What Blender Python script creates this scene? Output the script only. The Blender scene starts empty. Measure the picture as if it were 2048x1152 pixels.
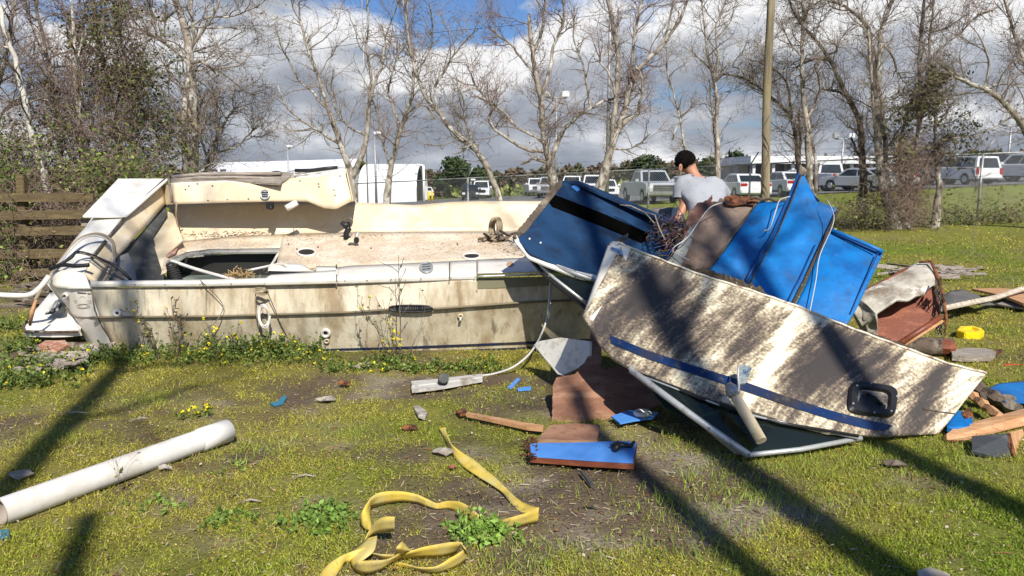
import bpy, bmesh, math, random
import numpy as np
from mathutils import Vector, Matrix, noise as mnoise
random.seed(7); rng = np.random.default_rng(11)
scene = bpy.context.scene; COL = scene.collection
R = math.radians

# ---------------------------------------------------------------- camera
F = 1479.0; HZ = 345.0; CH = 1.6
PITCH = math.atan((576 - HZ) / F)
cam = bpy.data.cameras.new("camera"); camo = bpy.data.objects.new("camera", cam); COL.objects.link(camo)
cam.sensor_width = 36; cam.lens = 36 * F / 2048
cam.clip_start = 0.05; cam.clip_end = 3000
camo.location = (0, 0, CH); camo.rotation_euler = (math.pi / 2 - PITCH, 0, 0)
scene.camera = camo

# ---------------------------------------------------------------- light
SUN_EL = R(42); SX, SY = 0.28, -0.96         # horizontal direction towards the sun
w = bpy.data.worlds.new("World"); scene.world = w; w.use_nodes = True
nt = w.node_tree; nt.nodes.clear(); N = nt.nodes.new; L = nt.links.new
out = N('ShaderNodeOutputWorld'); bg = N('ShaderNodeBackground')
sky = N('ShaderNodeTexSky'); sky.sky_type = 'NISHITA'; sky.sun_disc = False
sky.sun_elevation = SUN_EL; sky.sun_rotation = math.atan2(SX, SY)
tc = N('ShaderNodeTexCoord'); sep = N('ShaderNodeSeparateXYZ'); L(tc.outputs['Generated'], sep.inputs[0])
def wm(op, a, b=None, c=None):
    n = N('ShaderNodeMath'); n.operation = op
    for i, x in enumerate((a, b, c)):
        if x is None: continue
        if isinstance(x, (int, float)): n.inputs[i].default_value = x
        else: L(x, n.inputs[i])
    return n.outputs[0]
def wn(scale, detail, rough, dist, off):
    mp = N('ShaderNodeMapping'); L(tc.outputs['Generated'], mp.inputs[0]); mp.inputs['Location'].default_value = off; mp.inputs['Scale'].default_value = (1, 1, 2.3)
    n = N('ShaderNodeTexNoise'); L(mp.outputs[0], n.inputs['Vector'])
    n.inputs['Scale'].default_value = scale; n.inputs['Detail'].default_value = detail
    n.inputs['Roughness'].default_value = rough; n.inputs['Distortion'].default_value = dist
    return n.outputs['Fac']
def wramp(fac, stops):
    r = N('ShaderNodeValToRGB'); L(fac, r.inputs[0]); e = r.color_ramp.elements
    e[0].position, e[0].color = stops[0][0], (*stops[0][1], 1); e[1].position, e[1].color = stops[-1][0], (*stops[-1][1], 1)
    for p, c in stops[1:-1]:
        x = e.new(p); x.color = (*c, 1)
    return r.outputs[0]
OFF = (1.3, 0.4, 0.35)
cover = wn(3.6, 9, .55, .15, OFF); above = wn(3.6, 5, .5, .15, (OFF[0], OFF[1], OFF[2] + .09)); big = wn(1.7, 3, .5, .0, (4.1, 2.2, 1.0))
cov2 = wm('ADD', cover, wm('MULTIPLY', wm('SUBTRACT', 0.165, sep.outputs[2]), 1.1))
mask = wramp(cov2, [(0.40, (0, 0, 0)), (0.49, (1, 1, 1))])
shade = wm('ADD', wm('ADD', 0.47, wm('MULTIPLY', wm('SUBTRACT', cover, above), 1.9)), wm('MULTIPLY', wm('SUBTRACT', sep.outputs[2], 0.09), 1.3))
cloud = wramp(shade, [(0.28, (.46, .51, .61)), (0.42, (.62, .67, .77)), (0.54, (.86, .90, .98)), (0.68, (1.4, 1.4, 1.42))])
skys = N('ShaderNodeVectorMath'); skys.operation = 'SCALE'; tint = N('ShaderNodeVectorMath'); tint.operation = 'MULTIPLY'; L(sky.outputs[0], tint.inputs[0]); tint.inputs[1].default_value = (.66, .92, 1.35); L(tint.outputs[0], skys.inputs[0]); skys.inputs['Scale'].default_value = 0.12
mx = N('ShaderNodeMix'); mx.data_type = 'RGBA'; L(mask, mx.inputs['Factor']); L(skys.outputs[0], mx.inputs['A']); L(cloud, mx.inputs['B'])
L(mx.outputs['Result'], bg.inputs[0]); bg.inputs[1].default_value = 0.50; L(bg.outputs[0], out.inputs[0])
sl = bpy.data.lights.new("sun", 'SUN'); so = bpy.data.objects.new("sun", sl); COL.objects.link(so)
sl.energy = 4.9; sl.angle = R(0.55); sl.color = (1.0, 0.94, 0.84)
sd = Vector((SX * math.cos(SUN_EL), SY * math.cos(SUN_EL), math.sin(SUN_EL)))
so.rotation_euler = sd.to_track_quat('Z', 'Y').to_euler(); so.location = (5, -10, 20)
scene.view_settings.view_transform = 'Standard'; scene.view_settings.look = 'None'
scene.view_settings.exposure = 0.45; scene.view_settings.gamma = 1

# ---------------------------------------------------------------- pixel -> place
_c, _s = math.cos(PITCH), math.sin(PITCH)
def ray(px, py):
    x = (px - 1024) / F; y = (576 - py) / F
    return (x, _c + y * _s, -_s + y * _c)
def U(px, py, Y):
    r = ray(px, py); return Vector((r[0] / r[1] * Y, Y, CH + r[2] / r[1] * Y))
def terr(x, y):
    t = (y - 8.0) / 16.0; t = 0.0 if t < 0 else (1.0 if t > 1 else t); t = t * t * (3 - 2 * t)
    xx = max(-45.0, min(45.0, x))
    return t * (0.046 * xx - 0.013 * min(y, 150.0) - 0.05)
def G(px, py, dz=0.0):
    r = ray(px, py); Y = 1.0
    if r[2] >= -1e-4: return U(px, py, 200)
    t = (dz - CH) / r[2]
    for _ in range(40):
        x, y = r[0] * t, r[1] * t
        t2 = (terr(x, y) + dz - CH) / r[2]
        t = t * 0.5 + t2 * 0.5
    return Vector((r[0] * t, r[1] * t, CH + r[2] * t))
def vnoise(x, y, z=0.0): return mnoise.noise(Vector((x, y, z)))

# ---------------------------------------------------------------- mesh collecting
class MB:
    def __init__(s): s.v = []; s.f = []; s.uv = []; s.sm = []
    def add(s, vs, fs, uvs=None, smooth=False):
        b = len(s.v); s.v.extend([tuple(p) for p in vs]); s.f.extend([tuple(i + b for i in f) for f in fs])
        s.uv.extend(uvs if uvs is not None else [(p[0], p[1]) for p in vs]); s.sm.extend([smooth] * len(fs)); return s
    def box(s, cx, cy, cz, sx, sy, sz, rot=None):
        m = rot or Matrix.Identity(3); vs = []
        for k in (-1, 1):
            for j in (-1, 1):
                for i in (-1, 1):
                    vs.append(Vector((cx, cy, cz)) + m @ Vector((i * sx / 2, j * sy / 2, k * sz / 2)))
        return s.add(vs, [(0, 2, 3, 1), (4, 5, 7, 6), (0, 1, 5, 4), (2, 6, 7, 3), (0, 4, 6, 2), (1, 3, 7, 5)],
                     [(v.x + v.z * .3, v.y + v.z) for v in vs])
    def tube(s, pts, r, n=8, cap=True, smooth=True, closed=False):
        P = [Vector(p) for p in pts]; K = len(P)
        rr = r if isinstance(r, (list, tuple)) else [r] * K
        t0 = (P[1] - P[0]).normalized(); a = Vector((0, 0, 1)) if abs(t0.z) < .8 else Vector((1, 0, 0))
        u = t0.cross(a).normalized(); vs = []; uv = []; dist = 0
        for i in range(K):
            t = (P[(i + 1) % K] - P[i - 1]) if closed else (P[min(i + 1, K - 1)] - P[max(i - 1, 0)])
            if t.length < 1e-9: t = t0
            t.normalize(); u = (u - t * u.dot(t)).normalized(); v = t.cross(u)
            if i: dist += (P[i] - P[i - 1]).length
            for k in range(n):
                an = 2 * math.pi * k / n; vs.append(P[i] + (u * math.cos(an) + v * math.sin(an)) * rr[i]); uv.append((k / n, dist))
        fs = []
        for i in range(K if closed else K - 1):
            j = (i + 1) % K
            for k in range(n):
                fs.append((i * n + k, i * n + (k + 1) % n, j * n + (k + 1) % n, j * n + k))
        b = len(s.v)
        s.add(vs, fs, uv, smooth)
        if cap and not closed:
            s.f.append(tuple(b + k for k in range(n))[::-1]); s.f.append(tuple(b + (K - 1) * n + k for k in range(n))); s.sm += [False, False]
        return s
    def build(s, name, mat, parent=None, local=False, thick=0, off=1, bevel=0):
        root = Vector((0, 0, 0)); loc = Vector((0, 0, 0))
        if parent is not None:
            p = parent
            while p is not None: root = root + p.location; p = p.parent
        elif not local:
            A = np.array(s.v); loc = Vector((float(A[:, 0].mean()), float(A[:, 1].mean()), float(A[:, 2].min()))); root = loc
        if local: root = Vector((0, 0, 0))
        me = bpy.data.meshes.new(name)
        me.from_pydata([(v[0] - root.x, v[1] - root.y, v[2] - root.z) for v in s.v], [], s.f)
        uvl = me.uv_layers.new(name="uv"); li = np.zeros(len(me.loops), dtype=np.int32); me.loops.foreach_get('vertex_index', li)
        uvl.data.foreach_set('uv', np.array(s.uv, dtype=np.float32)[li].ravel())
        me.polygons.foreach_set('use_smooth', np.array(s.sm, dtype=bool))
        if mat: me.materials.append(mat)
        if thick:
            bm = bmesh.new(); bm.from_mesh(me); bmesh.ops.recalc_face_normals(bm, faces=bm.faces); bm.normal_update(); cl_ = Vector((0, 0, CH)) - root
            sc_ = sum(f.normal.dot((cl_ - f.calc_center_median()).normalized()) * f.calc_area() for f in bm.faces)
            if sc_ < 0: bmesh.ops.reverse_faces(bm, faces=bm.faces[:])
            bm.normal_update(); vs0 = bm.verts[:]; f0 = bm.faces[:]; be = [e for e in bm.edges if len(e.link_faces) == 1]; uvl0 = bm.loops.layers.uv.active
            mp_ = {v: bm.verts.new(v.co - v.normal * thick) for v in vs0}
            for f in f0:
                try: g = bm.faces.new([mp_[v] for v in reversed(f.verts)]); g.smooth = f.smooth
                except ValueError: continue
                d_uv = {l.vert: l[uvl0].uv.copy() for l in f.loops}; inv_ = {mp_[v]: v for v in f.verts}
                for l in g.loops: l[uvl0].uv = d_uv[inv_[l.vert]]
            for e in be:
                a_, b_ = e.verts; 
                try: g = bm.faces.new([a_, b_, mp_[b_], mp_[a_]])
                except ValueError: continue
                f = e.link_faces[0]; d_uv = {l.vert: l[uvl0].uv.copy() for l in f.loops}
                for l, q_ in zip(g.loops, (a_, b_, b_, a_)): l[uvl0].uv = d_uv[q_]
            bmesh.ops.recalc_face_normals(bm, faces=bm.faces); bm.to_mesh(me); bm.free()
        if bevel:
            bm = bmesh.new(); bm.from_mesh(me)
            es = [e for e in bm.edges if len(e.link_faces) == 2 and e.calc_face_angle(0) > 0.6]
            bmesh.ops.bevel(bm, geom=es, offset=bevel, segments=2, affect='EDGES', clamp_overlap=True); bm.to_mesh(me); bm.free()
        me.validate(); me.update()
        o = bpy.data.objects.new(name, me); COL.objects.link(o)
        if parent is not None: o.parent = parent
        else: o.location = loc
        return o
def tag(o, label=None, cat=None, group=None, kind=None):
    if label: o['label'] = label
    if cat: o['category'] = cat
    if group: o['group'] = group
    if kind: o['kind'] = kind
    return o
def thing(name, label, cat, loc=(0, 0, 0), rz=0.0, group=None):
    o = bpy.data.objects.new(name, None); COL.objects.link(o); o.empty_display_size = .1
    o.location = loc; o.rotation_euler = (0, 0, rz); return tag(o, label, cat, group)

def resamp(c, n):
    """polyline of tuples -> n samples by length of its first two coordinates"""
    A = np.array(c, dtype=float); d = np.hypot(np.diff(A[:, 0]), np.diff(A[:, 1])); t = np.concatenate([[0], np.cumsum(d + 1e-9)])
    q = np.linspace(0, t[-1], n); return np.stack([np.interp(q, t, A[:, i]) for i in range(A.shape[1])], 1)
class Sheet:
    """surface through rows of (px,py,Y) curves; every row is a real place in the scene"""
    def __init__(s, rows, nu=40, nv=6, rough=0.0, rs=3.0, bulge=0.0, seed=0):
        Rr = [resamp(c, nu + 1) for c in rows]; pts = []; vv = []; K = len(Rr)
        for k in range(K - 1):
            for j in range(nv):
                f = j / nv; pts.append(Rr[k] * (1 - f) + Rr[k + 1] * f); vv.append((k + f) / (K - 1))
        pts.append(Rr[-1]); vv.append(1.0)
        s.px = np.array(pts); s.nv = len(pts) - 1; s.nu = nu; s.vv = vv
        s.P = [[U(*s.px[j, i]) for i in range(nu + 1)] for j in range(s.nv + 1)]
        if rough or bulge:
            for j in range(s.nv + 1):
                for i in range(nu + 1):
                    p = s.P[j][i]; n = mnoise.noise(Vector((p.x * rs + seed, p.z * rs, p.y * rs))) * rough
                    b = bulge * math.sin(math.pi * i / nu) * math.sin(math.pi * vv[j])
                    s.P[j][i] = p + (p - Vector((0, 0, CH))).normalized() * (n - b)
    def mesh(s, mb=None, smooth=True):
        mb = mb or MB(); W = s.nu + 1
        vs = [p for row in s.P for p in row]; uv = [(i / s.nu, 1 - s.vv[j]) for j in range(s.nv + 1) for i in range(W)]
        mb.add(vs, [(j * W + i, (j + 1) * W + i, (j + 1) * W + i + 1, j * W + i + 1) for j in range(s.nv) for i in range(s.nu)], uv, smooth); return mb
    def at(s, px, py, off=0.0):
        """place on the sheet seen at a pixel, lifted by off towards its front"""
        d = (s.px[:, :, 0] - px) ** 2 + (s.px[:, :, 1] - py) ** 2; j, i = np.unravel_index(np.argmin(d), d.shape)
        i0 = min(max(i, 1), s.nu - 1); j0 = min(max(j, 1), s.nv - 1) if s.nv > 1 else 0
        a = s.P[j][min(i0 + 1, s.nu)] - s.P[j][i0 - 1]; b = s.P[min(j0 + 1, s.nv)][i] - s.P[max(j0 - 1, 0)][i]
        n = a.cross(b).normalized()
        r = Vector(ray(px, py)); o = Vector((0, 0, CH))
        if n.dot(r) > 0: n = -n
        t = (s.P[j][i] - o).dot(n) / r.dot(n); return o + r * t + n * off
class Plane:
    def __init__(s, a, b, c):
        a, b, c = U(*a), U(*b), U(*c); s.n = (b - a).cross(c - a).normalized(); s.p = a
        if s.n.dot(a - Vector((0, 0, CH))) > 0: s.n = -s.n
    def at(s, px, py, off=0.0):
        r = Vector(ray(px, py)); o = Vector((0, 0, CH)); t = (s.p - o).dot(s.n) / r.dot(s.n); return o + r * t + s.n * off
def plate(pl, outline, name, mat, parent=None, thick=.01, off=0.0, jag=0, jagseed=1, **kw):
    """solid board: outline seen at pixels on a real plane, thickness behind it"""
    pts = outline
    if jag:
        rd = random.Random(jagseed); q = []
        for i in range(len(outline)):
            a, b = outline[i], outline[(i + 1) % len(outline)]; q.append(a[:2])
            if len(a) > 2:
                L_ = math.hypot(b[0] - a[0], b[1] - a[1]); m = max(2, int(L_ / 4))
                for k in range(1, m):
                    f = k / m; q.append((a[0] + (b[0] - a[0]) * f + rd.uniform(-jag, jag) * .5, a[1] + (b[1] - a[1]) * f + rd.uniform(-jag, jag)))
        pts = q
    fr = [pl.at(p[0], p[1], off) for p in pts]; bk = [p - pl.n * thick for p in fr]; n = len(fr)
    e1 = (fr[1] - fr[0]).normalized(); e2 = pl.n.cross(e1); uv = [((p - fr[0]).dot(e1), (p - fr[0]).dot(e2)) for p in fr]
    mb = MB(); mb.add(fr + bk, [tuple(range(n)), tuple(range(2 * n - 1, n - 1, -1))] + [(i, i + n, (i + 1) % n + n, (i + 1) % n) for i in range(n)], uv + uv)
    o = mb.build(name, mat, parent, **kw)
    bm = bmesh.new(); bm.from_mesh(o.data); bmesh.ops.triangulate(bm, faces=[f for f in bm.faces if len(f.verts) > 4]); bmesh.ops.recalc_face_normals(bm, faces=bm.faces); bm.to_mesh(o.data); bm.free()
    return o
def ring(surf, cx, cy, rx, ry, off=0.0, n=24, pw=1.0, rot=0.0):
    q = []
    for k in range(n):
        a = 2 * math.pi * k / n; ca, sa = math.cos(a), math.sin(a)
        x = rx * math.copysign(abs(ca) ** pw, ca); y = ry * math.copysign(abs(sa) ** pw, sa)
        q.append(surf.at(cx + x * math.cos(rot) - y * math.sin(rot), cy + x * math.sin(rot) + y * math.cos(rot), off))
    return q
def disc(surf, cx, cy, rx, ry, off, name, mat, parent, thick=.006, **kw):
    t = ring(surf, cx, cy, rx, ry, off, **kw); b = ring(surf, cx, cy, rx * 1.06, ry * 1.06, off - thick, **kw); n = len(t)
    return MB().add(t + b, [tuple(range(n))] + [(i, i + n, (i + 1) % n + n, (i + 1) % n) for i in range(n)]).build(name, mat, parent)

# ---------------------------------------------------------------- materials
def M(name, base, rough=.6, layers=(), bump=0.0, bscale=40, metal=0.0, spec=.4, attr=None, bstretch=(1, 1, 1), coord='Object'):
    m = bpy.data.materials.new(name); m.use_nodes = True; nt = m.node_tree; bs = nt.nodes['Principled BSDF']
    N = nt.nodes.new; L = nt.links.new; tc = N('ShaderNodeTexCoord')
    bs.inputs['Roughness'].default_value = rough; bs.inputs['Metallic'].default_value = metal; bs.inputs['Specular IOR Level'].default_value = spec
    if attr:
        a = N('ShaderNodeAttribute'); a.attribute_name = attr; cur = a.outputs['Color']
    else:
        r = N('ShaderNodeRGB'); r.outputs[0].default_value = (*base, 1); cur = r.outputs[0]
    for i, ly in enumerate(layers):
        col, sc, st, lo, hi = ly[:5]; co = ly[5] if len(ly) > 5 else coord; amt = ly[6] if len(ly) > 6 else 1.0; det = ly[7] if len(ly) > 7 else 6
        skew = ly[8] if len(ly) > 8 else 0
        src = tc.outputs[co]
        mp = N('ShaderNodeMapping'); L(src, mp.inputs[0]); mp.inputs['Scale'].default_value = st; mp.inputs['Location'].default_value = (i * 3.1 + .7, i * 1.7, i * 2.3)
        if skew: mp.inputs['Rotation'].default_value = (0, 0, skew); mp.vector_type = 'TEXTURE' if False else 'POINT'
        n = N('ShaderNodeTexNoise'); L(mp.outputs[0], n.inputs['Vector']); n.inputs['Scale'].default_value = sc; n.inputs['Detail'].default_value = det; n.inputs['Roughness'].default_value = .62
        mr = N('ShaderNodeMapRange'); L(n.outputs['Fac'], mr.inputs[0]); mr.inputs[1].default_value = lo; mr.inputs[2].default_value = hi; mr.inputs[4].default_value = amt
        mx = N('ShaderNodeMix'); mx.data_type = 'RGBA'; L(mr.outputs[0], mx.inputs['Factor']); L(cur, mx.inputs['A']); mx.inputs['B'].default_value = (*col, 1); cur = mx.outputs['Result']
    L(cur, bs.inputs['Base Color'])
    if bump:
        mp = N('ShaderNodeMapping'); L(tc.outputs['Object'], mp.inputs[0]); mp.inputs['Scale'].default_value = bstretch
        n = N('ShaderNodeTexNoise'); L(mp.outputs[0], n.inputs['Vector']); n.inputs['Scale'].default_value = bscale; n.inputs['Detail'].default_value = 6
        b = N('ShaderNodeBump'); b.inputs['Strength'].default_value = min(1, bump); b.inputs['Distance'].default_value = .02 * max(1, bump); L(n.outputs['Fac'], b.inputs['Height']); L(b.outputs[0], bs.inputs['Normal'])
    return m
def glassy(name, tint, rough=.03, tr=.6):
    m = bpy.data.materials.new(name); m.use_nodes = True; nt = m.node_tree; nt.nodes.clear(); N = nt.nodes.new; L = nt.links.new
    o = N('ShaderNodeOutputMaterial'); a = N('ShaderNodeBsdfTransparent'); a.inputs[0].default_value = (*tint, 1); g = N('ShaderNodeBsdfGlossy'); g.inputs['Roughness'].default_value = rough
    g.inputs[0].default_value = (.9, .95, .93, 1); f = N('ShaderNodeFresnel'); f.inputs[0].default_value = 1.5; x = N('ShaderNodeMixShader'); d = N('ShaderNodeBsdfDiffuse'); d.inputs[0].default_value = (.12, .15, .12, 1)
    y = N('ShaderNodeMixShader'); y.inputs[0].default_value = .06; L(a.outputs[0], y.inputs[1]); L(d.outputs[0], y.inputs[2])
    L(f.outputs[0], x.inputs[0]); L(y.outputs[0], x.inputs[1]); L(g.outputs[0], x.inputs[2]); L(x.outputs[0], o.inputs[0]); return m
I3 = (1, 1, 1)
gel = M('gelcoat', (.60, .49, .33), .45, [((.68, .60, .45), 3, I3, .45, .65), ((.42, .30, .17), 9, I3, .60, .72, 'Object', .55), ((.10, .07, .04), 55, I3, .72, .76, 'Object', .7)], .12, 30)
gelw = M('gelcoat_white', (.72, .69, .62), .4, [((.55, .47, .34), 5, I3, .52, .7, 'Object', .6), ((.12, .10, .08), 40, I3, .70, .76, 'Object', .6)], .08, 30)
hullm = M('hull_dirty', (.56, .50, .37), .5, [((.63, .57, .44), 3, I3, .45, .6), ((.25, .17, .08), 4, (1, 1, .35), .45, .66, 'Object', .8, 9), ((.20, .13, .07), 22, (1, 1, .15), .54, .70, 'Object', .65, 9), ((.20, .15, .09), 90, I3, .60, .70, 'Object', .55), ((.05, .035, .02), 7, (1.4, 1, .10), .60, .70, 'Object', .65, 9)], .12, 40)
deckm = M('deck_dirty', (.60, .49, .35), .6, [((.70, .62, .49), 2.5, I3, .45, .6), ((.40, .22, .12), 3.2, I3, .54, .72, 'Object', .45, 9), ((.24, .13, .07), 40, I3, .52, .66, 'Object', .75, 9), ((.10, .07, .05), 80, I3, .64, .72, 'Object', .6)], .15, 60)
def make_mildew():
    m = bpy.data.materials.new('mildew_panel'); m.use_nodes = True; nt = m.node_tree; bs = nt.nodes['Principled BSDF']; N = nt.nodes.new; L = nt.links.new; bs.inputs['Roughness'].default_value = .65
    tc = N('ShaderNodeTexCoord'); at = N('ShaderNodeAttribute'); at.attribute_name = 'grime'
    def noi(sc, co, loc, det=10, ro=.62, sca=1.0):
        mp = N('ShaderNodeMapping'); L(tc.outputs[co], mp.inputs[0]); mp.inputs['Scale'].default_value = sc; mp.inputs['Location'].default_value = loc; n = N('ShaderNodeTexNoise'); L(mp.outputs[0], n.inputs['Vector']); n.inputs['Scale'].default_value = sca; n.inputs['Detail'].default_value = det; n.inputs['Roughness'].default_value = ro; return n.outputs['Fac']
    def mt(op, a, b, c=None):
        n = N('ShaderNodeMath'); n.operation = op
        for i, x in enumerate((a, b, c)):
            if x is None: continue
            if isinstance(x, (int, float)): n.inputs[i].default_value = x
            else: L(x, n.inputs[i])
        return n.outputs[0]
    s1 = noi((42, 2.6, 1), 'UV', (1.2, .4, 0)); s2 = noi((11, 1.6, 1), 'UV', (4.2, 2.4, 0)); s3 = noi((1, 1, 1), 'Object', (0, 0, 0), 12, .7, 9.0); s4 = noi((1, 1, 1), 'Object', (5, 0, 0), 6, .6, 55.0)
    f = mt('MULTIPLY_ADD', mt('SUBTRACT', s1, .5), 2.1, at.outputs['Fac']); f = mt('MULTIPLY_ADD', mt('SUBTRACT', s2, .5), 1.0, f); f = mt('MULTIPLY_ADD', mt('SUBTRACT', s3, .5), .6, f); f = mt('MULTIPLY_ADD', mt('SUBTRACT', s4, .5), 1.3, f); f = mt('MULTIPLY', f, .92)
    r = N('ShaderNodeValToRGB'); L(f, r.inputs[0]); e = r.color_ramp.elements; e[0].position = .06; e[0].color = (.62, .58, .47, 1); e[1].position = 1.0; e[1].color = (.038, .031, .028, 1)
    for p_, c_ in ((.20, (.50, .44, .31)), (.36, (.30, .245, .165)), (.54, (.15, .115, .08)), (.75, (.065, .05, .040))): x = e.new(p_); x.color = (*c_, 1)
    L(r.outputs[0], bs.inputs['Base Color']); bp = N('ShaderNodeBump'); bp.inputs['Strength'].default_value = .5; bp.inputs['Distance'].default_value = .006; L(s4, bp.inputs['Height']); L(bp.outputs[0], bs.inputs['Normal']); return m
mildew = make_mildew()
blue = M('blue_liner', (.003, .15, .44), .5, [((.002, .065, .24), 3, I3, .45, .65, 'Object', .8), ((.05, .07, .07), 6, (1, 1, .25), .56, .70, 'Object', .45, 9), ((.07, .25, .60), 14, (1, 1, .3), .62, .8, 'Object', .4), ((.05, .06, .06), 60, I3, .64, .72, 'Object', .6), ((.02, .05, .12), 2.2, I3, .56, .70, 'Object', .6)], .12, 25)
bluedk = M('blue_carpet', (.001, .031, .092), .8, [((.0008, .012, .04), 6, I3, .48, .66), ((.25, .42, .5), 30, I3, .70, .76, 'Object', .35)], .4, 90)
bluelt = M('blue_paint', (.08, .26, .66), .35, [((.05, .14, .4), 9, I3, .6, .75, 'Object', .5), ((.08, .05, .03), 45, I3, .66, .7)], .1, 30)
stripe = M('stripe_blue', (.006, .024, .085), .4, [((.035, .03, .028), 5, I3, .46, .62, 'Object', .85), ((.10, .09, .07), 20, (1, 1, .3), .56, .68, 'Object', .6), ((.3, .27, .2), 60, I3, .66, .72, 'Object', .5)], .05)
ply = M('plywood', (.22, .105, .062), .65, [((.33, .18, .11), 3, (1, 1, 6), .45, .6), ((.10, .05, .035), 22, (1, 1, .1), .55, .7, 'Object', .6)], .12, 60)
plyred = M('red_wood', (.17, .05, .025), .45, [((.26, .09, .045), 5, (1, 1, 4), .5, .65), ((.05, .02, .012), 18, I3, .6, .7, 'Object', .7)], .12, 50)
brownp = M('brown_backing', (.15, .105, .08), .8, [((.22, .16, .12), 3, I3, .45, .6), ((.07, .045, .035), 10, (1, 1, .4), .55, .7, 'Object', .7), ((.16, .15, .06), 6, I3, .62, .75, 'Object', .5)], .3, 60)
torn = M('torn_wood', (.24, .085, .03), .9, [((.05, .02, .012), 16, I3, .42, .56), ((.45, .2, .06), 30, I3, .62, .72)], .8, 60)
rawwood = M('raw_wood', (.42, .22, .10), .7, [((.52, .32, .17), 6, (1, 6, 6), .45, .65), ((.16, .07, .03), 14, (1, 6, 6), .58, .7, 'Object', .7)], .25, 50)
greywood = M('weathered_wood', (.24, .20, .16), .85, [((.36, .32, .27), 6, (1, 8, 8), .45, .6), ((.07, .055, .045), 16, (1, 8, 8), .55, .68, 'Object', .8)], .5, 60)
fencew = M('fence_wood', (.10, .072, .035), .9, [((.17, .13, .06), 3, (1, 8, 8), .45, .65), ((.05, .04, .025), 9, (1, 8, 8), .55, .68, 'Object', .8)], .5, 40)
vinyl = M('torn_vinyl', (.42, .39, .33), .6, [((.20, .16, .12), 5, I3, .44, .62), ((.55, .52, .46), 9, I3, .56, .66), ((.30, .10, .05), 14, I3, .64, .70)], .4, 22)
black = M('black_plastic', (.012, .012, .013), .45, [((.06, .055, .05), 20, I3, .6, .75)], .1)
rubber = M('black_rubber', (.02, .02, .02), .8)
greyg = M('grey_interior', (.055, .058, .055), .7, [((.12, .12, .11), 5, I3, .5, .66), ((.04, .04, .04), 14, I3, .6, .7, 'Object', .7)], .2)
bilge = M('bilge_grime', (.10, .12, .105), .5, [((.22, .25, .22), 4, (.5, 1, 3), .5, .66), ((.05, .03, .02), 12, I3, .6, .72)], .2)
alu = M('aluminium', (.50, .51, .50), .4, [((.16, .15, .13), 12, I3, .55, .7, 'Object', .7)], .05, metal=.45)
steel = M('galvanised', (.36, .37, .37), .5, [((.2, .2, .19), 8, I3, .5, .7)], .05, metal=.5)
dirtyrope = M('old_rope', (.30, .24, .16), .9, bump=.4, bscale=200)
hosem = M('grey_hose', (.50, .49, .46), .5)
whitep = M('white_pvc', (.68, .66, .62), .4, [((.46, .40, .31), 4, (1, 1, 1), .46, .70, 'Object', .65, 9), ((.18, .15, .12), 30, I3, .68, .74, 'Object', .7)], .05, 20)
creamp = M('cream_tube', (.60, .50, .33), .6, [((.35, .27, .15), 12, I3, .5, .7, 'Object', .6)], .15, 50)
strapm = M('yellow_webbing', (.60, .44, .07), .8, [((.56, .50, .22), 5, I3, .45, .62, 'Object', .8), ((.26, .18, .06), 9, I3, .50, .70, 'Object', .75, 9), ((.10, .06, .03), 40, I3, .68, .76, 'Object', .6)], 0)
floatm = M('yellow_plastic', (.78, .55, .01), .4, [((.4, .25, .02), 15, I3, .6, .7)], .05)
greyfab = M('grey_fabric', (.11, .105, .10), .95, [((.19, .17, .15), 8, I3, .5, .66)], .4, 40)
chgrey = M('charcoal_board', (.045, .05, .055), .75, [((.09, .095, .10), 10, I3, .5, .7)], .15)
bark = M('pale_bark', (.27, .235, .19), .9, [((.50, .47, .42), 3.5, (1, 1, .6), .46, .60), ((.08, .06, .045), 6, (1, 1, .7), .50, .60, 'Object', .9, 9), ((.20, .21, .12), 5, I3, .58, .72, 'Object', .6)], .6, 25)
barkw = M('white_bark', (.48, .45, .40), .9, [((.62, .60, .55), 3, (1, 1, .6), .46, .6), ((.16, .13, .10), 9, (1, 1, 1.5), .60, .70, 'Object', .8)], .5, 25)
barkd = M('dark_bark', (.10, .075, .055), .95, [((.26, .22, .17), 4, (1, 1, .4), .50, .64), ((.03, .022, .018), 12, (1, 1, .4), .55, .66)], .7, 25)
twigm = M('twig_bark', (.16, .125, .095), .95, [((.30, .25, .20), 1.2, I3, .45, .6)], 0)
twigr = M('reddish_twigs', (.16, .11, .085), .95, [((.27, .20, .16), 1.5, I3, .45, .6)], 0)
polem = M('pole_wood', (.21, .17, .11), .9, [((.33, .28, .18), 2, (1, 1, .2), .45, .62), ((.09, .075, .04), 4, (2, 2, .12), .52, .66, 'Object', .8), ((.22, .19, .05), 1.2, (1, 1, .5), .5, .68, 'Object', .6)], .5, 22, bstretch=(3, 3, .3))
carw = M('white_car_paint', (.72, .73, .74), .25, spec=.6); cars = M('silver_car_paint', (.46, .48, .50), .3, spec=.6, metal=.2); cark = M('black_car_paint', (.02, .022, .028), .25, spec=.6)
carg = M('car_window', (.018, .022, .025), .08, spec=.7); chrome = M('chrome', (.5, .5, .5), .25, metal=.8); redl = M('tail_lamp', (.38, .01, .015), .3); headl = M('head_lamp', (.65, .66, .66), .15)
bwhite = M('white_sheet_metal', (.74, .75, .76), .5, [((.62, .63, .64), .6, I3, .5, .7)], .0); bdark = M('dark_opening', (.05, .045, .04), .8, [((.14, .12, .10), .6, I3, .5, .65)])
skin = M('skin', (.42, .20, .12), .5, [((.34, .14, .085), 12, I3, .5, .7, 'Object', .5)], .05, 120); hairm = M('hair', (.007, .005, .0045), .85, bump=1, bscale=140, bstretch=(1, 1, .25), spec=.15)
shirt = M('grey_cotton', (.31, .32, .35), .9, [((.25, .26, .29), 6, I3, .5, .68)], .5, 9); jeans = M('denim', (.05, .07, .12), .9)
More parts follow.
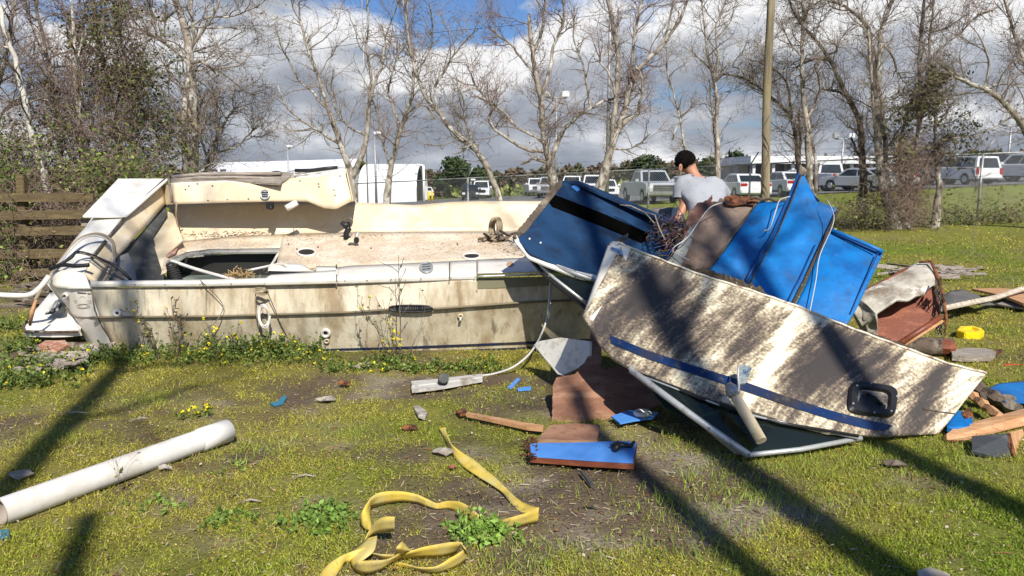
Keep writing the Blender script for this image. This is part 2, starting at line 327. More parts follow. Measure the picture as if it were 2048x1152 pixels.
asph = M('asphalt', (.13, .13, .13), .9, [((.19, .185, .175), .35, I3, .45, .62), ((.07, .07, .07), 3, I3, .6, .7)], .1)
# ================================================================ numpy meshes
def npmesh(name, V, Fc, mat, parent=None, col=None, origin=None, smooth=False):
    V = np.asarray(V, dtype=np.float32); Fc = np.asarray(Fc, dtype=np.int32); k = Fc.shape[1]
    if parent is None:
        loc = np.array(origin if origin is not None else (V[:, 0].mean(), V[:, 1].mean(), V[:, 2].min()), dtype=np.float32)
    else:
        loc = np.zeros(3, dtype=np.float32); p = parent
        while p is not None: loc = loc + np.array(p.location); p = p.parent
    me = bpy.data.meshes.new(name); me.vertices.add(len(V)); me.vertices.foreach_set('co', (V - loc).ravel())
    me.loops.add(Fc.size); me.loops.foreach_set('vertex_index', Fc.ravel()); me.polygons.add(len(Fc))
    me.polygons.foreach_set('loop_start', np.arange(0, Fc.size, k, dtype=np.int32)); me.polygons.foreach_set('loop_total', np.full(len(Fc), k, dtype=np.int32))
    me.polygons.foreach_set('use_smooth', np.full(len(Fc), smooth)); me.materials.append(mat)
    if col is not None:
        a = me.color_attributes.new(name='tint', type='FLOAT_COLOR', domain='POINT'); c = np.ones((len(V), 4), dtype=np.float32); c[:, :3] = col; a.data.foreach_set('color', c.ravel())
    me.update(calc_edges=True); me.validate()
    o = bpy.data.objects.new(name, me); COL.objects.link(o)
    if parent is None: o.location = [float(x) for x in loc]
    else: o.parent = parent
    return o
def nrm(v): return v / (np.linalg.norm(v, axis=-1, keepdims=True) + 1e-9)
def nptubes(P, Rr, n=3):
    """P (N,K,3), Rr (N,K) -> verts, quads"""
    Nn, K, _ = P.shape; T = np.empty_like(P); T[:, 1:-1] = P[:, 2:] - P[:, :-2]; T[:, 0] = P[:, 1] - P[:, 0]; T[:, -1] = P[:, -1] - P[:, -2]; T = nrm(T)
    m = nrm(P[:, -1] - P[:, 0]); ref = np.where(np.abs(m[:, 2:3]) < .75, np.array([[0, 0, 1.]]), np.array([[1., .2, 0]]))[:, None, :]
    Uu = nrm(np.cross(T, ref)); Vv = np.cross(T, Uu); a = np.arange(n) * 2 * np.pi / n
    V = P[:, :, None, :] + (Uu[:, :, None, :] * np.cos(a)[None, None, :, None] + Vv[:, :, None, :] * np.sin(a)[None, None, :, None]) * Rr[:, :, None, None]
    idx = np.arange(Nn * K * n).reshape(Nn, K, n); A = idx[:, :-1, :]; B = idx[:, 1:, :]
    Q = np.stack([A, np.roll(A, -1, axis=2), np.roll(B, -1, axis=2), B], -1).reshape(-1, 4)
    return V.reshape(-1, 3), Q
def joinvf(parts):
    Vs = []; Fs = []; b = 0
    for V, Q in parts: Vs.append(V); Fs.append(Q + b); b += len(V)
    return np.concatenate(Vs), np.concatenate(Fs)
def leaves(C, size, up=.0, asp=.55, rg=rng):
    """diamond leaves at C (N,3) with size (N,)"""
    n = len(C); d = nrm(rg.normal(size=(n, 3)) + np.array([0, 0, up])); e = nrm(np.cross(d, rg.normal(size=(n, 3))))
    s = np.asarray(size)[:, None] if np.ndim(size) else size
    V = np.stack([C, C + d * s * .5 + e * s * asp * .5, C + d * s, C + d * s * .5 - e * s * asp * .5], 1).reshape(-1, 3)
    return V, np.arange(n * 4).reshape(-1, 4)
def vmat(name, rough=.8, spec=.2, trans=0.0, layers=()):
    m = M(name, (1, 1, 1), rough, layers, attr='tint', spec=spec); return m
leafm = vmat('leaf', .6, .25); grassm = vmat('grass_blade', .75, .15); groundm = M('turf_soil', (1, 1, 1), .95, [((.05, .04, .025), 60, I3, .55, .72, 'Object', .6), ((.38, .32, .20), 35, I3, .62, .72, 'Object', .5), ((.30, .30, .07), 9, I3, .58, .72, 'Object', .4)], .9, 45, attr='tint', spec=.1)

# ================================================================ ground
def fbm(X, Y, sc, seed):
    """cheap value noise on arrays"""
    g = np.random.default_rng(seed).random((64, 64)); tot = np.zeros_like(X, dtype=float); am = 0
    for o_ in range(4):
        x = X * sc * 2 ** o_ + o_ * 17.3; y = Y * sc * 2 ** o_ + o_ * 9.1; xi = np.floor(x).astype(int); yi = np.floor(y).astype(int); fx = x - xi; fy = y - yi
        fx = fx * fx * (3 - 2 * fx); fy = fy * fy * (3 - 2 * fy); a = g[xi % 64, yi % 64]; b = g[(xi + 1) % 64, yi % 64]; c = g[xi % 64, (yi + 1) % 64]; d = g[(xi + 1) % 64, (yi + 1) % 64]
        k = .55 ** o_; tot += k * ((a * (1 - fx) + b * fx) * (1 - fy) + (c * (1 - fx) + d * fx) * fy); am += k
    return tot / am
SOIL = [(.55, 3.7, .8, .6, .95), (.25, 3.15, .7, .4, .9), (-.35, 3.5, .5, .3, .5), (-.9, 5.2, .6, .2, .5), (.2, 4.9, .5, .35, .45), (-.55, 4.1, .5, .5, .25), (-1.2, 3.3, .5, .3, .3), (-.5, 5.6, 1.2, .25, .5), (1.0, 5.5, 1.2, .7, .4), (-5.6, 8.8, 1.4, .9, .8), (-4.6, 6.6, .7, .4, .8), (4.6, 6.0, .8, .5, .5)]
def soilness(X, Y):
    s = (fbm(X, Y, 1.1, 3) - .53) * 3.2
    for x, y, a, b, k in SOIL: s = s + k * 1.6 * np.exp(-((X - x) / a) ** 2 - ((Y - y) / b) ** 2)
    return np.clip(s + (fbm(X, Y, 7, 5) - .5) * 1.3, 0, 1)
def greenness(X, Y): return np.clip((fbm(X, Y, .8, 8) - .53) * 3.0 + np.clip((X - .4) * .5, 0, 1) * .28 + .10 * (Y > 6) + (fbm(X, Y, 5, 9) - .5) * .8, 0, 1)
def terrA(X, Y):
    t = np.clip((Y - 8) / 16, 0, 1); t = t * t * (3 - 2 * t); return t * (.046 * np.clip(X, -45, 45) - .013 * np.minimum(Y, 150) - .05)
def bumps(X, Y): return ((fbm(X, Y, 1.6, 21) - .5) * .05 + (fbm(X, Y, 9, 22) - .5) * .022) * np.clip((Y + 2) / 3, 0, 1) * np.clip((30 - Y) / 20, 0, 1)
def axis_(a, b, st, lo, hi):
    m = list(np.arange(a, b, st)); s = st; x = b
    while x < hi: m.append(x); s *= 1.14; x += s
    m.append(hi); s = st; x = a; l = []
    while x > lo: s *= 1.14; x -= s; l.append(max(x, lo))
    return np.array(sorted(set(l + m)))
gx = axis_(-7, 7, .06, -900, 900); gy = axis_(2.2, 11, .06, -30, 1600)
GX, GY = np.meshgrid(gx, gy); GZ = terrA(GX, GY) + bumps(GX, GY) - .004
sn = soilness(GX, GY)[..., None]; gn = greenness(GX, GY)[..., None]; hn = fbm(GX, GY, 3.0, 31)[..., None]
c_soil = np.array([.115, .085, .058]); c_soil2 = np.array([.24, .20, .15]); c_y = np.array([.185, .165, .042]); c_g = np.array([.13, .155, .025])
tc_ = (c_y * (1 - gn) + c_g * gn) * (.75 + .5 * hn); so_ = c_soil * (1 - np.clip((hn - .5) * 4, 0, 1)) + c_soil2 * np.clip((hn - .5) * 4, 0, 1)
tcol = tc_ * (1 - sn) + so_ * sn; far = np.clip((GY[..., None] - 14) / 12, 0, 1); tcol = tcol * (1 - far) + np.array([.19, .215, .03]) * (.8 + .4 * hn) * far
nx_, ny_ = len(gx), len(gy); I_ = np.arange(nx_ * ny_).reshape(ny_, nx_)
Fg = np.stack([I_[:-1, :-1], I_[:-1, 1:], I_[1:, 1:], I_[1:, :-1]], -1).reshape(-1, 4)
gr = npmesh('ground', np.stack([GX, GY, GZ], -1).reshape(-1, 3), Fg, groundm, col=tcol.reshape(-1, 3), origin=(0, 0, 0), smooth=True); tag(gr, kind='structure')

def blades(n, y0, y1, h0, h1, wd, name, leafy=False, xr=1.05):
    u = rng.random(n); Y = 1 / ((1 / y0) * (1 - u) + (1 / y1) * u); X = (rng.random(n) * 2 - 1) * (xr * Y + 1.2)
    s = soilness(X, Y); keep = rng.random(n) > s * .93; tuft = fbm(X, Y, 6, 41); keep &= rng.random(n) < np.clip((tuft - .30) * 3.2, .12, 1)
    X, Y, tuft = X[keep], Y[keep], tuft[keep]; n = len(X); Z = terrA(X, Y) + bumps(X, Y) - .004
    sc = np.clip(Y / 5.5, .75, 5); a = rng.random(n) * 2 * np.pi; hh = (h0 + (h1 - h0) * rng.random(n) ** 2) * (.4 + 1.1 * tuft) * np.clip(sc, .9, 1.5); ww = wd * sc * (.6 + .8 * rng.random(n))
    g = greenness(X, Y); r = rng.random((n, 1)); g = g[:, None]
    cy = np.array([.33, .315, .04]); cg = np.array([.18, .255, .025]); ct = np.array([.40, .31, .15])
    c = cy * (1 - g) + cg * g; c = np.where(rng.random((n, 1)) < .13 * (1.3 - g), ct, c) * (.35 + 1.15 * r)
    C = np.stack([X, Y, Z], -1)
    if leafy:
        C[:, 2] += .004 + hh * .5 * rng.random(n); d = np.stack([np.cos(a), np.sin(a), .15 + .5 * rng.random(n)], -1); e = np.stack([-np.sin(a), np.cos(a), (rng.random(n) - .5) * .8], -1); s_ = ww[:, None]
        V = np.stack([C, C + d * s_ * .5 + e * s_ * .35, C + d * s_, C + d * s_ * .5 - e * s_ * .35], 1).reshape(-1, 3); Fq = np.arange(n * 4).reshape(-1, 4); cc = np.repeat(c, 4, 0)
    else:
        sd_ = np.stack([np.cos(a), np.sin(a), np.zeros(n)], -1) * ww[:, None] * .5; b = rng.random(n) * 2 * np.pi; ln = .3 + 1.1 * rng.random(n)
        tip = C + np.stack([np.cos(b) * ln, np.sin(b) * ln, np.ones(n)], -1) * hh[:, None]
        V = np.stack([C - sd_, C + sd_, tip], 1).reshape(-1, 3); Fq = np.arange(n * 3).reshape(-1, 3); cc = np.repeat(c, 3, 0)
    o = npmesh(name, V, Fq, grassm, col=cc, origin=(0, 0, 0)); return tag(o, kind='stuff')
tag(blades(920000, 2.3, 17, .008, .040, .0040, 'grass'), 'short yellow green lawn grass over patchy brown soil', 'grass')
tag(blades(470000, 2.3, 24, .006, .03, .011, 'ground_weeds', True), 'small leafed ground weeds mixed into the yellow green lawn', 'weeds')
def litter():
    n = 9000; u = rng.random(n); Y = 1 / ((1 / 2.4) * (1 - u) + (1 / 9) * u); X = (rng.random(n) * 2 - 1) * (.8 * Y); s = soilness(X, Y); k = rng.random(n) < .2 + s; X, Y = X[k], Y[k]; n = len(X)
    a = rng.random(n) * 2 * np.pi; l = .005 + .022 * rng.random(n) ** 3; Z = terrA(X, Y) + bumps(X, Y) + .004
    C = np.stack([X, Y, Z], -1); d = np.stack([np.cos(a), np.sin(a), rng.normal(size=n) * .1], -1) * l[:, None]; P = np.stack([C - d, C + d], 1)
    V, Q = nptubes(P, np.repeat((.0012 + .0022 * rng.random((n, 1))), 2, 1), 3); pal = np.array([[.32, .25, .17], [.12, .08, .05], [.36, .31, .24], [.2, .1, .05]])
    c = pal[rng.integers(0, 4, n)]; return npmesh('litter', V, Q, grassm, col=np.repeat(c, 6, 0), origin=(0, 0, 0))
tag(litter(), 'tiny twigs and wood chips strewn over the bare soil', 'litter', kind='stuff')

def fallen():
    n = 5200; u = rng.random(n); Y = 1 / ((1 / 2.4) * (1 - u) + (1 / 12) * u); X = (rng.random(n) * 2 - 1) * (Y + .8); Z = terrA(X, Y) + bumps(X, Y) + .012 + .015 * rng.random(n); C = np.stack([X, Y, Z], -1)
    V, Q = leaves(C, .008 + .02 * rng.random(n) ** 2, rg=rng, asp=.6); V[:, 2] = np.maximum(V[:, 2] * .6 + np.repeat(Z, 4) * .4, .003); pal = np.array([[.30, .21, .11], [.14, .08, .045], [.42, .36, .26], [.24, .10, .04], [.10, .13, .03], [.10, .14, .03]]); return npmesh('fallen_leaves', V, Q, grassm, col=np.repeat(pal[rng.integers(0, 6, n)], 4, 0), origin=(0, 0, 0))
tag(fallen(), 'tiny dead leaves and flakes scattered all over the lawn', 'leaves', kind='stuff')

def zone(name, x0, x1, y0, y1, mat, dz, nx=30, ny=14, edge=0.0):
    xs = np.linspace(x0, x1, nx); ys = np.linspace(y0, y1, ny); X, Y = np.meshgrid(xs, ys); 
    if edge: Y = Y + edge * (X - x0) / (x1 - x0)
    Z = terrA(X, Y) + dz; I = np.arange(nx * ny).reshape(ny, nx); Fz = np.stack([I[:-1, :-1], I[:-1, 1:], I[1:, 1:], I[1:, :-1]], -1).reshape(-1, 4)
    return tag(npmesh(name, np.stack([X, Y, Z], -1).reshape(-1, 3), Fz, mat, origin=(0, 0, 0)), kind='structure')
zone('parking_lot', -60, 75, 44, 86, asph, .05, 50, 20, 6)
redsoil = M('red_soil', (.30, .09, .04), .95, [((.38, .22, .14), 1.5, I3, .5, .65)], .2)
zone('red_dirt_strip', -17, -6, 47, 57, redsoil, .09)

# ================================================================ trees
def smooth_trace(tr, Y, rg, amp=.35):
    """(px,py,w px) -> world polyline and radii; wandering a little in depth"""
    A = resamp([t for t in tr], max(6, int(len(tr) * 3))); 
    for _ in range(2): A[1:-1] = .25 * A[:-2] + .5 * A[1:-1] + .25 * A[2:]
    A[1:-1, :2] += rg.normal(size=(len(A) - 2, 2)) * .9
    ph = rg.random() * 6.28; k = np.linspace(0, 1, len(A)); Yd = Y + amp * np.sin(k * 5 + ph) * k * np.sign(rg.random() - .5)
    P = np.array([U(a[0], a[1], y) for a, y in zip(A, Yd)]); r = A[:, 2] * .5 * Yd / F; return P, r
def grow(S, D, Ln, K, wander, up, rg, grav=0.0):
    P = [S]; d = nrm(D)
    for k in range(K - 1):
        d = nrm(d + rg.normal(size=d.shape) * wander + np.array([0, 0, up])); P.append(P[-1] + d * Ln[:, None] / (K - 1))
    return np.stack(P, 1)
def sample(P, Rr, n, rg, lo=.15, hi=1.0):
    """n places on the branches P (N,K,3): positions, tangents, radii, weight by length"""
    ln = np.linalg.norm(P[:, -1] - P[:, 0], axis=1); i = rg.choice(len(P), n, p=ln / ln.sum()); K = P.shape[1]; t = (lo + (hi - lo) * rg.random(n)) * (K - 1.001); k = t.astype(int); f = (t - k)[:, None]
    a = P[i, k]; b = P[i, k + 1]; return a * (1 - f) + b * f, nrm(b - a), Rr[i, k] * (1 - f[:, 0]) + Rr[i, k + 1] * f[:, 0]
def branchdirs(T, ang, rg):
    q = nrm(np.cross(T, rg.normal(size=T.shape))); a = R(ang[0]) + (R(ang[1]) - R(ang[0])) * rg.random(len(T)); return T * np.cos(a)[:, None] + q * np.sin(a)[:, None]
def tree(name, label, Y, traces, n1=26, n2=170, n3=700, l1=1.5, l2=.75, l3=.38, mat=bark, tmat=None, group=None, leafn=0, leafc=(.12, .07, .04), up=.06, seed=0, cat='tree', tmin=.0026, lsize=.05, hi=1.0, amp=.35, depthw=1.0):
    rg = np.random.default_rng(seed + 100); tmat = tmat or twigm
    base = traces[0][0]; root = None; TP = []; TR = []; V_, Q_ = [], []
    for ti, tr in enumerate(traces):
        P, r = smooth_trace(tr, Y, rg, 0 if ti == 0 and False else amp)
        if ti == 0:
            gz = terr(P[0][0], P[0][1])
            P[0][2] = min(P[0][2], gz) - .05
            r = r * (1 + .5 * np.exp(-np.arange(len(r)) / 2.0)); bx = P[0].copy(); bx[2] = gz
            root = thing(name, label, cat, tuple(float(v) for v in bx), group=group)
        else:   # join to what was traced before
            allp = np.concatenate(TP); j = np.argmin(((allp - P[0]) ** 2)[:, [0, 2]].sum(1)); sh = allp[j] - P[0]; fal = np.exp(-np.arange(len(P)) / 4.0)[:, None]
            P = P + sh * fal
        TP.append(P); TR.append(r); V_.append(nptubes(P[None], r[None], 9))
    V, Q = joinvf(V_); npmesh('trunk', V, Q, mat, root, smooth=True)
    K = 12; RP = np.stack([resample3(P, K) for P in TP]); RR = np.stack([np.interp(np.linspace(0, 1, K), np.linspace(0, 1, len(r)), r) for r in TR])
    RR = np.minimum(RR, .07)
    parts = []
    S, T, r0 = sample(RP, RR, n1, rg, .30, hi); D = branchdirs(T, (25, 75), rg); L1 = l1 * (.4 + .9 * rg.random(n1)); P1 = grow(S, D, L1, 9, .22, up, rg); R1 = np.clip(r0, .008, .028)[:, None] * (.85 * (1 - np.linspace(0, 1, 9)) + .18)[None] * .65
    parts.append(nptubes(P1, np.maximum(R1, tmin), 5))
    n2 = int(n2 * 1.3); S, T, r0 = sample(np.concatenate([P1, np.stack([resample3(P, 9) for P in TP])]), np.concatenate([R1, np.stack([np.interp(np.linspace(0, 1, 9), np.linspace(0, 1, len(r)), np.minimum(r, .03)) for r in TR])]), n2, rg, .2, 1.0)
    D = branchdirs(T, (25, 70), rg); L2 = l2 * (.35 + .9 * rg.random(n2)); P2 = grow(S, D, L2, 7, .26, up, rg); R2 = np.clip(r0 * .55, .0045, .011)[:, None] * (1 - .7 * np.linspace(0, 1, 7))[None]
    parts.append(nptubes(P2, np.maximum(R2, tmin), 4))
    n3 = int(n3 * 1.75); S, T, r0 = sample(P2, R2, n3, rg, .1, 1.0); D = branchdirs(T, (20, 70), rg); L3 = l3 * (.3 + 1.0 * rg.random(n3)); P3 = grow(S, D, L3, 6, .3, up, rg); R3 = np.full((n3, 6), tmin) * (1.15 - .4 * np.linspace(0, 1, 6))[None]
    parts.append(nptubes(P3, R3, 3)); V, Q = joinvf(parts); npmesh('branches', V, Q, tmat, root)
    if leafn:
        S, T, _ = sample(P3, R3, leafn, rg, 0, 1); V, Q = leaves(S, lsize * (.5 + rg.random(leafn)), rg=rg); c = np.array(leafc)[None] * (.5 + rg.random((leafn, 1))); npmesh('foliage', V, Q, leafm, root, col=np.repeat(c, 4, 0))
    return root, TP, P3
def resample3(P, n):
    P = np.asarray(P); d = np.linalg.norm(np.diff(P, axis=0), axis=1); t = np.concatenate([[0], np.cumsum(d)]); q = np.linspace(0, t[-1], n); return np.stack([np.interp(q, t, P[:, i]) for i in range(3)], 1)
BG = 'bare winter trees along the chain link fence'
def ext(tr, up=120):
    """carry a stem on above the top of the picture"""
    a, b = tr[-2], tr[-1]; k = up / max(8, abs(a[1] - b[1])); return tr + [(b[0] + (b[0] - a[0]) * k * .5, b[1] - up, b[2] * .6)]
tree('bare_tree', 'slender bare tree forking low beside the white barn, left of its arched end', 22, [
    ext([(708, 420, 17), (702, 350, 13), (690, 310, 11), (672, 262, 10), (655, 215, 8), (640, 160, 6), (615, 100, 5), (600, 40, 4), (596, 0, 3)]),
    ext([(703, 358, 11), (715, 330, 11), (735, 280, 10), (737, 208, 8), (746, 174, 6), (732, 97, 5), (738, 30, 4), (735, 0, 3)]), [(735, 215, 7), (749, 163, 6), (767, 128, 5), (767, 87, 4), (784, 35, 3), (800, 0, 2)],
    [(680, 285, 7), (640, 262, 5), (600, 240, 4), (572, 215, 3), (556, 170, 2)], [(655, 215, 6), (625, 185, 5), (590, 150, 3), (566, 100, 3), (550, 50, 2)], [(735, 280, 5), (690, 255, 4), (660, 200, 3), (668, 140, 3)]],
    n1=44, n2=300, n3=1500, l1=1.7, seed=1, group=BG, leafn=350)
tree('bare_tree', 'bare tree standing in front of the arched white barn, with a reddish twig clump', 22.5, [
    ext([(772, 405, 12), (776, 370, 11), (781, 340, 10), (795, 278, 10), (812, 226, 8), (826, 188, 6), (829, 139, 5), (820, 90, 4), (812, 40, 3), (816, 0, 3)]),
    [(812, 226, 6), (842, 208, 4), (858, 214, 4), (869, 238, 3)], [(800, 260, 6), (785, 215, 5), (775, 180, 4), (790, 130, 3), (800, 90, 3)], [(781, 340, 5), (765, 280, 4), (757, 232, 3), (745, 200, 3)]],
    n1=30, n2=240, n3=1400, l1=1.3, seed=2, group=BG, tmat=twigr, leafn=250)
tree('bare_tree', 'bare tree leaning left over the parking lot with one long bowed trunk', 21.5, [
    ext([(1003, 425, 12), (998, 399, 11), (985, 354, 12), (968, 319, 12), (951, 295, 11), (923, 278, 10), (895, 250, 9), (874, 219, 8), (847, 194, 7), (833, 146, 6), (819, 104, 5), (815, 62, 4), (806, 0, 3)]),
    [(874, 219, 6), (868, 167, 5), (888, 149, 4), (902, 118, 4), (923, 90, 3), (950, 60, 2)], [(968, 300, 5), (962, 285, 4), (940, 290, 3), (925, 300, 2)], [(951, 295, 5), (925, 240, 4), (928, 190, 3), (905, 160, 2)], [(833, 146, 4), (860, 110, 3), (868, 60, 3), (860, 10, 2)]],
    n1=36, n2=260, n3=1300, l1=1.5, seed=3, group=BG, leafn=300)
tree('bare_tree', 'broad bare tree left of the gantry of lights, with long crooked side limbs', 21, [
    ext([(1118, 425, 19), (1110, 390, 18), (1100, 333, 15), (1093, 306, 13), (1086, 278, 10), (1084, 226, 12), (1081, 187, 10), (1072, 153, 9), (1065, 104, 9), (1058, 38, 8)], 10),
    [(1093, 306, 9), (1055, 302, 6), (1017, 278, 6), (989, 260, 6), (972, 233, 5), (989, 222, 5), (982, 205, 4), (947, 170, 4), (944, 149, 3), (933, 128, 2)],
    [(1108, 292, 6), (1072, 271, 5), (1038, 257, 5), (1010, 226, 4), (986, 208, 4), (950, 190, 2)],
    [(1100, 320, 12), (1117, 278, 9), (1128, 257, 8), (1152, 236, 7), (1176, 219, 6), (1215, 198, 5), (1235, 198, 4)],
    [(1176, 219, 5), (1173, 174, 4), (1166, 132, 4), (1145, 83, 3), (1150, 30, 2)], ext([(1083, 187, 8), (1100, 149, 7), (1104, 97, 6), (1117, 66, 5), (1135, 31, 4), (1125, 0, 3)]),
    [(1093, 323, 7), (1069, 316, 6), (1041, 328, 4)], [(1072, 153, 6), (1045, 120, 4), (1020, 85, 4), (1000, 75, 3), (975, 50, 2)], [(1090, 245, 5), (1110, 225, 4), (1115, 205, 3), (1135, 210, 2)], [(1066, 100, 7), (1085, 60, 6), (1090, 20, 5), (1090, -60, 4)]],
    n1=60, n2=420, n3=2400, l1=1.2, l2=.6, seed=4, group=BG, tmat=twigr, leafn=500)
tree('bare_tree', 'thick trunked bare tree behind the blue carpeted wreck, with crooked rising limbs', 20.5, [
    ext([(1192, 430, 24), (1197, 385, 20), (1211, 333, 17), (1222, 299, 15), (1239, 253, 13), (1253, 215, 11), (1256, 180, 10), (1263, 156, 9), (1291, 121, 8), (1322, 97, 8), (1347, 62, 6), (1371, 17, 5)]),
    [(1237, 258, 10), (1267, 233, 7), (1281, 226, 6), (1277, 208, 6), (1284, 194, 5), (1286, 156, 4), (1270, 130, 3)], ext([(1229, 302, 9), (1229, 226, 10), (1236, 194, 9), (1239, 139, 9), (1232, 69, 8), (1218, 17, 8)]),
    ext([(1260, 156, 7), (1263, 104, 6), (1270, 52, 5), (1284, 3, 5)]), [(1236, 194, 5), (1225, 150, 4), (1195, 122, 4), (1215, 102, 3), (1228, 85, 3)], [(1224, 290, 5), (1250, 300, 3), (1275, 290, 3), (1300, 268, 2)], ext([(1322, 97, 6), (1340, 40, 4), (1345, 5, 3)])],
    n1=60, n2=400, n3=2300, l1=1.3, l2=.6, seed=5, group=BG, tmat=twigr, leafn=450)
tree('bare_tree', 'thin pale sapling rising just above the head of the man', 20, [ext([(1382, 430, 6), (1378, 390, 5), (1371, 299, 5), (1361, 243, 4), (1350, 194, 4), (1335, 156, 3), (1333, 115, 3)], 20), [(1361, 243, 3), (1350, 260, 2), (1345, 280, 2)]], n1=12, n2=50, n3=200, l1=.7, l2=.4, seed=6, group=BG)
tree('bare_tree', 'slim straight pale tree between the man and the wooden utility pole', 20.5, [
    ext([(1440, 430, 10), (1438, 350, 8), (1433, 278, 8), (1435, 174, 7), (1417, 132, 5), (1410, 69, 4), (1404, 0, 3)]), ext([(1435, 174, 5), (1442, 104, 4), (1428, 52, 3), (1449, 17, 3)]), [(1425, 390, 5), (1428, 330, 4), (1424, 250, 3), (1418, 160, 2)], [(1434, 165, 4), (1460, 130, 3), (1490, 140, 2), (1510, 165, 2)]],
    n1=34, n2=230, n3=1300, l1=1.2, seed=7, group=BG, leafn=300)
tree('bare_tree', 'pale upright tree right of the utility pole, behind the tall blue peak', 20, [
    ext([(1625, 430, 15), (1622, 385, 13), (1617, 312, 13), (1615, 243, 12), (1607, 194, 9), (1603, 139, 8), (1605, 69, 7), (1607, 0, 6)]),
    [(1616, 250, 6), (1636, 201, 5), (1641, 163, 4), (1629, 128, 4)], [(1640, 425, 8), (1636, 347, 7), (1629, 295, 6), (1618, 262, 5)], ext([(1606, 40, 5), (1618, 10, 4)]), [(1607, 120, 4), (1580, 90, 3), (1560, 40, 2)]],
    n1=34, n2=220, n3=1200, l1=1.0, seed=8, group=BG, leafn=300)
tree('bare_tree', 'dark crooked tree arching left across the utility pole', 21, [
    [(1603, 430, 12), (1598, 333, 11), (1591, 278, 8), (1588, 243, 7), (1563, 208, 5), (1542, 194, 4), (1501, 163, 4), (1476, 149, 4), (1435, 149, 3)], [(1598, 333, 6), (1602, 280, 5), (1597, 235, 5), (1600, 215, 3)], [(1588, 243, 5), (1575, 160, 4), (1545, 132, 3), (1500, 120, 2)]],
    n1=34, n2=220, n3=1200, l1=1.0, mat=barkd, seed=9, group=BG, leafn=200)
tree('bare_tree', 'dark trunked tree bending left over the parked silver car', 20.5, [
    ext([(1728, 430, 14), (1726, 347, 13), (1723, 295, 12), (1723, 250, 11), (1709, 215, 10), (1692, 194, 9), (1678, 156, 8), (1657, 115, 7), (1636, 83, 6), (1608, 56, 5), (1588, 31, 4)]),
    [(1692, 198, 5), (1667, 181, 4), (1640, 177, 3)], [(1657, 115, 4), (1630, 112, 4), (1590, 135, 3)], [(1657, 110, 4), (1678, 108, 3), (1675, 90, 3), (1660, 85, 2)], [(1735, 330, 5), (1715, 300, 4), (1704, 275, 4)]],
    n1=34, n2=240, n3=1300, l1=1.1, mat=barkd, seed=10, group=BG, leafn=300)
tree('bare_tree', 'tall double trunked tree at the grassy edge, tallest of the right hand clump', 19.5, [
    ext([(1790, 446, 20), (1778, 420, 17), (1768, 380, 16), (1760, 340, 15), (1758, 278, 15), (1754, 208, 12), (1751, 156, 11), (1747, 104, 9), (1737, 52, 8), (1709, 21, 6), (1660, 0, 4)], 40),
    ext([(1757, 200, 10), (1762, 156, 10), (1758, 87, 9), (1765, 45, 8), (1782, 14, 6)]), [(1782, 432, 12), (1770, 340, 10), (1768, 243, 9), (1761, 190, 7)], [(1745, 330, 6), (1742, 220, 6), (1738, 120, 5), (1735, 60, 4)], [(1760, 80, 5), (1790, 110, 4), (1800, 190, 3)]],
    n1=50, n2=330, n3=1900, l1=1.3, seed=11, group=BG, leafn=500)
rK, tpK, p3K = tree('vine_clad_tree', 'tree wrapped in green vine and brown brush, right of the double trunk', 19.7, [
    ext([(1812, 448, 12), (1815, 420, 11), (1825, 340, 9), (1841, 243, 8), (1841, 174, 7), (1834, 121, 6), (1845, 69, 6), (1848, 0, 5)]), [(1862, 128, 4), (1890, 90, 4), (1917, 73, 3), (1945, 38, 3), (1976, 21, 3), (1990, 15, 2)],
    [(1828, 400, 8), (1800, 340, 7), (1805, 260, 6), (1822, 200, 5), (1860, 140, 4)], [(1800, 440, 6), (1835, 380, 5), (1862, 300, 4), (1900, 270, 3)], ext([(1836, 300, 5), (1862, 139, 5), (1858, 69, 5), (1869, 0, 4)])],
    n1=50, n2=400, n3=2000, l1=1.0, l2=.6, seed=12, tmat=twigr, leafn=600)
tree('bare_tree', 'slim pale tree beside the fence post, right of the vine clad clump', 19.5, [
    [(1870, 436, 13), (1876, 399, 11), (1878, 350, 10), (1872, 295, 9), (1870, 220, 6), (1880, 160, 4)], [(1872, 295, 5), (1900, 280, 4), (1956, 271, 3), (2022, 236, 2), (2040, 225, 2)], [(1876, 330, 4), (1920, 340, 3), (1960, 335, 2)]],
    n1=18, n2=110, n3=600, l1=.8, seed=13, group=BG)
tree('bare_tree', 'heavy limb of a bare tree reaching in from the right edge of the photo', 18, [
    [(2130, 480, 26), (2110, 380, 22), (2080, 300, 18), (2048, 257, 14), (2028, 226, 12), (2001, 198, 11), (1973, 177, 9), (1938, 167, 8), (1910, 153, 6), (1890, 135, 4)],
    ext([(2120, 330, 9), (2090, 200, 8), (2048, 115, 7), (2032, 80, 6), (2022, 35, 5), (2008, 0, 4)]), [(1973, 177, 5), (1980, 120, 4), (1965, 80, 3), (1950, 60, 2)], [(1960, 175, 4), (2000, 165, 3), (2048, 175, 2)]],
    n1=40, n2=280, n3=1500, l1=1.3, seed=14, group=BG, leafn=250)
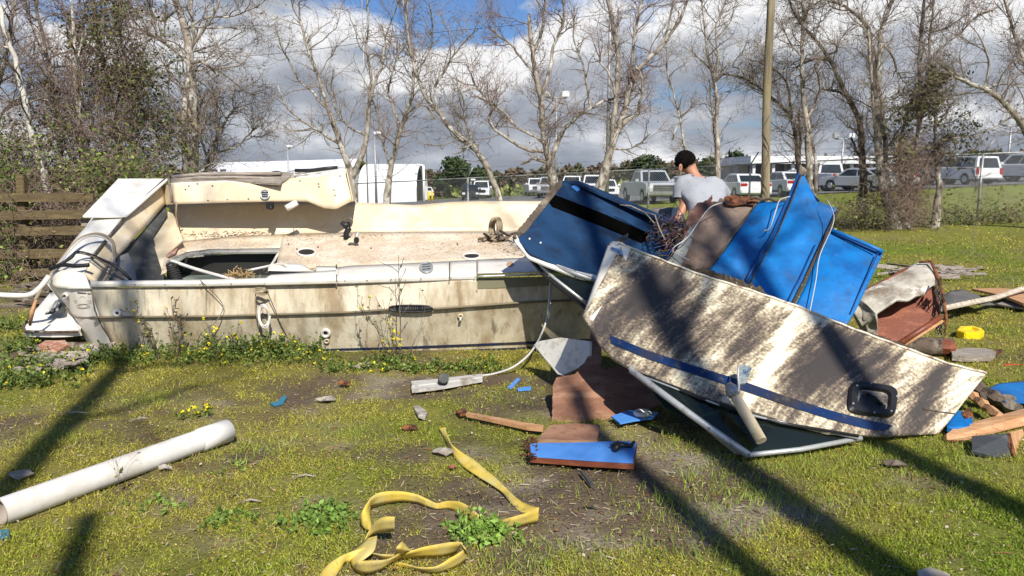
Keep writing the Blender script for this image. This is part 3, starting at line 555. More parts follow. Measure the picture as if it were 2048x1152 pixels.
# left side
LG = 'bare trees and vine thicket behind the plank fence'
T1 = tree('pale_leaning_tree', 'smooth pale trunk leaning left behind the top plank of the fence', 12.6, [
    ext([(112, 470, 17), (104, 420, 16), (97, 382, 15), (80, 319, 13), (62, 264, 12), (50, 201, 11), (38, 156, 10), (31, 115, 9), (10, 70, 8), (0, 21, 7)]), [(31, 115, 4), (15, 95, 4), (-10, 90, 3)], [(56, 235, 3), (52, 180, 3), (57, 160, 2)]],
    n1=10, n2=60, n3=300, l1=.8, seed=20, group=None, tmin=.0022, mat=barkw)
T2 = tree('thicket_tree', 'pale thin trunk in the thicket, third stem from the left', 13.6, [
    ext([(172, 470, 12), (168, 360, 10), (167, 312, 9), (156, 208, 9), (149, 149, 7), (149, 70, 6), (142, 0, 5)]), [(160, 240, 4), (140, 215, 4), (100, 200, 3), (62, 196, 3)], [(150, 140, 4), (165, 80, 3), (170, 10, 3)], [(180, 440, 6), (172, 330, 5), (158, 240, 4), (166, 150, 3)]],
    n1=34, n2=240, n3=1200, l1=1.0, l2=.6, seed=21, group=LG, tmat=twigr, tmin=.0022, mat=barkw)
T2b = tree('thicket_tree', 'reddish crooked trunk left of the third stem in the thicket', 13.8, [
    ext([(135, 450, 10), (128, 347, 9), (118, 295, 8), (115, 226, 8), (104, 167, 7), (94, 115, 6), (83, 59, 6), (69, 0, 5)]), [(104, 167, 5), (75, 130, 4), (45, 100, 3), (20, 60, 3)], ext([(94, 115, 4), (62, 60, 3), (50, 0, 3)])],
    n1=34, n2=240, n3=1200, l1=1.0, l2=.6, seed=22, group=LG, tmat=twigr, tmin=.0022)
T3 = tree('tall_tree', 'tall double trunked grey tree above the white stern lid', 16, [
    ext([(390, 480, 22), (387, 344, 20), (386, 278, 18), (386, 208, 18), (380, 139, 17), (378, 90, 16), (368, 42, 14), (347, 0, 12)]), [(366, 480, 14), (367, 340, 13), (364, 226, 11), (372, 170, 9), (380, 140, 7)],
    [(368, 125, 6), (340, 94, 6), (295, 66, 5), (250, 49, 4)], ext([(385, 104, 6), (410, 62, 5), (437, 17, 4)]), [(388, 113, 7), (406, 113, 6), (425, 135, 5), (437, 151, 4)], [(366, 128, 5), (345, 124, 4), (320, 150, 3), (290, 155, 3)], [(372, 60, 5), (420, 30, 4), (470, 35, 3), (520, 10, 2)], [(382, 60, 5), (440, 60, 3), (490, 55, 2)], [(350, 20, 6), (320, 50, 4), (300, 30, 3), (290, -20, 3)], [(378, 80, 6), (378, 0, 7), (380, -100, 5)]],
    n1=60, n2=400, n3=2200, l1=1.5, seed=23, group=None, tmin=.003, leafn=900, leafc=(.10, .07, .03))
tree('bare_shrub', 'low tangled bare shrub tree in front of the left end of the long white shed', 18, [
    [(412, 420, 10), (413, 344, 9), (417, 312, 8), (430, 285, 7), (451, 243, 5), (470, 215, 3)], [(417, 312, 5), (400, 280, 5), (395, 230, 4), (410, 190, 3)], [(430, 310, 5), (470, 300, 4), (500, 270, 3), (522, 245, 2)], [(430, 285, 4), (445, 260, 4), (430, 220, 3), (440, 180, 2)]],
    n1=40, n2=300, n3=1700, l1=.9, l2=.5, l3=.3, seed=24, tmat=twigm, leafn=150)
tree('thicket_tree', 'dark stem in the densest vines, between the pale stems and the tall tree', 14.2, [
    ext([(262, 470, 10), (255, 380, 9), (245, 290, 8), (225, 200, 7), (205, 120, 7), (195, 60, 6), (188, 0, 5)]), [(225, 200, 5), (260, 140, 4), (290, 90, 3)], ext([(300, 470, 8), (295, 350, 7), (270, 260, 6), (262, 150, 5), (240, 60, 5), (228, 0, 4)])],
    n1=36, n2=260, n3=1200, l1=1.0, l2=.6, seed=25, group=LG, mat=bark, tmat=twigr, tmin=.0022)
tree('thicket_tree', 'leftmost dark tangled stem at the left edge of the thicket', 13, [
    ext([(-40, 500, 14), (-30, 380, 12), (-20, 250, 10), (0, 150, 8), (20, 80, 7), (30, 0, 6)]), [(-20, 250, 5), (30, 200, 4), (70, 180, 3)], [(-30, 330, 5), (20, 290, 4), (60, 250, 3), (90, 255, 2)]],
    n1=26, n2=200, n3=900, l1=1.1, l2=.6, seed=26, group=LG, tmat=twigr, tmin=.0022)
# vines, bramble and undergrowth of the thicket (one mass nobody could count)
def vinemass(name, label, blobs, nl, nv, seed, cols, size=.06, strands=True, upd=0.0):
    rg = np.random.default_rng(seed); Cs = []; Ls = []; bl = np.array([b[5] if len(b) > 5 else 1.0 for b in blobs]) * np.array([b[2] * b[3] for b in blobs]); pr = bl / bl.sum()
    idx = rg.choice(len(blobs), nv, p=pr); S = []
    for i in idx:
        px, py, rx, ry, Yd = blobs[i][:5]; S.append(U(px + rg.normal() * rx * .55, py + rg.normal() * ry * .55, Yd + rg.normal() * .45))
    S = np.array(S); D = nrm(rg.normal(size=(nv, 3)) + np.array([0, 0, -.5])); P = grow(S, D, .25 + .9 * rg.random(nv), 8, .5, -.03, rg)
    gz = terrA(P[..., 0], P[..., 1]) + .02; P[..., 2] = np.maximum(P[..., 2], gz)
    root = thing(name, None, None, tuple(float(v) for v in (P[..., 0].mean(), P[..., 1].mean(), P[..., 2].min()))); 
    V, Q = nptubes(P, np.full(P.shape[:2], .0032), 3); npmesh('stems', V, Q, twigr, root)
    i = rg.integers(0, nv, nl); k = rg.integers(0, 7, nl); f = rg.random((nl, 1)); C = P[i, k] * (1 - f) + P[i, k + 1] * f + rg.normal(size=(nl, 3)) * .035
    V, Q = leaves(C, size * (.5 + rg.random(nl)), up=upd, asp=.6, rg=rg); pc = np.array(cols)[(rg.random(nv) * len(cols)).astype(int)][i]; c = pc * (.45 + 1.0 * rg.random((nl, 1)))
    npmesh('foliage', V, Q, leafm, root, col=np.repeat(c, 4, 0)); return root
OL = [(.06, .085, .02), (.10, .12, .03), (.04, .05, .015), (.12, .09, .04), (.15, .15, .045)]
GRN = [(.08, .13, .02), (.16, .21, .04), (.05, .08, .015), (.19, .22, .05)]
v = vinemass('vine_thicket', '', [(215, 30, 55, 40, 14, 1.2), (160, 50, 25, 30, 13.8), (195, 110, 50, 50, 14), (235, 160, 60, 50, 14.2, 1.6), (270, 150, 45, 50, 14.4, 1.3), (285, 240, 55, 60, 14.4, 1.4), (330, 290, 40, 50, 14.6), (80, 185, 30, 20, 13.5), (110, 240, 60, 60, 13.5, .7), (215, 280, 60, 70, 13.9, .8), (20, 260, 45, 60, 13, .5), (325, 30, 15, 40, 14.4, .5), (160, 330, 120, 50, 13.6, .5), (300, 330, 40, 30, 14, 1)], 11500, 1250, 51, OL, .058)
tag(v, 'dense mass of brown and olive vines hanging in the thicket trees', 'vines', kind='stuff')
v = vinemass('green_undergrowth', '', [(215, 345, 55, 28, 12.6, 2), (270, 350, 40, 25, 12.9, 1.3), (10, 330, 30, 50, 12.6, 1.0), (10, 420, 20, 60, 11.9, 1.2), (60, 300, 40, 25, 12.6, .7), (10, 520, 35, 40, 11.5, 1), (140, 345, 60, 25, 12.6, .6)], 8500, 1000, 52, GRN, .055)
tag(v, 'bright green leafy undergrowth around and behind the plank fence', 'undergrowth', kind='stuff')
v = vinemass('bramble', '', [(60, 470, 60, 70, 12.2, 1), (140, 470, 60, 60, 12.4, 1), (110, 420, 80, 30, 12.5, 1), (150, 540, 60, 25, 11.8, .8), (30, 560, 30, 20, 11.4, .8), (60, 390, 80, 40, 12.8, 1)], 4200, 2600, 53, [(.12, .08, .05), (.17, .13, .07), (.06, .05, .03), (.08, .10, .03)], .045)
tag(v, 'brown brambles and dead leaves tangled behind the plank fence', 'brambles', kind='stuff')
v = vinemass('vine_on_tree', '', [(1880, 150, 22, 18, 19.6, 2), (1870, 185, 22, 22, 19.6, 1.6), (1840, 205, 25, 18, 19.6, 1.3), (1810, 230, 15, 30, 19.6), (1800, 290, 20, 35, 19.6, .9), (1890, 200, 16, 20, 19.6, .8), (1920, 240, 40, 30, 19.6, .25), (1905, 290, 60, 25, 19.6, .25)], 3600, 420, 54, [(.06, .07, .02), (.10, .09, .03), (.13, .14, .04)], .075)
tag(v, 'green and brown vine hanging in the tree clump at right', 'vines', kind='stuff')
v = vinemass('dry_brush', '', [(1810, 330, 26, 50, 19.4, 1.3), (1822, 400, 26, 40, 19.4, 1.2), (1850, 310, 25, 25, 19.4, .5), (1795, 400, 20, 40, 19.4, 1)], 800, 1500, 55, [(.16, .10, .06), (.22, .15, .09)], .05)
tag(v, 'tangled dry brown brush around the foot of the right hand trees', 'brush', kind='stuff')
v = vinemass('fence_row_weeds', '', [(1700, 425, 60, 18, 19.6, 1.2), (1740, 400, 16, 30, 19.6, 1), (1750, 435, 30, 12, 19.3, 1), (1930, 425, 90, 12, 20.2, .8), (1920, 395, 14, 25, 20.3, .25), (2020, 425, 50, 14, 20.2, 1), (2000, 385, 10, 25, 20.4, .3), (1850, 440, 40, 8, 19.6, .8)], 3600, 620, 56, [(.12, .16, .03), (.07, .10, .025), (.2, .2, .06)], .06)
tag(v, 'green weeds growing along the foot of the chain link fence', 'weeds', kind='stuff')
# ================================================================ far setting: wood line, buildings, poles, fences
def farwood(name, label, segs, n, seed, cols, size, cat='woodland'):
    """segs: (px0, px1, top0, top1, Y)"""
    rg = np.random.default_rng(seed); C = []; cc = []
    for (a, b, t0, t1, Y, k) in segs:
        m = int(n * k); px = a + (b - a) * rg.random(m); f = (px - a) / (b - a); wob = 5 * np.sin(px * .11 + seed) + 4 * np.sin(px * .27) + 2.5 * np.sin(px * .7)
        top = t0 + (t1 - t0) * f + wob; q = rg.random(m) ** 1.3
        for x, tp, qq in zip(px, top, q):
            Yd = Y + rg.random() * 5; p = U(x, tp, Yd); gz = terr(p.x, Yd); C.append((p.x, Yd, gz + (p.z - gz) * (1 - qq)))
        clump = (np.floor(px / 11) * 7.13 % 1.0 * len(cols)).astype(int) % len(cols); cc.append(np.array(cols)[clump])
    C = np.array(C); cc = np.concatenate(cc) * (.55 + .9 * rg.random((len(C), 1))); V, Q = leaves(C, size * (.5 + rg.random(len(C))), rg=rg, asp=.8)
    return tag(npmesh(name, V, Q, leafm, col=np.repeat(cc, 4, 0)), label, cat, kind='stuff')
BR = [(.10, .075, .05), (.13, .10, .065), (.08, .08, .04), (.15, .11, .075)]
farwood('far_woodland', 'brown leafless wood line beyond the parking lot', [(850, 1110, 352, 345, 105, 1.2), (1090, 1360, 342, 330, 105, 1.3), (1330, 1620, 328, 322, 110, 1), (1600, 2100, 322, 305, 115, 1.2), (-100, 420, 345, 340, 110, .8), (830, 1500, 352, 335, 112, 1)], 15000, 61, BR, .5)
def evergreen(px, py, w_, Y, seed, label):
    rg = np.random.default_rng(seed); base = U(px, 380, Y); gz = terr(base.x, Y); top = U(px, py, Y).z; r = w_ * Y / F / 2; h = top - gz
    root = thing('evergreen_tree', label, 'tree', (base.x, Y, gz), group='evergreens on the far wood line')
    MB().tube([(base.x, Y, gz - .2), (base.x + .1, Y, gz + h * .5), (base.x, Y, gz + h * .85)], [.3, .22, .08], 6).build('trunk', barkd, root)
    cl = []; n = 16
    for i in range(n):
        a = rg.random() * 6.28; q = rg.random(); z = gz + h * (.38 + .55 * q); rr = r * (1 - .6 * q) * rg.random() ** .5; c = np.array([base.x + math.cos(a) * rr, Y + math.sin(a) * rr, z]); cl.append(c + rg.normal(size=(420, 3)) * np.array([r * .26, r * .26, h * .055]))
    C = np.concatenate(cl); V, Q = leaves(C, .36 * (.5 + rg.random(len(C))), rg=rg, asp=.8); c = np.array([[.035, .055, .018]]) * (.5 + 1.2 * rg.random((len(C), 1))); npmesh('crown', V, Q, leafm, root, col=np.repeat(c, 4, 0))
evergreen(912, 320, 56, 95, 1, 'round dark evergreen above the two small parked cars'); evergreen(958, 337, 34, 97, 2, 'smaller evergreen just right of the round dark one')
evergreen(1288, 311, 52, 98, 3, 'evergreen crown above the big silver pickup'); evergreen(1465, 306, 46, 100, 4, 'olive evergreen above the white sedan nearest the man'); evergreen(1420, 318, 44, 103, 5, 'low evergreen directly right of the head of the man'); evergreen(895, 345, 40, 96, 6, 'low evergreen at the left foot of the round dark one')
evergreen(1950, 306, 50, 108, 7, 'evergreen behind the roof of the white utility vehicle')
farwood('far_grass_verge', 'bright low grass verge beyond the parked cars', [(900, 1130, 381, 377, 92, .5), (1120, 1260, 376, 371, 92, .5)], 1500, 62, [(.16, .20, .045), (.2, .22, .06)], .55, 'grass')

def roofed(name, label, quad_px, Y0, Y1, ztop0, ztop1, depth, mat, arch=False): pass
# long white shed at left
def shed():
    Y = 100; a = U(392, 330, Y); b = U(693, 321, Y); gz = min(terr(a.x, Y), terr(b.x, Y)) - .3; root = thing('white_shed', 'long white metal shed far behind the wrecked hull', 'shed', ((a.x + b.x) / 2, Y + 8, gz))
    mb = MB(); vs = [(a.x, Y, gz), (b.x, Y, gz), (b.x, Y, b.z - 1.2), (a.x, Y, a.z - 1.0), (a.x, Y + 16, gz), (b.x, Y + 16, gz), (b.x, Y + 16, b.z - 1.2), (a.x, Y + 16, a.z - 1.0)]
    mb.add(vs, [(0, 1, 2, 3), (5, 4, 7, 6), (1, 5, 6, 2), (4, 0, 3, 7)]); mb.build('wall', bwhite, root)
    r = MB(); r.add([(a.x - .5, Y - .5, a.z - 1.15), (b.x + .5, Y - .5, b.z - 1.35), (b.x + .5, Y + 8, b.z + .25), (a.x - .5, Y + 8, a.z + .25), (a.x - .5, Y + 16.5, a.z - 1.1), (b.x + .5, Y + 16.5, b.z - 1.3)], [(0, 1, 2, 3), (3, 2, 5, 4)]); r.build('roof', bwhite, root, thick=.15)
    s = MB(); 
    for i in range(40):
        f = i / 39; x = a.x + (b.x - a.x) * f; s.box(x, Y - .03, gz + 2.2, .06, .05, 4.0)
    s.build('wall_rib', steel, root)
    for px in (430, 447):
        p = U(px, 341, Y); MB().box(p.x, Y - .12, p.z - .3, .8, .1, .9).build('window', bdark, root)
shed()
def barn():
    Y = 82; x0 = U(715, 330, Y).x; x1 = U(832, 330, Y).x; zt = U(770, 329, Y).z; gz = terr(x0, Y) - .2; root = thing('arched_barn', 'arched white metal barn with a dark open end facing right', 'barn', ((x0 + x1) / 2, Y + 5, gz))
    W = 11.0; n = 14; prof = []
    for i in range(n + 1):
        a = math.pi * i / n; prof.append((Y + W / 2 - W / 2 * math.cos(a), gz + (zt - gz) * (math.sin(a) ** .55)))
    mb = MB(); m = 8
    for k in range(m): 
        xa = x0 + (x1 - x0) * k / (m - 1); mb.v += [(xa, y, z) for y, z in prof]; mb.uv += [(xa, z) for y, z in prof]
    for k in range(m - 1):
        for i in range(n): b = k * (n + 1) + i; mb.f.append((b, b + n + 1, b + n + 2, b + 1)); mb.sm.append(False)
    mb.build('arched_shell', bwhite, root, thick=.12)
    s = MB()
    for k in range(9):
        xa = x0 + (x1 - x0) * (k + .5) / 9; s.tube([(xa, y - .03, z + .02) for y, z in prof[:9]], .05, 4)
    s.build('shell_rib', steel, root)
    e = MB(); e.add([(x1 - .6, y, z - .05) for y, z in prof] , [tuple(range(n + 1))]); e.build('open_end', bdark, root)
    xp = U(847, 335, Y).x; c = MB(); c.tube([(xp, Y, gz), (xp, Y, zt - .1)], .13, 6); c.tube([(xp, Y, zt - .1), (x1, Y, zt)], .1, 6); c.build('canopy_post', bwhite, root)
    for i, px in enumerate((857, 864)):
        xq = U(px, 380, Y - 2).x; b = MB(); b.tube([(xq, Y - 2, terr(xq, Y - 2)), (xq, Y - 2, terr(xq, Y - 2) + 1.1)], .12, 8); tag(b.build('bollard', floatm), ['yellow bollard nearer the post of the barn canopy', 'yellow bollard farther right of the barn canopy post'][i], 'bollard', 'yellow bollards by the arched barn')
barn()
def office():
    Y = 70; a = U(1502, 314, Y); b = U(1840, 312, Y); gz = terr(a.x, Y) - .3; root = thing('low_building', 'long low building with a white flat canopy behind the parked cars', 'building', ((a.x + b.x) / 2, Y + 5, gz))
    mb = MB().box((a.x + b.x) / 2, Y + 6, a.z - .25, b.x - a.x, 12, .7); mb.build('roof', bwhite, root)
    mb = MB().box((a.x + b.x) / 2 - .5, Y + 8, (gz + a.z - .6) / 2, b.x - a.x - 1.5, 7, a.z - .6 - gz); mb.build('wall', M('tan_wall', (.30, .27, .23), .8, [((.38, .35, .3), .8, I3, .45, .6)]), root)
    for i in range(9):
        x = a.x + .5 + (b.x - a.x - 1) * i / 8; MB().box(x, Y + .6, (gz + a.z - .6) / 2, .25, .25, a.z - .6 - gz).build('post', bwhite, root)
    for i in range(7):
        x = a.x + 2 + (b.x - a.x - 4) * i / 6; f = MB().box(x, Y + 4.47, gz + 2.3, 1.6, .08, 1.1).build('window', carg, root)
office()
def lamp(px, top, Y, label, kind='single', rad=.09):
    p = U(px, top, Y); gz = terr(p.x, Y); root = thing('lamp_post', label, 'lamp post', (p.x, Y, gz), group='lamp posts around the parking lot')
    MB().tube([(p.x, Y, gz), (p.x, Y, p.z)], [rad * 1.2, rad * .8], 8).build('pole', steel, root)
    if kind == 'single':
        m = MB().tube([(p.x, Y, p.z - .1), (p.x + .5, Y, p.z + .15)], .04, 6); m.build('arm', steel, root); MB().box(p.x + .25, Y, p.z + .15, .55, .35, .22).build('lamp_head', bwhite, root, bevel=.05)
    else:
        MB().tube([(p.x - .7, Y, p.z), (p.x + .7, Y, p.z)], .05, 6).build('arm', steel, root)
        for s_ in (-1, 1): MB().box(p.x + s_ * .62, Y, p.z + .25, .5, .35, .42).build('lamp_head', bwhite if s_ > 0 else steel, root, bevel=.05)
lamp(1113, 196, 52, 'floodlight post with two square lamps above the broad bare tree', 'double'); lamp(749, 270, 60, 'thin post with a small white lamp left of the arched barn')
lamp(1687, 278, 62, 'thin post with a twin lamp between the bare trees right of the utility pole', 'double'); lamp(2023, 252, 58, 'thin post with twin lamp heads near the right edge', 'double'); lamp(942, 362, 88, 'short lamp post behind the two small parked cars')
lamp(1223, -80, 40, 'very tall grey mast behind the thick trunked tree, running out of the photo')
lamp(722, -60, 46, 'tall thin mast in front of the arched barn', rad=.035); lamp(575, 296, 70, 'short lattice mast standing before the long white shed')
def utility_pole():
    Y = 19; a = U(1529, 420, Y); b = U(1545, -120, Y); gz = terr(a.x, Y); root = thing('utility_pole', 'tall weathered wooden utility pole with yellow lichen streaks', 'utility pole', (a.x, Y, gz))
    n = 24; pts = []; rr = []
    for i in range(n + 1):
        f = i / n; pts.append((a.x + (b.x - a.x) * f + .02 * math.sin(f * 9), Y, (gz - .1) * (1 - f) + b.z * f)); rr.append(.112 - .026 * f + .004 * math.sin(i * 2.1))
    MB().tube(pts, rr, 20).build('pole', polem, root)
    # climbing vine remnants
    v_ = MB(); rd = random.Random(4)
    for k in range(2):
        pts = []; 
        for i in range(26): f = .1 + .32 * i / 25; an = 4.2 + math.sin(i * .5 + k) * .9; r = .112; pts.append((a.x + (b.x - a.x) * f + math.cos(an) * r, Y + math.sin(an) * r, (gz) * (1 - f) + b.z * f))
        v_.tube(pts, .008, 4)
    v_.build('dead_vine', barkd, root)
utility_pole()
# overhead wire
def wire(pts_px, Y0, Y1, label, r=.012):
    a = U(*pts_px[0], Y0); b = U(*pts_px[1], Y1); pts = [a.lerp(b, i / 30) - Vector((0, 0, 1)) * (math.sin(math.pi * i / 30) * 0.5) for i in range(31)]; tag(MB().tube(pts, r, 4).build('overhead_wire', black), label, 'wire')
wire([(120, 105), (760, 80)], 34, 40, 'thin overhead wire crossing behind the tall grey tree'); wire([(700, 78), (1700, -60)], 40, 40, 'thin overhead wire rising to the right above the bare trees')

# ---- chain link fence
def chain_fence():
    path = [(-13, 30.5), (-5.0, 26.5), (4.5, 23.6), (12.0, 21.0), (22, 18.2)]; root = thing('chain_link_fence', 'chain link fence with angled post tops running along the parking lot', 'fence', (4.5, 23.6, terr(4.5, 23.6)))
    A = np.array(path, float); d = np.hypot(*np.diff(A, axis=0).T); t = np.concatenate([[0], np.cumsum(d)]); Lh = t[-1]
    def at(s_, z): x = np.interp(s_, t, A[:, 0]); y = np.interp(s_, t, A[:, 1]); return (float(x), float(y), terr(x, y) + z)
    H = 1.86; k = 0; s_ = .4
    while s_ < Lh:
        m = MB().tube([at(s_, -.1), at(s_, H + .02)], .032, 8); m.tube([at(s_, H), (at(s_, H)[0] + .18, at(s_, H)[1] - .12, at(s_, H + .36)[2])], .02, 6); m.build('post', steel, root); s_ += 3.05
    MB().tube([at(x, H) for x in np.linspace(0, Lh, 60)], .022, 6).build('top_rail', steel, root)
    b = MB()
    for zz in (.10, .22, .34): b.tube([(at(x, H + zz)[0] + .5 * zz, at(x, H)[1] - .33 * zz, at(x, H + zz)[2]) for x in np.linspace(0, Lh, 60)], .004, 3)
    b.build('barbed_wire', steel, root)
    P = []; st = .062; n = int(Lh / st)
    for i in range(n + 30):
        for sg in (1, -1):
            s0 = (i if sg > 0 else i - 0) * st; pts = []
            for j in range(5): ss = s0 + sg * (H * j / 4) - (0 if sg > 0 else 0); pts.append(at(min(max(ss, 0), Lh), .03 + (H - .03) * j / 4))
            if 0 <= s0 <= Lh and 0 <= s0 + sg * H <= Lh: P.append(pts)
    V, Q = nptubes(np.array(P), np.full((len(P), 5), .0034), 3); npmesh('chain_mesh', V, Q, steel, root)
    # razor coil on the right stretch
    pts = []
    for i in range(900): f = i / 899; s_ = Lh - 12 + 12 * f; a = f * 2 * math.pi * 24; p = at(s_, H + .42); pts.append((p[0] + .04 * math.cos(a), p[1] - .2 + .26 * math.cos(a) * .6, p[2] + .26 * math.sin(a)))
    MB().tube(pts, .006, 3).build('razor_coil', steel, root)
chain_fence()

# ---- plank fence at left
def plank_fence():
    Y = 11.2; root = thing('plank_fence', 'weathered four board wooden plank fence behind the stern', 'fence', tuple(G(70, 570)))
    def post(px, top, bot, w_, m_=fencew):
        a = U(px, bot, Y + .1); b = U(px - 14, top, Y + .1); MB().box((a.x + b.x) / 2, Y + .08, (a.z + b.z) / 2, w_, .1, b.z - a.z, Matrix.Rotation(math.atan2(b.x - a.x, b.z - a.z), 3, 'Y')).build('post', m_, root, bevel=.008)
    post(58, 348, 600, .12); post(186, 420, 600, .11, greywood)
    rd = random.Random(3)
    for (y0, y1, x0, x1) in ((395, 395, -40, 190), (432, 428, -30, 185), (464, 460, -30, 200), (510, 505, -40, 210), (548, 540, 30, 200)):
        a0 = U(x0, y0 - 9, Y); a1 = U(x1, y1 - 9, Y); b0 = U(x0, y0 + 9, Y); b1 = U(x1, y1 + 8, Y); n = 14; m = MB(); top = []; bot = []
        for i in range(n + 1):
            f = i / n; wv = rd.uniform(-.006, .006); top.append((a0.x + (a1.x - a0.x) * f, Y - .05, a0.z + (a1.z - a0.z) * f + wv)); bot.append((b0.x + (b1.x - b0.x) * f, Y - .05, b0.z + (b1.z - b0.z) * f - wv * .6))
        m.add(top + bot, [(i, i + 1, n + 2 + i, n + 1 + i) for i in range(n)]); m.build('plank', fencew, root, thick=.035)
plank_fence()

# ================================================================ parked vehicles
def lerp3(a, b, f): return a + (b - a) * f
def vehicle(name, label, px, Y, heading, kind, paint, py=None, cat='car', group='vehicles in the parking lot'):
    L_, W_, H_, belt, sill, wr = {'sedan': (4.9, 1.84, 1.47, .92, .30, .33), 'suv': (5.5, 2.0, 1.93, 1.15, .38, .39), 'pickup': (5.9, 2.03, 1.95, 1.22, .48, .42), 'hatch': (4.4, 1.8, 1.55, .98, .3, .33)}[kind]
    p = U(px, 380, Y); gz = terr(p.x, Y) + .055; root = thing(name, label, cat, (p.x, Y, gz), heading, group)
    hx = L_ / 2; fa, ra = hx - .95, -hx + 1.05; ar = wr + .09
    def arch(cx):
        q = []; 
        for i in range(9): a = math.pi * (1 - i / 8); q.append((cx + ar * math.cos(a), wr + ar * math.sin(a)))
        return q
    hood = {'sedan': .95, 'suv': 1.18, 'pickup': 1.27, 'hatch': .98}[kind]; tail = {'sedan': 1.02, 'suv': 1.15, 'pickup': 1.22, 'hatch': 1.0}[kind]
    prof = [(-hx + .08, sill)] + arch(ra) + arch(fa) + [(hx - .1, sill), (hx, sill + .18), (hx - .02, hood - .28), (hx - .18, hood - .08), (hx - 1.35, hood + (.0 if kind != 'pickup' else .02)), (0, belt + .02), (-hx + .5, tail), (-hx + .03, tail - .04), (-hx, sill + .25)]
    n = len(prof); secs = [(-W_ / 2 + .0, .985, .0), (-W_ / 2 * .985, 1.0, .0)]
    vs = []; ys = [-W_ / 2, -W_ / 2 * .93, 0, W_ / 2 * .93, W_ / 2]; zo = [-.035, 0, .02, 0, -.035]
    for y, dz in zip(ys, zo): vs += [(x * (1 if abs(y) < W_ * .49 else .985), y, z + (dz if z > .7 else 0)) for x, z in prof]
    fs = [tuple(range(n)), tuple(range(4 * n, 5 * n))[::-1]]
    for k in range(4):
        for i in range(n): fs.append((k * n + i, (k + 1) * n + i, (k + 1) * n + (i + 1) % n, k * n + (i + 1) % n))
    mb = MB().add(vs, fs); body = mb.build('body', paint, root, local=True)
    bm = bmesh.new(); bm.from_mesh(body.data); bmesh.ops.triangulate(bm, faces=[f for f in bm.faces if len(f.verts) > 4]); bmesh.ops.recalc_face_normals(bm, faces=bm.faces); bm.to_mesh(body.data); bm.free()
    # cabin
    if kind == 'sedan': xb, xt, xf, xg = -1.95, -1.05, .35, 1.25
    elif kind == 'hatch': xb, xt, xf, xg = -2.1, -1.75, .35, 1.2
    elif kind == 'suv': xb, xt, xf, xg = -2.68, -2.5, .75, 1.45
    else: xb, xt, xf, xg = -.75, -.6, .75, 1.5
    wb, wt = W_ / 2 * .93, W_ / 2 * .76; zb = belt
    B = [Vector((xb, -wb, zb)), Vector((xg, -wb, zb)), Vector((xg, wb, zb)), Vector((xb, wb, zb))]; T = [Vector((xt, -wt, H_ - .03)), Vector((xf, -wt, H_ - .03)), Vector((xf, wt, H_ - .03)), Vector((xt, wt, H_ - .03))]
    C = [Vector((xt * .8 + xf * .2, -wt * .8, H_ + .01)), Vector((xf * .85 + xt * .15, -wt * .8, H_ + .01)), Vector((xf * .85 + xt * .15, wt * .8, H_ + .01)), Vector((xt * .8 + xf * .2, wt * .8, H_ + .01))]
    c = MB().add(B + T + C, [(0, 1, 5, 4), (1, 2, 6, 5), (2, 3, 7, 6), (3, 0, 4, 7), (4, 5, 9, 8), (5, 6, 10, 9), (6, 7, 11, 10), (7, 4, 8, 11), (8, 9, 10, 11)]).build('cabin', paint, root, local=True)
    def win(a, b, t, s, u0, u1, v0=.08, v1=.86, nm='window'):
        q = [lerp3(lerp3(a, b, u), lerp3(s, t, u), v_) for u, v_ in ((u0, v0), (u1, v0), (u1, v1), (u0, v1))]; nn = (q[1] - q[0]).cross(q[3] - q[0]).normalized()
        ctr = (a + b + t + s) / 4 - Vector((0, 0, ctr0)); 
        if nn.dot(ctr) < 0: nn = -nn
        q2 = [x + nn * .012 for x in q]; q3 = [x - nn * .02 for x in q]; MB().add(q2 + q3, [(0, 1, 2, 3)] + [(i, i + 4, (i + 1) % 4 + 4, (i + 1) % 4) for i in range(4)]).build(nm, carg, root, local=True)
    ctr0 = (zb + H_) / 2
    cuts = {'sedan': [(.05, .42), (.46, .90)], 'hatch': [(.08, .42), (.46, .90)], 'suv': [(.05, .34), (.37, .60), (.63, .92)], 'pickup': [(.10, .48), (.53, .90)]}[kind]
    for u0, u1 in cuts: win(B[0], B[1], T[1], T[0], u0, u1); win(B[3], B[2], T[2], T[3], u0, u1)
    win(B[1], B[2], T[2], T[1], .07, .93, .06, .88, 'windshield'); win(B[3], B[0], T[0], T[3], .09, .91, .1 if kind != 'suv' else .0, .85, 'rear_window')
    for x in (fa, ra):
        for sg in (-1, 1):
            y = sg * (W_ / 2 - .13); w = MB().tube([(x, y - .12, wr), (x, y - .09, wr), (x, y + .09, wr), (x, y + .12, wr)], [wr * .86, wr, wr, wr * .86], 22, smooth=False).build('wheel', rubber, root, local=True)
            MB().tube([(x, y + sg * .10, wr), (x, y + sg * .135, wr)], [wr * .62, wr * .55], 14, smooth=False).build('rim', alu, w, local=True)
    for sg in (-1, 1):
        if kind in ('suv', 'pickup'): MB().box(-hx + .02, sg * (W_ / 2 - .13), tail - .25, .12, .2, .42).build('tail_lamp', redl, root, local=True, bevel=.02)
        else: MB().box(-hx + .10, sg * (W_ / 2 - .22), tail - .17, .24, .38, .17).build('tail_lamp', redl, root, local=True, bevel=.03)
        MB().box(hx - .10, sg * (W_ / 2 - .26), hood - .30, .22, .42, .22).build('headlight', headl, root, local=True, bevel=.03)
        MB().box(xg - .35, sg * (W_ / 2 + .08), zb + .12, .12, .2, .16).build('mirror', paint, root, local=True, bevel=.02)
    MB().box(-hx - .02, 0, sill + .16, .14, W_ * .96, .2).build('bumper', chrome if kind == 'pickup' else paint, root, local=True, bevel=.04)
    MB().box(hx + .03, 0, sill + .14, .14, W_ * .94, .22).build('bumper', chrome if kind == 'pickup' else paint, root, local=True, bevel=.04)
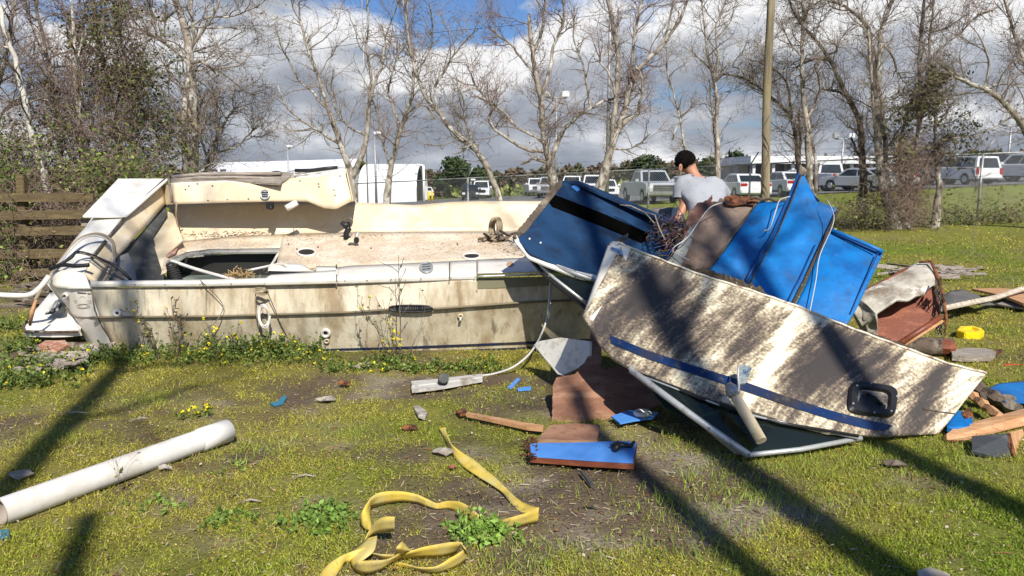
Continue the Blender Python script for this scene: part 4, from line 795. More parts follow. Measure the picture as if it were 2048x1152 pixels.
    MB().box(hx + .01, 0, hood - .34, .10, W_ * .60, .34).build('grille', black, root, local=True, bevel=.02)
    MB().box(-hx - .035 if kind != 'sedan' else -hx - .02, 0, tail - .4 if kind != 'sedan' else sill + .40, .03, .34, .16).build('licence_plate', bwhite, root, local=True)
    if kind == 'pickup':
        MB().box(-hx + 1.3, 0, belt + .06, 1.9, W_ * .8, .02).build('bed', black, root, local=True)
        for dz in (-.46, -.34, -.22): MB().box(hx + .02, 0, hood + dz, .12, W_ * .62, .045).build('grille_bar', chrome, root, local=True)
    MB().box(0, 0, sill - .02, L_ * .86, W_ * .8, .14).build('underbody', black, root, local=True)
    return root
FR = R(90)
vehicle('parked_suv', 'white full size utility vehicle seen from behind, right of the tree clump', 1916, 53, FR + R(8), 'suv', carw)
vehicle('parked_car', 'white sedan seen from behind directly right of the shoulder of the man', 1483, 45, FR + R(2), 'sedan', carw)
vehicle('parked_car', 'white sedan seen from behind just right of the utility pole', 1570, 47, FR + R(3), 'sedan', carw)
vehicle('parked_pickup', 'large silver pickup truck facing the camera left of the man', 1298, 46, -FR + R(6), 'pickup', cars, cat='pickup')
vehicle('parked_car', 'white car mostly hidden behind the head of the man', 1370, 51, FR + R(6), 'sedan', carw)
vehicle('parked_pickup', 'white pickup seen from behind between the pale trunks and the dark bending tree', 1650, 54, FR + R(4), 'pickup', carw, cat='pickup')
vehicle('parked_car', 'silver sedan side on behind the dark bending tree', 1715, 50, FR + R(28), 'sedan', cars)
vehicle('parked_car', 'white sedan with red tail lamp just left of the double trunked tree', 1768, 54, FR + R(10), 'sedan', carw)
vehicle('parked_pickup', 'grey pickup half hidden behind the vine clad clump', 1838, 58, FR + R(8), 'pickup', cars, cat='pickup')
vehicle('parked_suv', 'black utility vehicle seen from behind right of the white one', 2003, 56, FR + R(6), 'suv', cark)
vehicle('parked_suv', 'white utility vehicle cut by the right edge of the photo', 2050, 53, FR + R(10), 'suv', carw)
vehicle('parked_car', 'small dark car far off above the pale hull wall', 941, 78, -FR + R(3), 'hatch', cark)
vehicle('parked_suv', 'white utility vehicle parked beside the small dark car', 964, 84, -FR - R(2), 'suv', carw)
vehicle('parked_pickup', 'far white pickup behind the small dark car', 936, 100, R(120), 'pickup', carw, cat='pickup')
vehicle('parked_pickup', 'white pickup facing the camera left of the broad bare tree', 1070, 84, -FR + R(5), 'pickup', carw, cat='pickup')
vehicle('parked_pickup', 'grey pickup half behind the trunk of the broad bare tree', 1099, 72, -FR - R(6), 'pickup', cars, cat='pickup')
vehicle('parked_pickup', 'white pickup right of the broad bare tree above the blue carpet edge', 1146, 74, -FR - R(12), 'pickup', carw, cat='pickup')
vehicle('parked_suv', 'white utility vehicle just left of the thick trunked tree', 1185, 70, -FR - R(4), 'suv', carw)
vehicle('parked_car', 'white car showing low behind the thick trunked tree', 1212, 62, -FR - R(4), 'sedan', carw)
vehicle('parked_car', 'pale car under the canopy of the arched barn', 848, 106, FR + R(20), 'hatch', carw)
vehicle('parked_car', 'white car far off between the utility pole and its neighbours', 1595, 60, FR + R(20), 'hatch', carw)
# ================================================================ the wrecked boat hull
def bx_(pl, pts, name, mat, parent, **k): return plate(pl, pts, name, mat, parent, **k)
hull = thing('wrecked_boat_hull', 'long dirty cream boat hull lying in the grass, stripped open, with weeds at its foot', 'boat hull', tuple(G(600, 715)))
S_side = Sheet([[(180, 577, 6.50), (400, 574, 6.46), (700, 563, 6.44), (960, 557, 6.44), (1110, 553, 6.5), (1300, 552, 6.7)],
                [(200, 636, 6.48), (430, 634, 6.42), (700, 626, 6.40), (830, 619, 6.40), (1060, 604, 6.45), (1180, 598, 6.55), (1300, 594, 6.75)],
                [(232, 712, 6.62), (400, 720, 6.58), (700, 722, 6.55), (1000, 712, 6.62), (1190, 700, 6.78), (1300, 694, 6.9)]], 90, 8, rough=.006, rs=2.2)
S_side.mesh().build('hull_side', hullm, hull, thick=.02, off=-1)
S_q = Sheet([[(97, 566, 6.95), (108, 574, 6.66), (135, 577, 6.54), (181, 577, 6.50)], [(124, 600, 6.98), (148, 634, 6.70), (170, 636, 6.56), (201, 636, 6.48)], [(180, 700, 7.0), (188, 708, 6.85), (205, 711, 6.70), (233, 712, 6.62)]], 14, 8)
S_q.mesh().build('stern_quarter', gelw, hull, thick=.02, off=-1)
# transom skin running back from the quarter
tr = [U(97, 566, 6.95), U(124, 600, 6.98), U(180, 700, 7.0)]; fr_ = [U(232, 370, 8.7), U(238, 420, 8.72), U(262, 500, 8.75)]
MB().add(tr + fr_, [(0, 1, 4, 3), (1, 2, 5, 4)], smooth=True).build('transom', gelw, hull, thick=.02)
def moulding(pts, dy, r, name, mat, parent, off=0.0, n=6, m=60):
    A = resamp(pts, m); return MB().tube([U(a[0], a[1], a[2] + dy) for a in A], r, n).build(name, mat, parent)
moulding([(182, 635, 6.47), (430, 633, 6.41), (700, 625, 6.39), (780, 619, 6.39)], -.008, .011, 'rub_strake', M('strake_dark', (.16, .13, .08), .6), hull)
moulding([(868, 618, 6.395), (1060, 604, 6.44), (1180, 599, 6.54)], -.008, .011, 'rub_strake', bpy.data.materials['strake_dark'], hull)
moulding([(124, 606, 6.95), (150, 635, 6.66), (182, 635, 6.53), (200, 635, 6.47)], -.006, .009, 'rub_strake', bpy.data.materials['strake_dark'], hull, m=16)
# gunwale: lip and cap
def cap(x0, x1, yt, yb, Yt, Yb, name='gunwale', mat=gelw, lip=10, n=30):
    def yy(tab, x): return float(np.interp(x, [p[0] for p in tab], [p[1] for p in tab]))
    r0 = []; r1 = []; r2 = []; r3 = []
    for i in range(n + 1):
        x = x0 + (x1 - x0) * i / n; r0.append((x, yy(yt, x), yy(Yt, x))); b = yy(yb, x); Yv = yy(Yb, x); r1.append((x, b - lip * .45, Yv + .01)); r2.append((x, b, Yv - .012)); r3.append((x, b + lip, Yv))
    s = Sheet([r0, r1, r2, r3], n, 3, rough=.004, rs=3); s.mesh().build(name, mat, hull, thick=.012, off=-1); return s
YB = [(95, 6.95), (110, 6.64), (181, 6.47), (400, 6.43), (700, 6.41), (1110, 6.46), (1300, 6.65)]
yb = [(100, 562), (181, 567), (400, 566), (640, 560), (900, 552), (1110, 547), (1300, 545)]
cap(181, 640, [(181, 562), (400, 559), (640, 553)], yb, [(181, 6.56), (640, 6.5)], YB, lip=8)
C2 = cap(529, 672, [(529, 557), (540, 549), (575, 547), (672, 540)], yb, [(529, 6.56), (672, 6.62)], [(x, y - .02) for x, y in YB], lip=9)
C3 = cap(536, 632, [(536, 531), (560, 526), (605, 528), (632, 545)], [(536, 541), (632, 545)], [(536, 6.88), (632, 6.80)], [(536, 6.70), (632, 6.66)], 'raised_lid', gelw, lip=2, n=14)
plate(Plane((536, 543, 6.66), (628, 543, 6.66), (580, 551, 6.62)), [(538, 542), (624, 543), (619, 550), (536, 551)], 'locker_slot', black, hull, thick=.01)
C4 = cap(674, 898, [(674, 535), (700, 531), (800, 527), (898, 522)], yb, [(674, 6.98), (898, 7.02)], YB, lip=10)
cap(632, 675, [(632, 532), (675, 532)], [(632, 548), (675, 548)], [(632, 6.95), (675, 6.95)], [(632, 6.62), (675, 6.62)], lip=2, n=8)
C5 = cap(900, 953, [(900, 522), (953, 519)], yb, [(900, 7.02), (953, 7.04)], YB, lip=9, n=8)
C6 = cap(955, 1125, [(955, 519), (1125, 512)], [(955, 546), (1125, 542)], [(955, 7.04), (1125, 7.15)], YB, lip=3)
moulding([(955, 553, 6.42), (1100, 548, 6.44)], -.02, .010, 'steel_rail', alu, hull, m=12)
plate(Plane((955, 556, 6.43), (1110, 553, 6.47), (955, 578, 6.43)), [(955, 556), (1112, 553), (1115, 570), (955, 578)], 'ledge_shade_strip', M('olive_shade', (.17, .16, .10), .6), hull, thick=.004, off=.0)  # olive strip paints the shade beneath the overhanging ledge
def seam(x, y0, y1, Y, Y1=None, r=.006, dx=0): MB().tube([U(x, y0, Y), U(x + dx * .5, (y0 + y1) / 2, (Y + (Y1 or Y)) / 2 - .012), U(x + dx, y1, Y1 or Y)], r, 5).build('seam_crack', barkd, hull)
seam(673, 530, 572, 6.95, 6.40, .007); seam(899, 523, 562, 7.0, 6.40, .004); seam(954, 520, 582, 7.0, 6.42, .004)
for x in (545, 590, 625, 690, 734, 782, 842, 950, 270, 330, 400, 462): moulding([(x - .8, float(np.interp(x, [p[0] for p in yb], [p[1] for p in yb])) + 3, 6.40), (x + .8, float(np.interp(x, [p[0] for p in yb], [p[1] for p in yb])) + 3, 6.40)], -.0, .006, 'screw', barkd, hull, m=2, n=5)
# transom cap and lid, running back from the near corner
def strip_sheet(L_, R_, name, mat, n=24, nv=4, thick=.02, rough=.004, parent=hull):
    s = Sheet([L_, R_], n, nv, rough=rough, rs=4); s.mesh(smooth=True).build(name, mat, parent, thick=thick, off=-1); return s
strip_sheet([(100, 548, 6.75), (118, 520, 6.95), (150, 478, 7.35), (196, 425, 7.95), (236, 376, 8.55)], [(168, 547, 6.62), (182, 515, 6.9), (214, 476, 7.3), (262, 418, 7.92), (318, 370, 8.5)], 'transom_cap', gelw)
strip_sheet([(99, 548, 6.75), (112, 541, 6.68), (140, 540, 6.6), (170, 546, 6.60)], [(97, 568, 6.93), (108, 574, 6.62), (138, 577, 6.50), (181, 577, 6.46)], 'corner_cap', gelw, 14, 5)
plate(Plane((165, 432, 7.75), (236, 357, 8.6), (252, 432, 7.72)), [(165, 432), (236, 357), (337, 357), (252, 432)], 'engine_lid', M('lid_white', (.74, .72, .68), .5, [((.42, .38, .33), 4, I3, .48, .66, 'Object', .7), ((.2, .17, .14), 40, I3, .64, .72, 'Object', .6)], .1), hull, thick=.02, bevel=.004)
plate(Plane((165, 433, 7.74), (252, 433, 7.71), (200, 435, 7.72)), [(165, 432), (252, 432), (250, 435), (168, 435)], 'lid_edge', gelw, hull, thick=.01, off=.003)
strip_sheet([(170, 547, 6.64), (184, 516, 6.92), (216, 477, 7.32), (264, 419, 7.94), (326, 362, 8.6)], [(192, 566, 6.62), (206, 542, 6.9), (240, 507, 7.3), (282, 462, 7.85), (332, 407, 8.5)], 'transom_inner_panel', gel, rough=.002)
MB().tube([U(*p) for p in ((183, 516, 6.90), (215, 476, 7.30), (263, 418, 7.90), (330, 358, 8.55))], .012, 5).build('rubber_edging', barkd, hull)
plate(Plane((326, 362, 8.6), (352, 408, 8.3), (332, 407, 8.5)), [(322, 366), (340, 372), (352, 408), (332, 409)], 'corner_web', gel, hull, thick=.02)
plate(Plane((215, 567, 7.0), (335, 400, 8.65), (330, 567, 7.4)), [(206, 568), (232, 518), (285, 463), (332, 406), (334, 430), (306, 474), (326, 548), (350, 568)], 'inner_bulkhead', greyg, hull, thick=.02)
plate(Plane((215, 567, 6.85), (275, 500, 7.3), (300, 567, 6.95)), [(205, 568), (240, 512), (256, 505), (268, 530), (275, 568)], 'grey_duct', M('duct_grey', (.20, .20, .19), .5, [((.08, .07, .06), 8, I3, .5, .7)]), hull, thick=.02)
# cream corner pieces
plate(Plane((303, 475, 8.0), (345, 430, 8.5), (326, 550, 7.3)), [(303, 475), (334, 426), (342, 416), (366, 480), (330, 512), (326, 548)], 'corner_panel', gel, hull, thick=.015)
plate(Plane((326, 548, 7.3), (364, 482, 8.15), (357, 512, 7.8)), [(322, 550), (331, 508), (364, 480), (372, 505), (335, 532), (333, 545)], 'corner_shelf', deckm, hull, thick=.015)
# far side wall, ledge, deck
S_far = strip_sheet([(333, 404, 8.72), (520, 402, 8.72), (700, 404, 8.72), (830, 410, 8.75), (900, 404, 8.78), (960, 402, 8.8), (1092, 402, 8.9)], [(366, 482, 8.3), (520, 470, 8.38), (700, 464, 8.40), (860, 463, 8.42), (1040, 463, 8.5)], 'inner_side_wall', gel, 60, 6, .03, .008)
S_led = Sheet([[(341, 366, 8.20), (450, 363, 8.18), (560, 371, 8.16), (582, 356, 8.2), (640, 353, 8.2), (693, 337, 8.22)], [(349, 408, 8.14), (450, 405, 8.12), (612, 401, 8.10), (648, 416, 8.1), (672, 418, 8.08), (707, 400, 8.16)]], 50, 7, rough=.01, rs=3)
S_led.mesh().build('raised_coaming', gel, hull, thick=.02, off=-1)
strip_sheet([(346, 350, 8.75), (560, 347, 8.75), (594, 338, 8.7), (692, 334, 8.7)], [(341, 366, 8.20), (450, 363, 8.18), (560, 371, 8.16), (640, 354, 8.2), (693, 337, 8.22)], 'coaming_top', gelw, 40, 3, .015, .008)
MB().tube([U(692, 336, 8.22), U(700, 370, 8.3), U(708, 404, 8.45)], .012, 5).build('torn_edge', barkd, hull)
plate(Plane((694, 338, 8.22), (707, 400, 8.18), (712, 400, 8.7)), [(693, 337), (697, 336), (712, 399), (707, 402)], 'coaming_end', gel, hull, thick=.01)
for k, (y, r) in enumerate(((349, .022), (356, .02))): MB().tube([U(345, y + 5, 8.4 - k * .1), U(400, y, 8.4 - k * .1), (U(480, y - 1, 8.4 - k * .1)), U(562, y - 2 + k * 4, 8.4 - k * .1)], [r, r * 1.1, r, r * .9], 8).build('teak_rail', greywood, hull)
plate(Plane((345, 362, 8.25), (560, 360, 8.25), (345, 350, 8.55)), [(342, 364), (350, 350), (592, 346), (566, 362), (560, 368), (450, 361)], 'teak_board', greywood, hull, thick=.02, off=.004)
disc(Plane((345, 362, 8.25), (560, 360, 8.25), (345, 350, 8.55)), 553, 350, 11, 3.4, .03, 'rod_holder', black, hull)
disc(Plane((345, 362, 8.25), (560, 360, 8.25), (345, 350, 8.55)), 355, 353, 8, 2.6, .03, 'rod_holder', black, hull)
MB().tube([U(590, 341, 8.5), U(620, 341, 8.5), U(650, 337, 8.5), U(675, 335, 8.5)], .02, 5).build('torn_lip', black, hull)
rd = random.Random(8)
MB().tube([U(580 + i * 6, 349 + 3 * math.sin(i * 1.1), 8.38) for i in range(13)], .010, 5).build('sealant_bead', M('old_sealant', (.30, .28, .24), .9), hull)
ring_t = ring(S_led, 531, 390, 9, 9, .02); MB().tube(ring_t, .008, 5, closed=True).build('vent_ring', alu, hull)
disc(S_led, 531, 390, 8, 8, .015, 'vent', alu, hull)
for dy in (-4, 0, 4): MB().tube([S_led.at(525, 390 + dy, .026), S_led.at(537, 390 + dy, .026)], .005, 4).build('vent_slot', black, hull)
for x, y in ((378, 372), (371, 379), (416, 401), (455, 399), (497, 398), (600, 362), (590, 354), (637, 368), (638, 374), (515, 369), (425, 372), (395, 368), (668, 380), (670, 391), (680, 352)): disc(S_led, x, y, 1.6, 1.4, .005, 'screw_hole', barkd, hull)
MB().box(*U(540, 411, 8.12), .075, .06, .07).build('bracket', black, hull, bevel=.005); MB().tube([U(541, 412, 8.08), U(542, 419, 8.06)], .02, 8).build('bracket_stub', black, hull)
MB().tube([U(572, 417, 8.0), U(594, 405, 8.05)], .035, 16).build('hanging_tube', whitep, hull); MB().tube([U(585, 402, 8.1), U(584, 408, 8.03)], .004, 4).build('hanging_wire', steel, hull)
MB().tube([U(353, 408, 8.1), U(352, 430, 8.2), U(356, 455, 8.25), U(357, 478, 8.2), U(349, 495, 8.0)], .009, 6).build('frayed_cord', dirtyrope, hull)
MB().tube([U(338, 352, 8.3), U(337, 362, 8.15), U(342, 385, 8.1), U(344, 406, 8.08)], .012, 6).build('rubber_edging', barkd, hull)
MB().tube([U(424, 454, 8.58), U(480, 453, 8.58), (U(560, 454, 8.58))], .005, 4).build('gouge_line', M('gouge', (.35, .38, .42), .7), hull)
# deck: two strips, hatch left open between
DF = [(350, 500, 7.95), (366, 482, 8.3), (520, 470, 8.38), (700, 464, 8.40), (860, 463, 8.42), (1045, 463, 8.5)]
S_d1 = Sheet([[(360, 487, 8.22), (366, 482, 8.3), (450, 474, 8.35), (566, 468, 8.39)], [(372, 505, 7.9), (420, 500, 7.95), (500, 498, 7.95), (566, 497, 7.95)]], 30, 4, rough=.006, rs=4); S_d1.mesh().build('deck', deckm, hull, thick=.03, off=-1)
S_d2 = Sheet([[(566, 468, 8.39), (700, 464, 8.40), (860, 463, 8.42), (1045, 463, 8.5), (1090, 463, 8.5)], [(556, 498, 7.93), (562, 520, 7.5), (566, 535, 7.15), (700, 533, 7.02), (900, 524, 7.05), (1128, 514, 7.2)]], 60, 8, rough=.008, rs=4)
S_d2 = Sheet([[(566, 468, 8.39), (700, 464, 8.40), (860, 463, 8.42), (1090, 463, 8.5)], [(551, 537, 7.05), (700, 533, 6.99), (900, 524, 7.04), (1128, 514, 7.2)]], 60, 8, rough=.008, rs=4)
S_d2.mesh().build('deck', deckm, hull, thick=.03, off=-1)
strip_sheet([(335, 520, 7.55), (372, 504, 7.88), (420, 498, 7.93), (566, 496, 7.93)], [(325, 549, 7.35), (370, 510, 7.75), (420, 505, 7.85), (560, 504, 7.85)], 'hatch_frame', M('hatch_alloy', (.30, .29, .26), .5, [((.14, .13, .11), 12, I3, .5, .66)], .1), 24, 2, .02)
strip_sheet([(566, 497, 7.93), (560, 505, 7.8), (551, 522, 7.4), (543, 532, 7.1)], [(558, 503, 7.85), (553, 508, 7.7), (545, 522, 7.35), (538, 532, 7.08)], 'hatch_frame', gelw, 10, 2, .02)
pb = Plane((340, 560, 6.9), (540, 555, 6.9), (340, 508, 8.2)); 
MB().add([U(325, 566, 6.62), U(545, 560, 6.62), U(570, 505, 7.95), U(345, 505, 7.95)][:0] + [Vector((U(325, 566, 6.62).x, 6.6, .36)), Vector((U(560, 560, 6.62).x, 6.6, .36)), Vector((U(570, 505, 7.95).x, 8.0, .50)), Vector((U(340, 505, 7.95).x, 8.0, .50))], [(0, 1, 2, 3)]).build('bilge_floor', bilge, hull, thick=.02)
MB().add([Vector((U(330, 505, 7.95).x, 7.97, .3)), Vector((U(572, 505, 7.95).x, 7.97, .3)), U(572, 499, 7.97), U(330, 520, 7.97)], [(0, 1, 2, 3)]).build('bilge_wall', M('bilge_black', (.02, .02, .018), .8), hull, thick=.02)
for (x, y, rx, ry) in ((613, 506, 16, 6.5), (943, 514, 15, 5)):
    MB().tube(ring(S_d2, x, y, rx + 2, ry + 1, .008), .012, 6, closed=True).build('hole_rim', gelw, hull); disc(S_d2, x, y, rx, ry, .006, 'hole_shade_disc', M('hole_shade', (.02, .014, .01), .9), hull, thick=.02)  # flat dark discs stand in for the shade inside the holes
for (x, y) in ((594, 499), (636, 495), (577, 489), (742, 497), (915, 489), (365, 477)): disc(S_d2 if x > 560 else S_far, x, y, 1.6, 1.2, .008, 'screw_hole', barkd, hull)
disc(C4, 853, 537, 12.5, 10.5, .012, 'compass_vent', alu, hull); MB().tube(ring(C4, 853, 537, 12.5, 10.5, .014), .007, 5, closed=True).build('vent_ring', alu, hull)
for a in (-5, 0, 5): MB().tube([C4.at(845, 537 + a + 1, .018), C4.at(861, 537 + a - 1, .018)], .005, 4).build('vent_slot', greyg, hull)
disc(C6, 1020, 529, 7, 5, .004, 'rust_spot', M('rust', (.40, .19, .07), .9, [((.6, .5, .36), 60, I3, .45, .6)]), hull, thick=.001)
# swivel seat post, cleat, rope heap
def cable(name, label, pts, r, mat, cat='cable', n=6, m=None, par=None, group=None):
    A = [U(*p) for p in pts]; q = []
    for i in range(len(A) - 1):
        p0, p1, p2, p3 = A[max(i - 1, 0)], A[i], A[i + 1], A[min(i + 2, len(A) - 1)]
        for k in range(6):
            t = k / 6; q.append(.5 * ((2 * p1) + (p2 - p0) * t + (2 * p0 - 5 * p1 + 4 * p2 - p3) * t * t + (3 * p1 - p0 - 3 * p2 + p3) * t ** 3))
    q.append(A[-1]); o = MB().tube(q, r, n).build(name, mat, par)
    return o if par is not None else tag(o, label, cat, group)
fit = thing('swivel_fitting', 'black swivel fitting with a ring standing on the deck left of the rope heap', 'boat fitting', tuple(U(693, 476, 8.1)))
MB().tube([U(694, 477, 8.1), U(692, 468, 8.1), U(697, 458, 8.1), U(696, 450, 8.1)], [.04, .03, .035, .02], 8).build('post', black, fit); MB().tube([U(684, 446, 8.1), U(690, 451, 8.08), U(700, 448, 8.1)], [.025, .035, .03], 8).build('arm', black, fit)
MB().tube([U(697 + 8 * math.cos(a / 12 * 6.28), 443 + 7 * math.sin(a / 12 * 6.28), 8.1) for a in range(12)], .009, 6, closed=True).build('ring', barkd, fit)
cl = thing('deck_cleat', 'small metal cleat on a cream block beside the black swivel fitting', 'boat fitting', tuple(U(710, 487, 7.85))); MB().box(*U(706, 481, 7.85), .1, .08, .05).build('base', gel, cl, bevel=.01); MB().tube([U(710, 484, 7.85), U(716, 464, 7.87)], [.014, .02], 8).build('post', alu, cl); MB().box(*U(713, 480, 7.8), .05, .05, .06).build('clamp', black, cl, bevel=.01)
rp = thing('rope_heap', 'heap of old brown rope and hose loops on the deck beside the blue carpeted wreck', 'rope', tuple(U(985, 480, 8.0))); rd = random.Random(5)
for k in range(3):
    c0, c1 = 988 + k * 4, 456 - k * 1; MB().tube([U(c0 + 8 * math.cos(a / 16 * 6.28), c1 + 19 * math.sin(a / 16 * 6.28), 8.05 + .05 * k + .05 * math.sin(a)) for a in range(16)], .018 - .003 * k, 7, closed=True).build('coil', dirtyrope, rp)
for k in range(9):
    x0 = 975 + rd.random() * 30; MB().tube([U(x0 + rd.uniform(-12, 12) * j, 470 + rd.uniform(-7, 9) + j * 2, 8.0 + rd.uniform(-.1, .1)) for j in range(4)], .014, 6).build('rope_end', barkd if k % 2 else dirtyrope, rp)
MB().tube([U(1000, 462, 8.1), U(1015, 470, 8.0), U(1035, 466, 7.8)], .016, 6).build('rope_end', barkd, rp)
# bilge contents
hs = thing('corrugated_hose', 'black corrugated hose standing in the open bilge', 'hose', tuple(U(350, 565, 7.1)))
pts = []; rr = []
for i in range(26): pts.append(U(343 + i * .5, 530 + i * 1.5, 7.15)); rr.append(.052 + .012 * (i % 3 == 0))
MB().tube(pts, rr, 14).build('hose', rubber, hs); MB().tube([U(343 + 9 * math.cos(a), 531 + 4.5 * math.sin(a), 7.12) for a in [k / 12 * 6.28 for k in range(12)]], .014, 6, closed=True).build('collar', rubber, hs)
cable('white_pipe', 'thin white pipe slanting out of the open bilge', [(340, 521, 7.3), (400, 541, 6.95), (480, 563, 6.55)], .018, whitep, 'pipe')
cable('white_hose', 'white hose bending out from under the raised locker lid', [(497, 541, 6.95), (530, 534, 6.9), (560, 528, 6.82), (573, 531, 6.75)], .014, whitep, 'hose')
def straws():
    rd = random.Random(9); m = MB()
    for i in range(110):
        a = rd.random() * 3.14; x = 478 + rd.gauss(0, 18); y = 552 + rd.gauss(0, 5); l = rd.uniform(6, 18); Y = 6.72 + rd.gauss(0, .05); m.tube([U(x, y, Y), U(x + math.cos(a) * l, y - math.sin(a) * l * .7, Y + rd.uniform(-.06, .06))], .0035, 4)
    return tag(m.build('dry_grass_clump', M('straw', (.42, .29, .13), .9, [((.2, .12, .06), 9, I3, .5, .6)])), 'clump of dry straw lying in the open bilge', 'straw', kind='stuff')
straws()
tag(MB().add([U(x, y, Y) for x, y, Y in ((322, 510, 7.7), (345, 492, 7.95), (356, 494, 7.9), (350, 506, 7.75), (336, 514, 7.62))], [(0, 1, 2, 3, 4)]).build('peeled_flake', M('peel', (.45, .22, .16), .9, [((.6, .5, .4), 30, I3, .5, .6)]), hull, thick=.01))
# stern hardware on the hull side
for (x, y, r, nm, mt) in ((236, 626, 6, 'drain_fitting', whitep), (652, 665, 7.5, 'drain_fitting', whitep), (132, 591, 5, 'drain_fitting', whitep), (921, 631, 4, 'drain_fitting', creamp), (654, 681, 4, 'drain_fitting', hullm)):
    sf = S_q if x < 182 else S_side; MB().tube(ring(sf, x, y, r, r * .9, .012, 16), .013 * r / 6, 7, closed=True).build(nm, mt, hull); disc(sf, x, y, r * .55, r * .5, .01, 'drain_bore', black, hull)
MB().tube([S_side.at(921, 633, .0), S_side.at(921, 638, .04)], .012, 8).build('drain_stub', alu, hull)
MB().tube([S_q.at(216, 697, -.02), S_side.at(219, 696, .03)], .05, 18).build('exhaust_pipe', whitep, hull); disc(S_side, 219, 695, 9, 7.5, .035, 'exhaust_bore', black, hull)
# crest and nameplate on the quarter
def crest():
    m = MB(); o = lambda x, y: S_q.at(x, y, .004); m.tube(ring(S_q, 167, 612, 13, 4.5, .004, 22), .0018, 4, closed=True); m.tube(ring(S_q, 167, 612, 9, 3, .004, 18), .0012, 4, closed=True)
    m.tube([o(150, 601), o(183, 602), o(183, 606), o(150, 605)], .0014, 4, closed=True); m.tube([o(160, 595), o(165, 592), o(171, 595)], .0014, 4); m.build('crest', M('crest_ink', (.25, .21, .17), .7), hull)
    MB().tube([o(156, 585), o(173, 586)], .006, 5).build('slot', barkd, hull); MB().tube([o(176, 587), o(182, 587)], .006, 5).build('slot', barkd, hull)
crest()
MB().tube([S_side.at(x, y, .003) for x, y in ((183, 580), (190, 620), (203, 650), (222, 680), (231, 696))], .006, 5).build('corner_seam', barkd, hull)
# long slotted vent
vt = ring(S_side, 823, 616, 43, 5.2, .03, 30, pw=.8); MB().tube(vt, .008, 6, closed=True).build('side_vent', black, hull)
disc(S_side, 823, 616, 42, 5.0, .028, 'vent_grille', black, hull)
for k in range(16): MB().tube([S_side.at(789 + k * 4.6, 619, .034), S_side.at(791 + k * 4.6, 613, .034)], .004, 4).build('vent_slat', greyg, hull)
# painted boot stripes
def band(sf, up, lo, off, name, mat, par, m=50):
    a = resamp(up, m); b = resamp(lo, m); T = [sf.at(x, y, off) for x, y in a[:, :2]]; Bt = [sf.at(x, y, off) for x, y in b[:, :2]]
    return MB().add(T + Bt, [(i, i + 1, m + i + 1, m + i) for i in range(m - 1)], [(i / m, 1) for i in range(m)] + [(i / m, 0) for i in range(m)]).build(name, mat, par)
band(S_side, [(620, 698), (800, 693), (1000, 685), (1200, 676)], [(620, 702), (800, 698), (1000, 690), (1200, 682)], .005, 'boot_stripe', stripe, hull)
band(S_side, [(240, 705), (620, 709), (800, 704), (1000, 696), (1200, 687)], [(240, 710), (620, 717), (800, 712), (1000, 703), (1200, 693)], .005, 'boot_stripe', stripe, hull)
# swim platform
sp = Sheet([[(62, 630, 7.0), (100, 585, 7.6), (112, 583, 7.6), (128, 604, 7.0)], [(46, 655, 6.72), (50, 660, 6.66), (100, 661, 6.60), (158, 660, 6.62)]], 24, 6); sp.mesh().build('swim_platform', gelw, hull, thick=.07, off=-1, bevel=.01)
MB().tube([U(*p) for p in ((60, 632, 7.0), (47, 654, 6.72), (50, 662, 6.63), (100, 664, 6.58), (156, 663, 6.6))], .012, 6).build('platform_trim', barkd, hull)
pl_ = Plane((93, 637, 6.85), (128, 600, 7.2), (130, 632, 6.82)); plate(pl_, [(93, 634), (113, 611), (126, 600), (134, 624), (132, 630)], 'platform_slot', greyg, hull, thick=.01, off=.035)
for k in range(3): MB().tube([pl_.at(100 + k * 9, 632 - k * 2, .042), pl_.at(117 + k * 4, 610 - k * 2, .042)], .012, 6).build('step_rung', alu, hull)
for x in (52, 56): MB().tube([U(x, 664, 6.68), U(x + 8, 688, 6.75)], .014, 6).build('platform_strut', steel, hull)
# hoses and cables at the stern
cable('white_hose', 'white hose drooping from the stern corner out of the left edge', [(-30, 588, 6.5), (20, 591, 6.5), (58, 590, 6.55), (80, 575, 6.6), (98, 552, 6.68)], .026, whitep, 'hose')
cable('bent_hose', 'grey brown hose arching over the transom cap', [(70, 600, 6.5), (95, 560, 6.7), (130, 510, 6.9), (160, 478, 7.1), (195, 468, 7.15), (220, 478, 7.1), (229, 500, 7.0), (224, 535, 6.9), (205, 565, 6.75)], .016, dirtyrope, 'hose')
cable('bent_hose', 'thinner grey hose inside the arch over the transom cap', [(110, 540, 6.75), (140, 500, 6.95), (170, 475, 7.12), (200, 473, 7.12), (222, 488, 7.05), (226, 515, 6.95), (215, 545, 6.8)], .010, hosem, 'hose')
cable('black_cable', 'black cable bundle draped from the transom cap into the cockpit', [(100, 540, 6.66), (140, 517, 6.75), (152, 505, 6.8), (175, 508, 6.85), (205, 520, 6.8), (235, 535, 6.8), (262, 560, 6.8)], .015, black)
cable('black_cable', 'black cable lying flat across the near end of the transom cap', [(100, 538, 6.64), (125, 530, 6.62), (150, 532, 6.6), (178, 530, 6.62)], .02, black)
cable('brown_cable', 'thin brown cable curling beside the black bundle', [(160, 506, 6.8), (190, 515, 6.75), (225, 540, 6.75), (245, 558, 6.8)], .008, barkd)
for k, (a, b) in enumerate(((100, 560), (96, 556))): pass
tag(MB().tube([U(72, 600, 6.45), U(64, 625, 6.4), U(60, 650, 6.5)], [.012, .02, .012], 6).build('wood_sliver', rawwood), 'orange wood sliver leaning beside the swim platform', 'wood scrap')
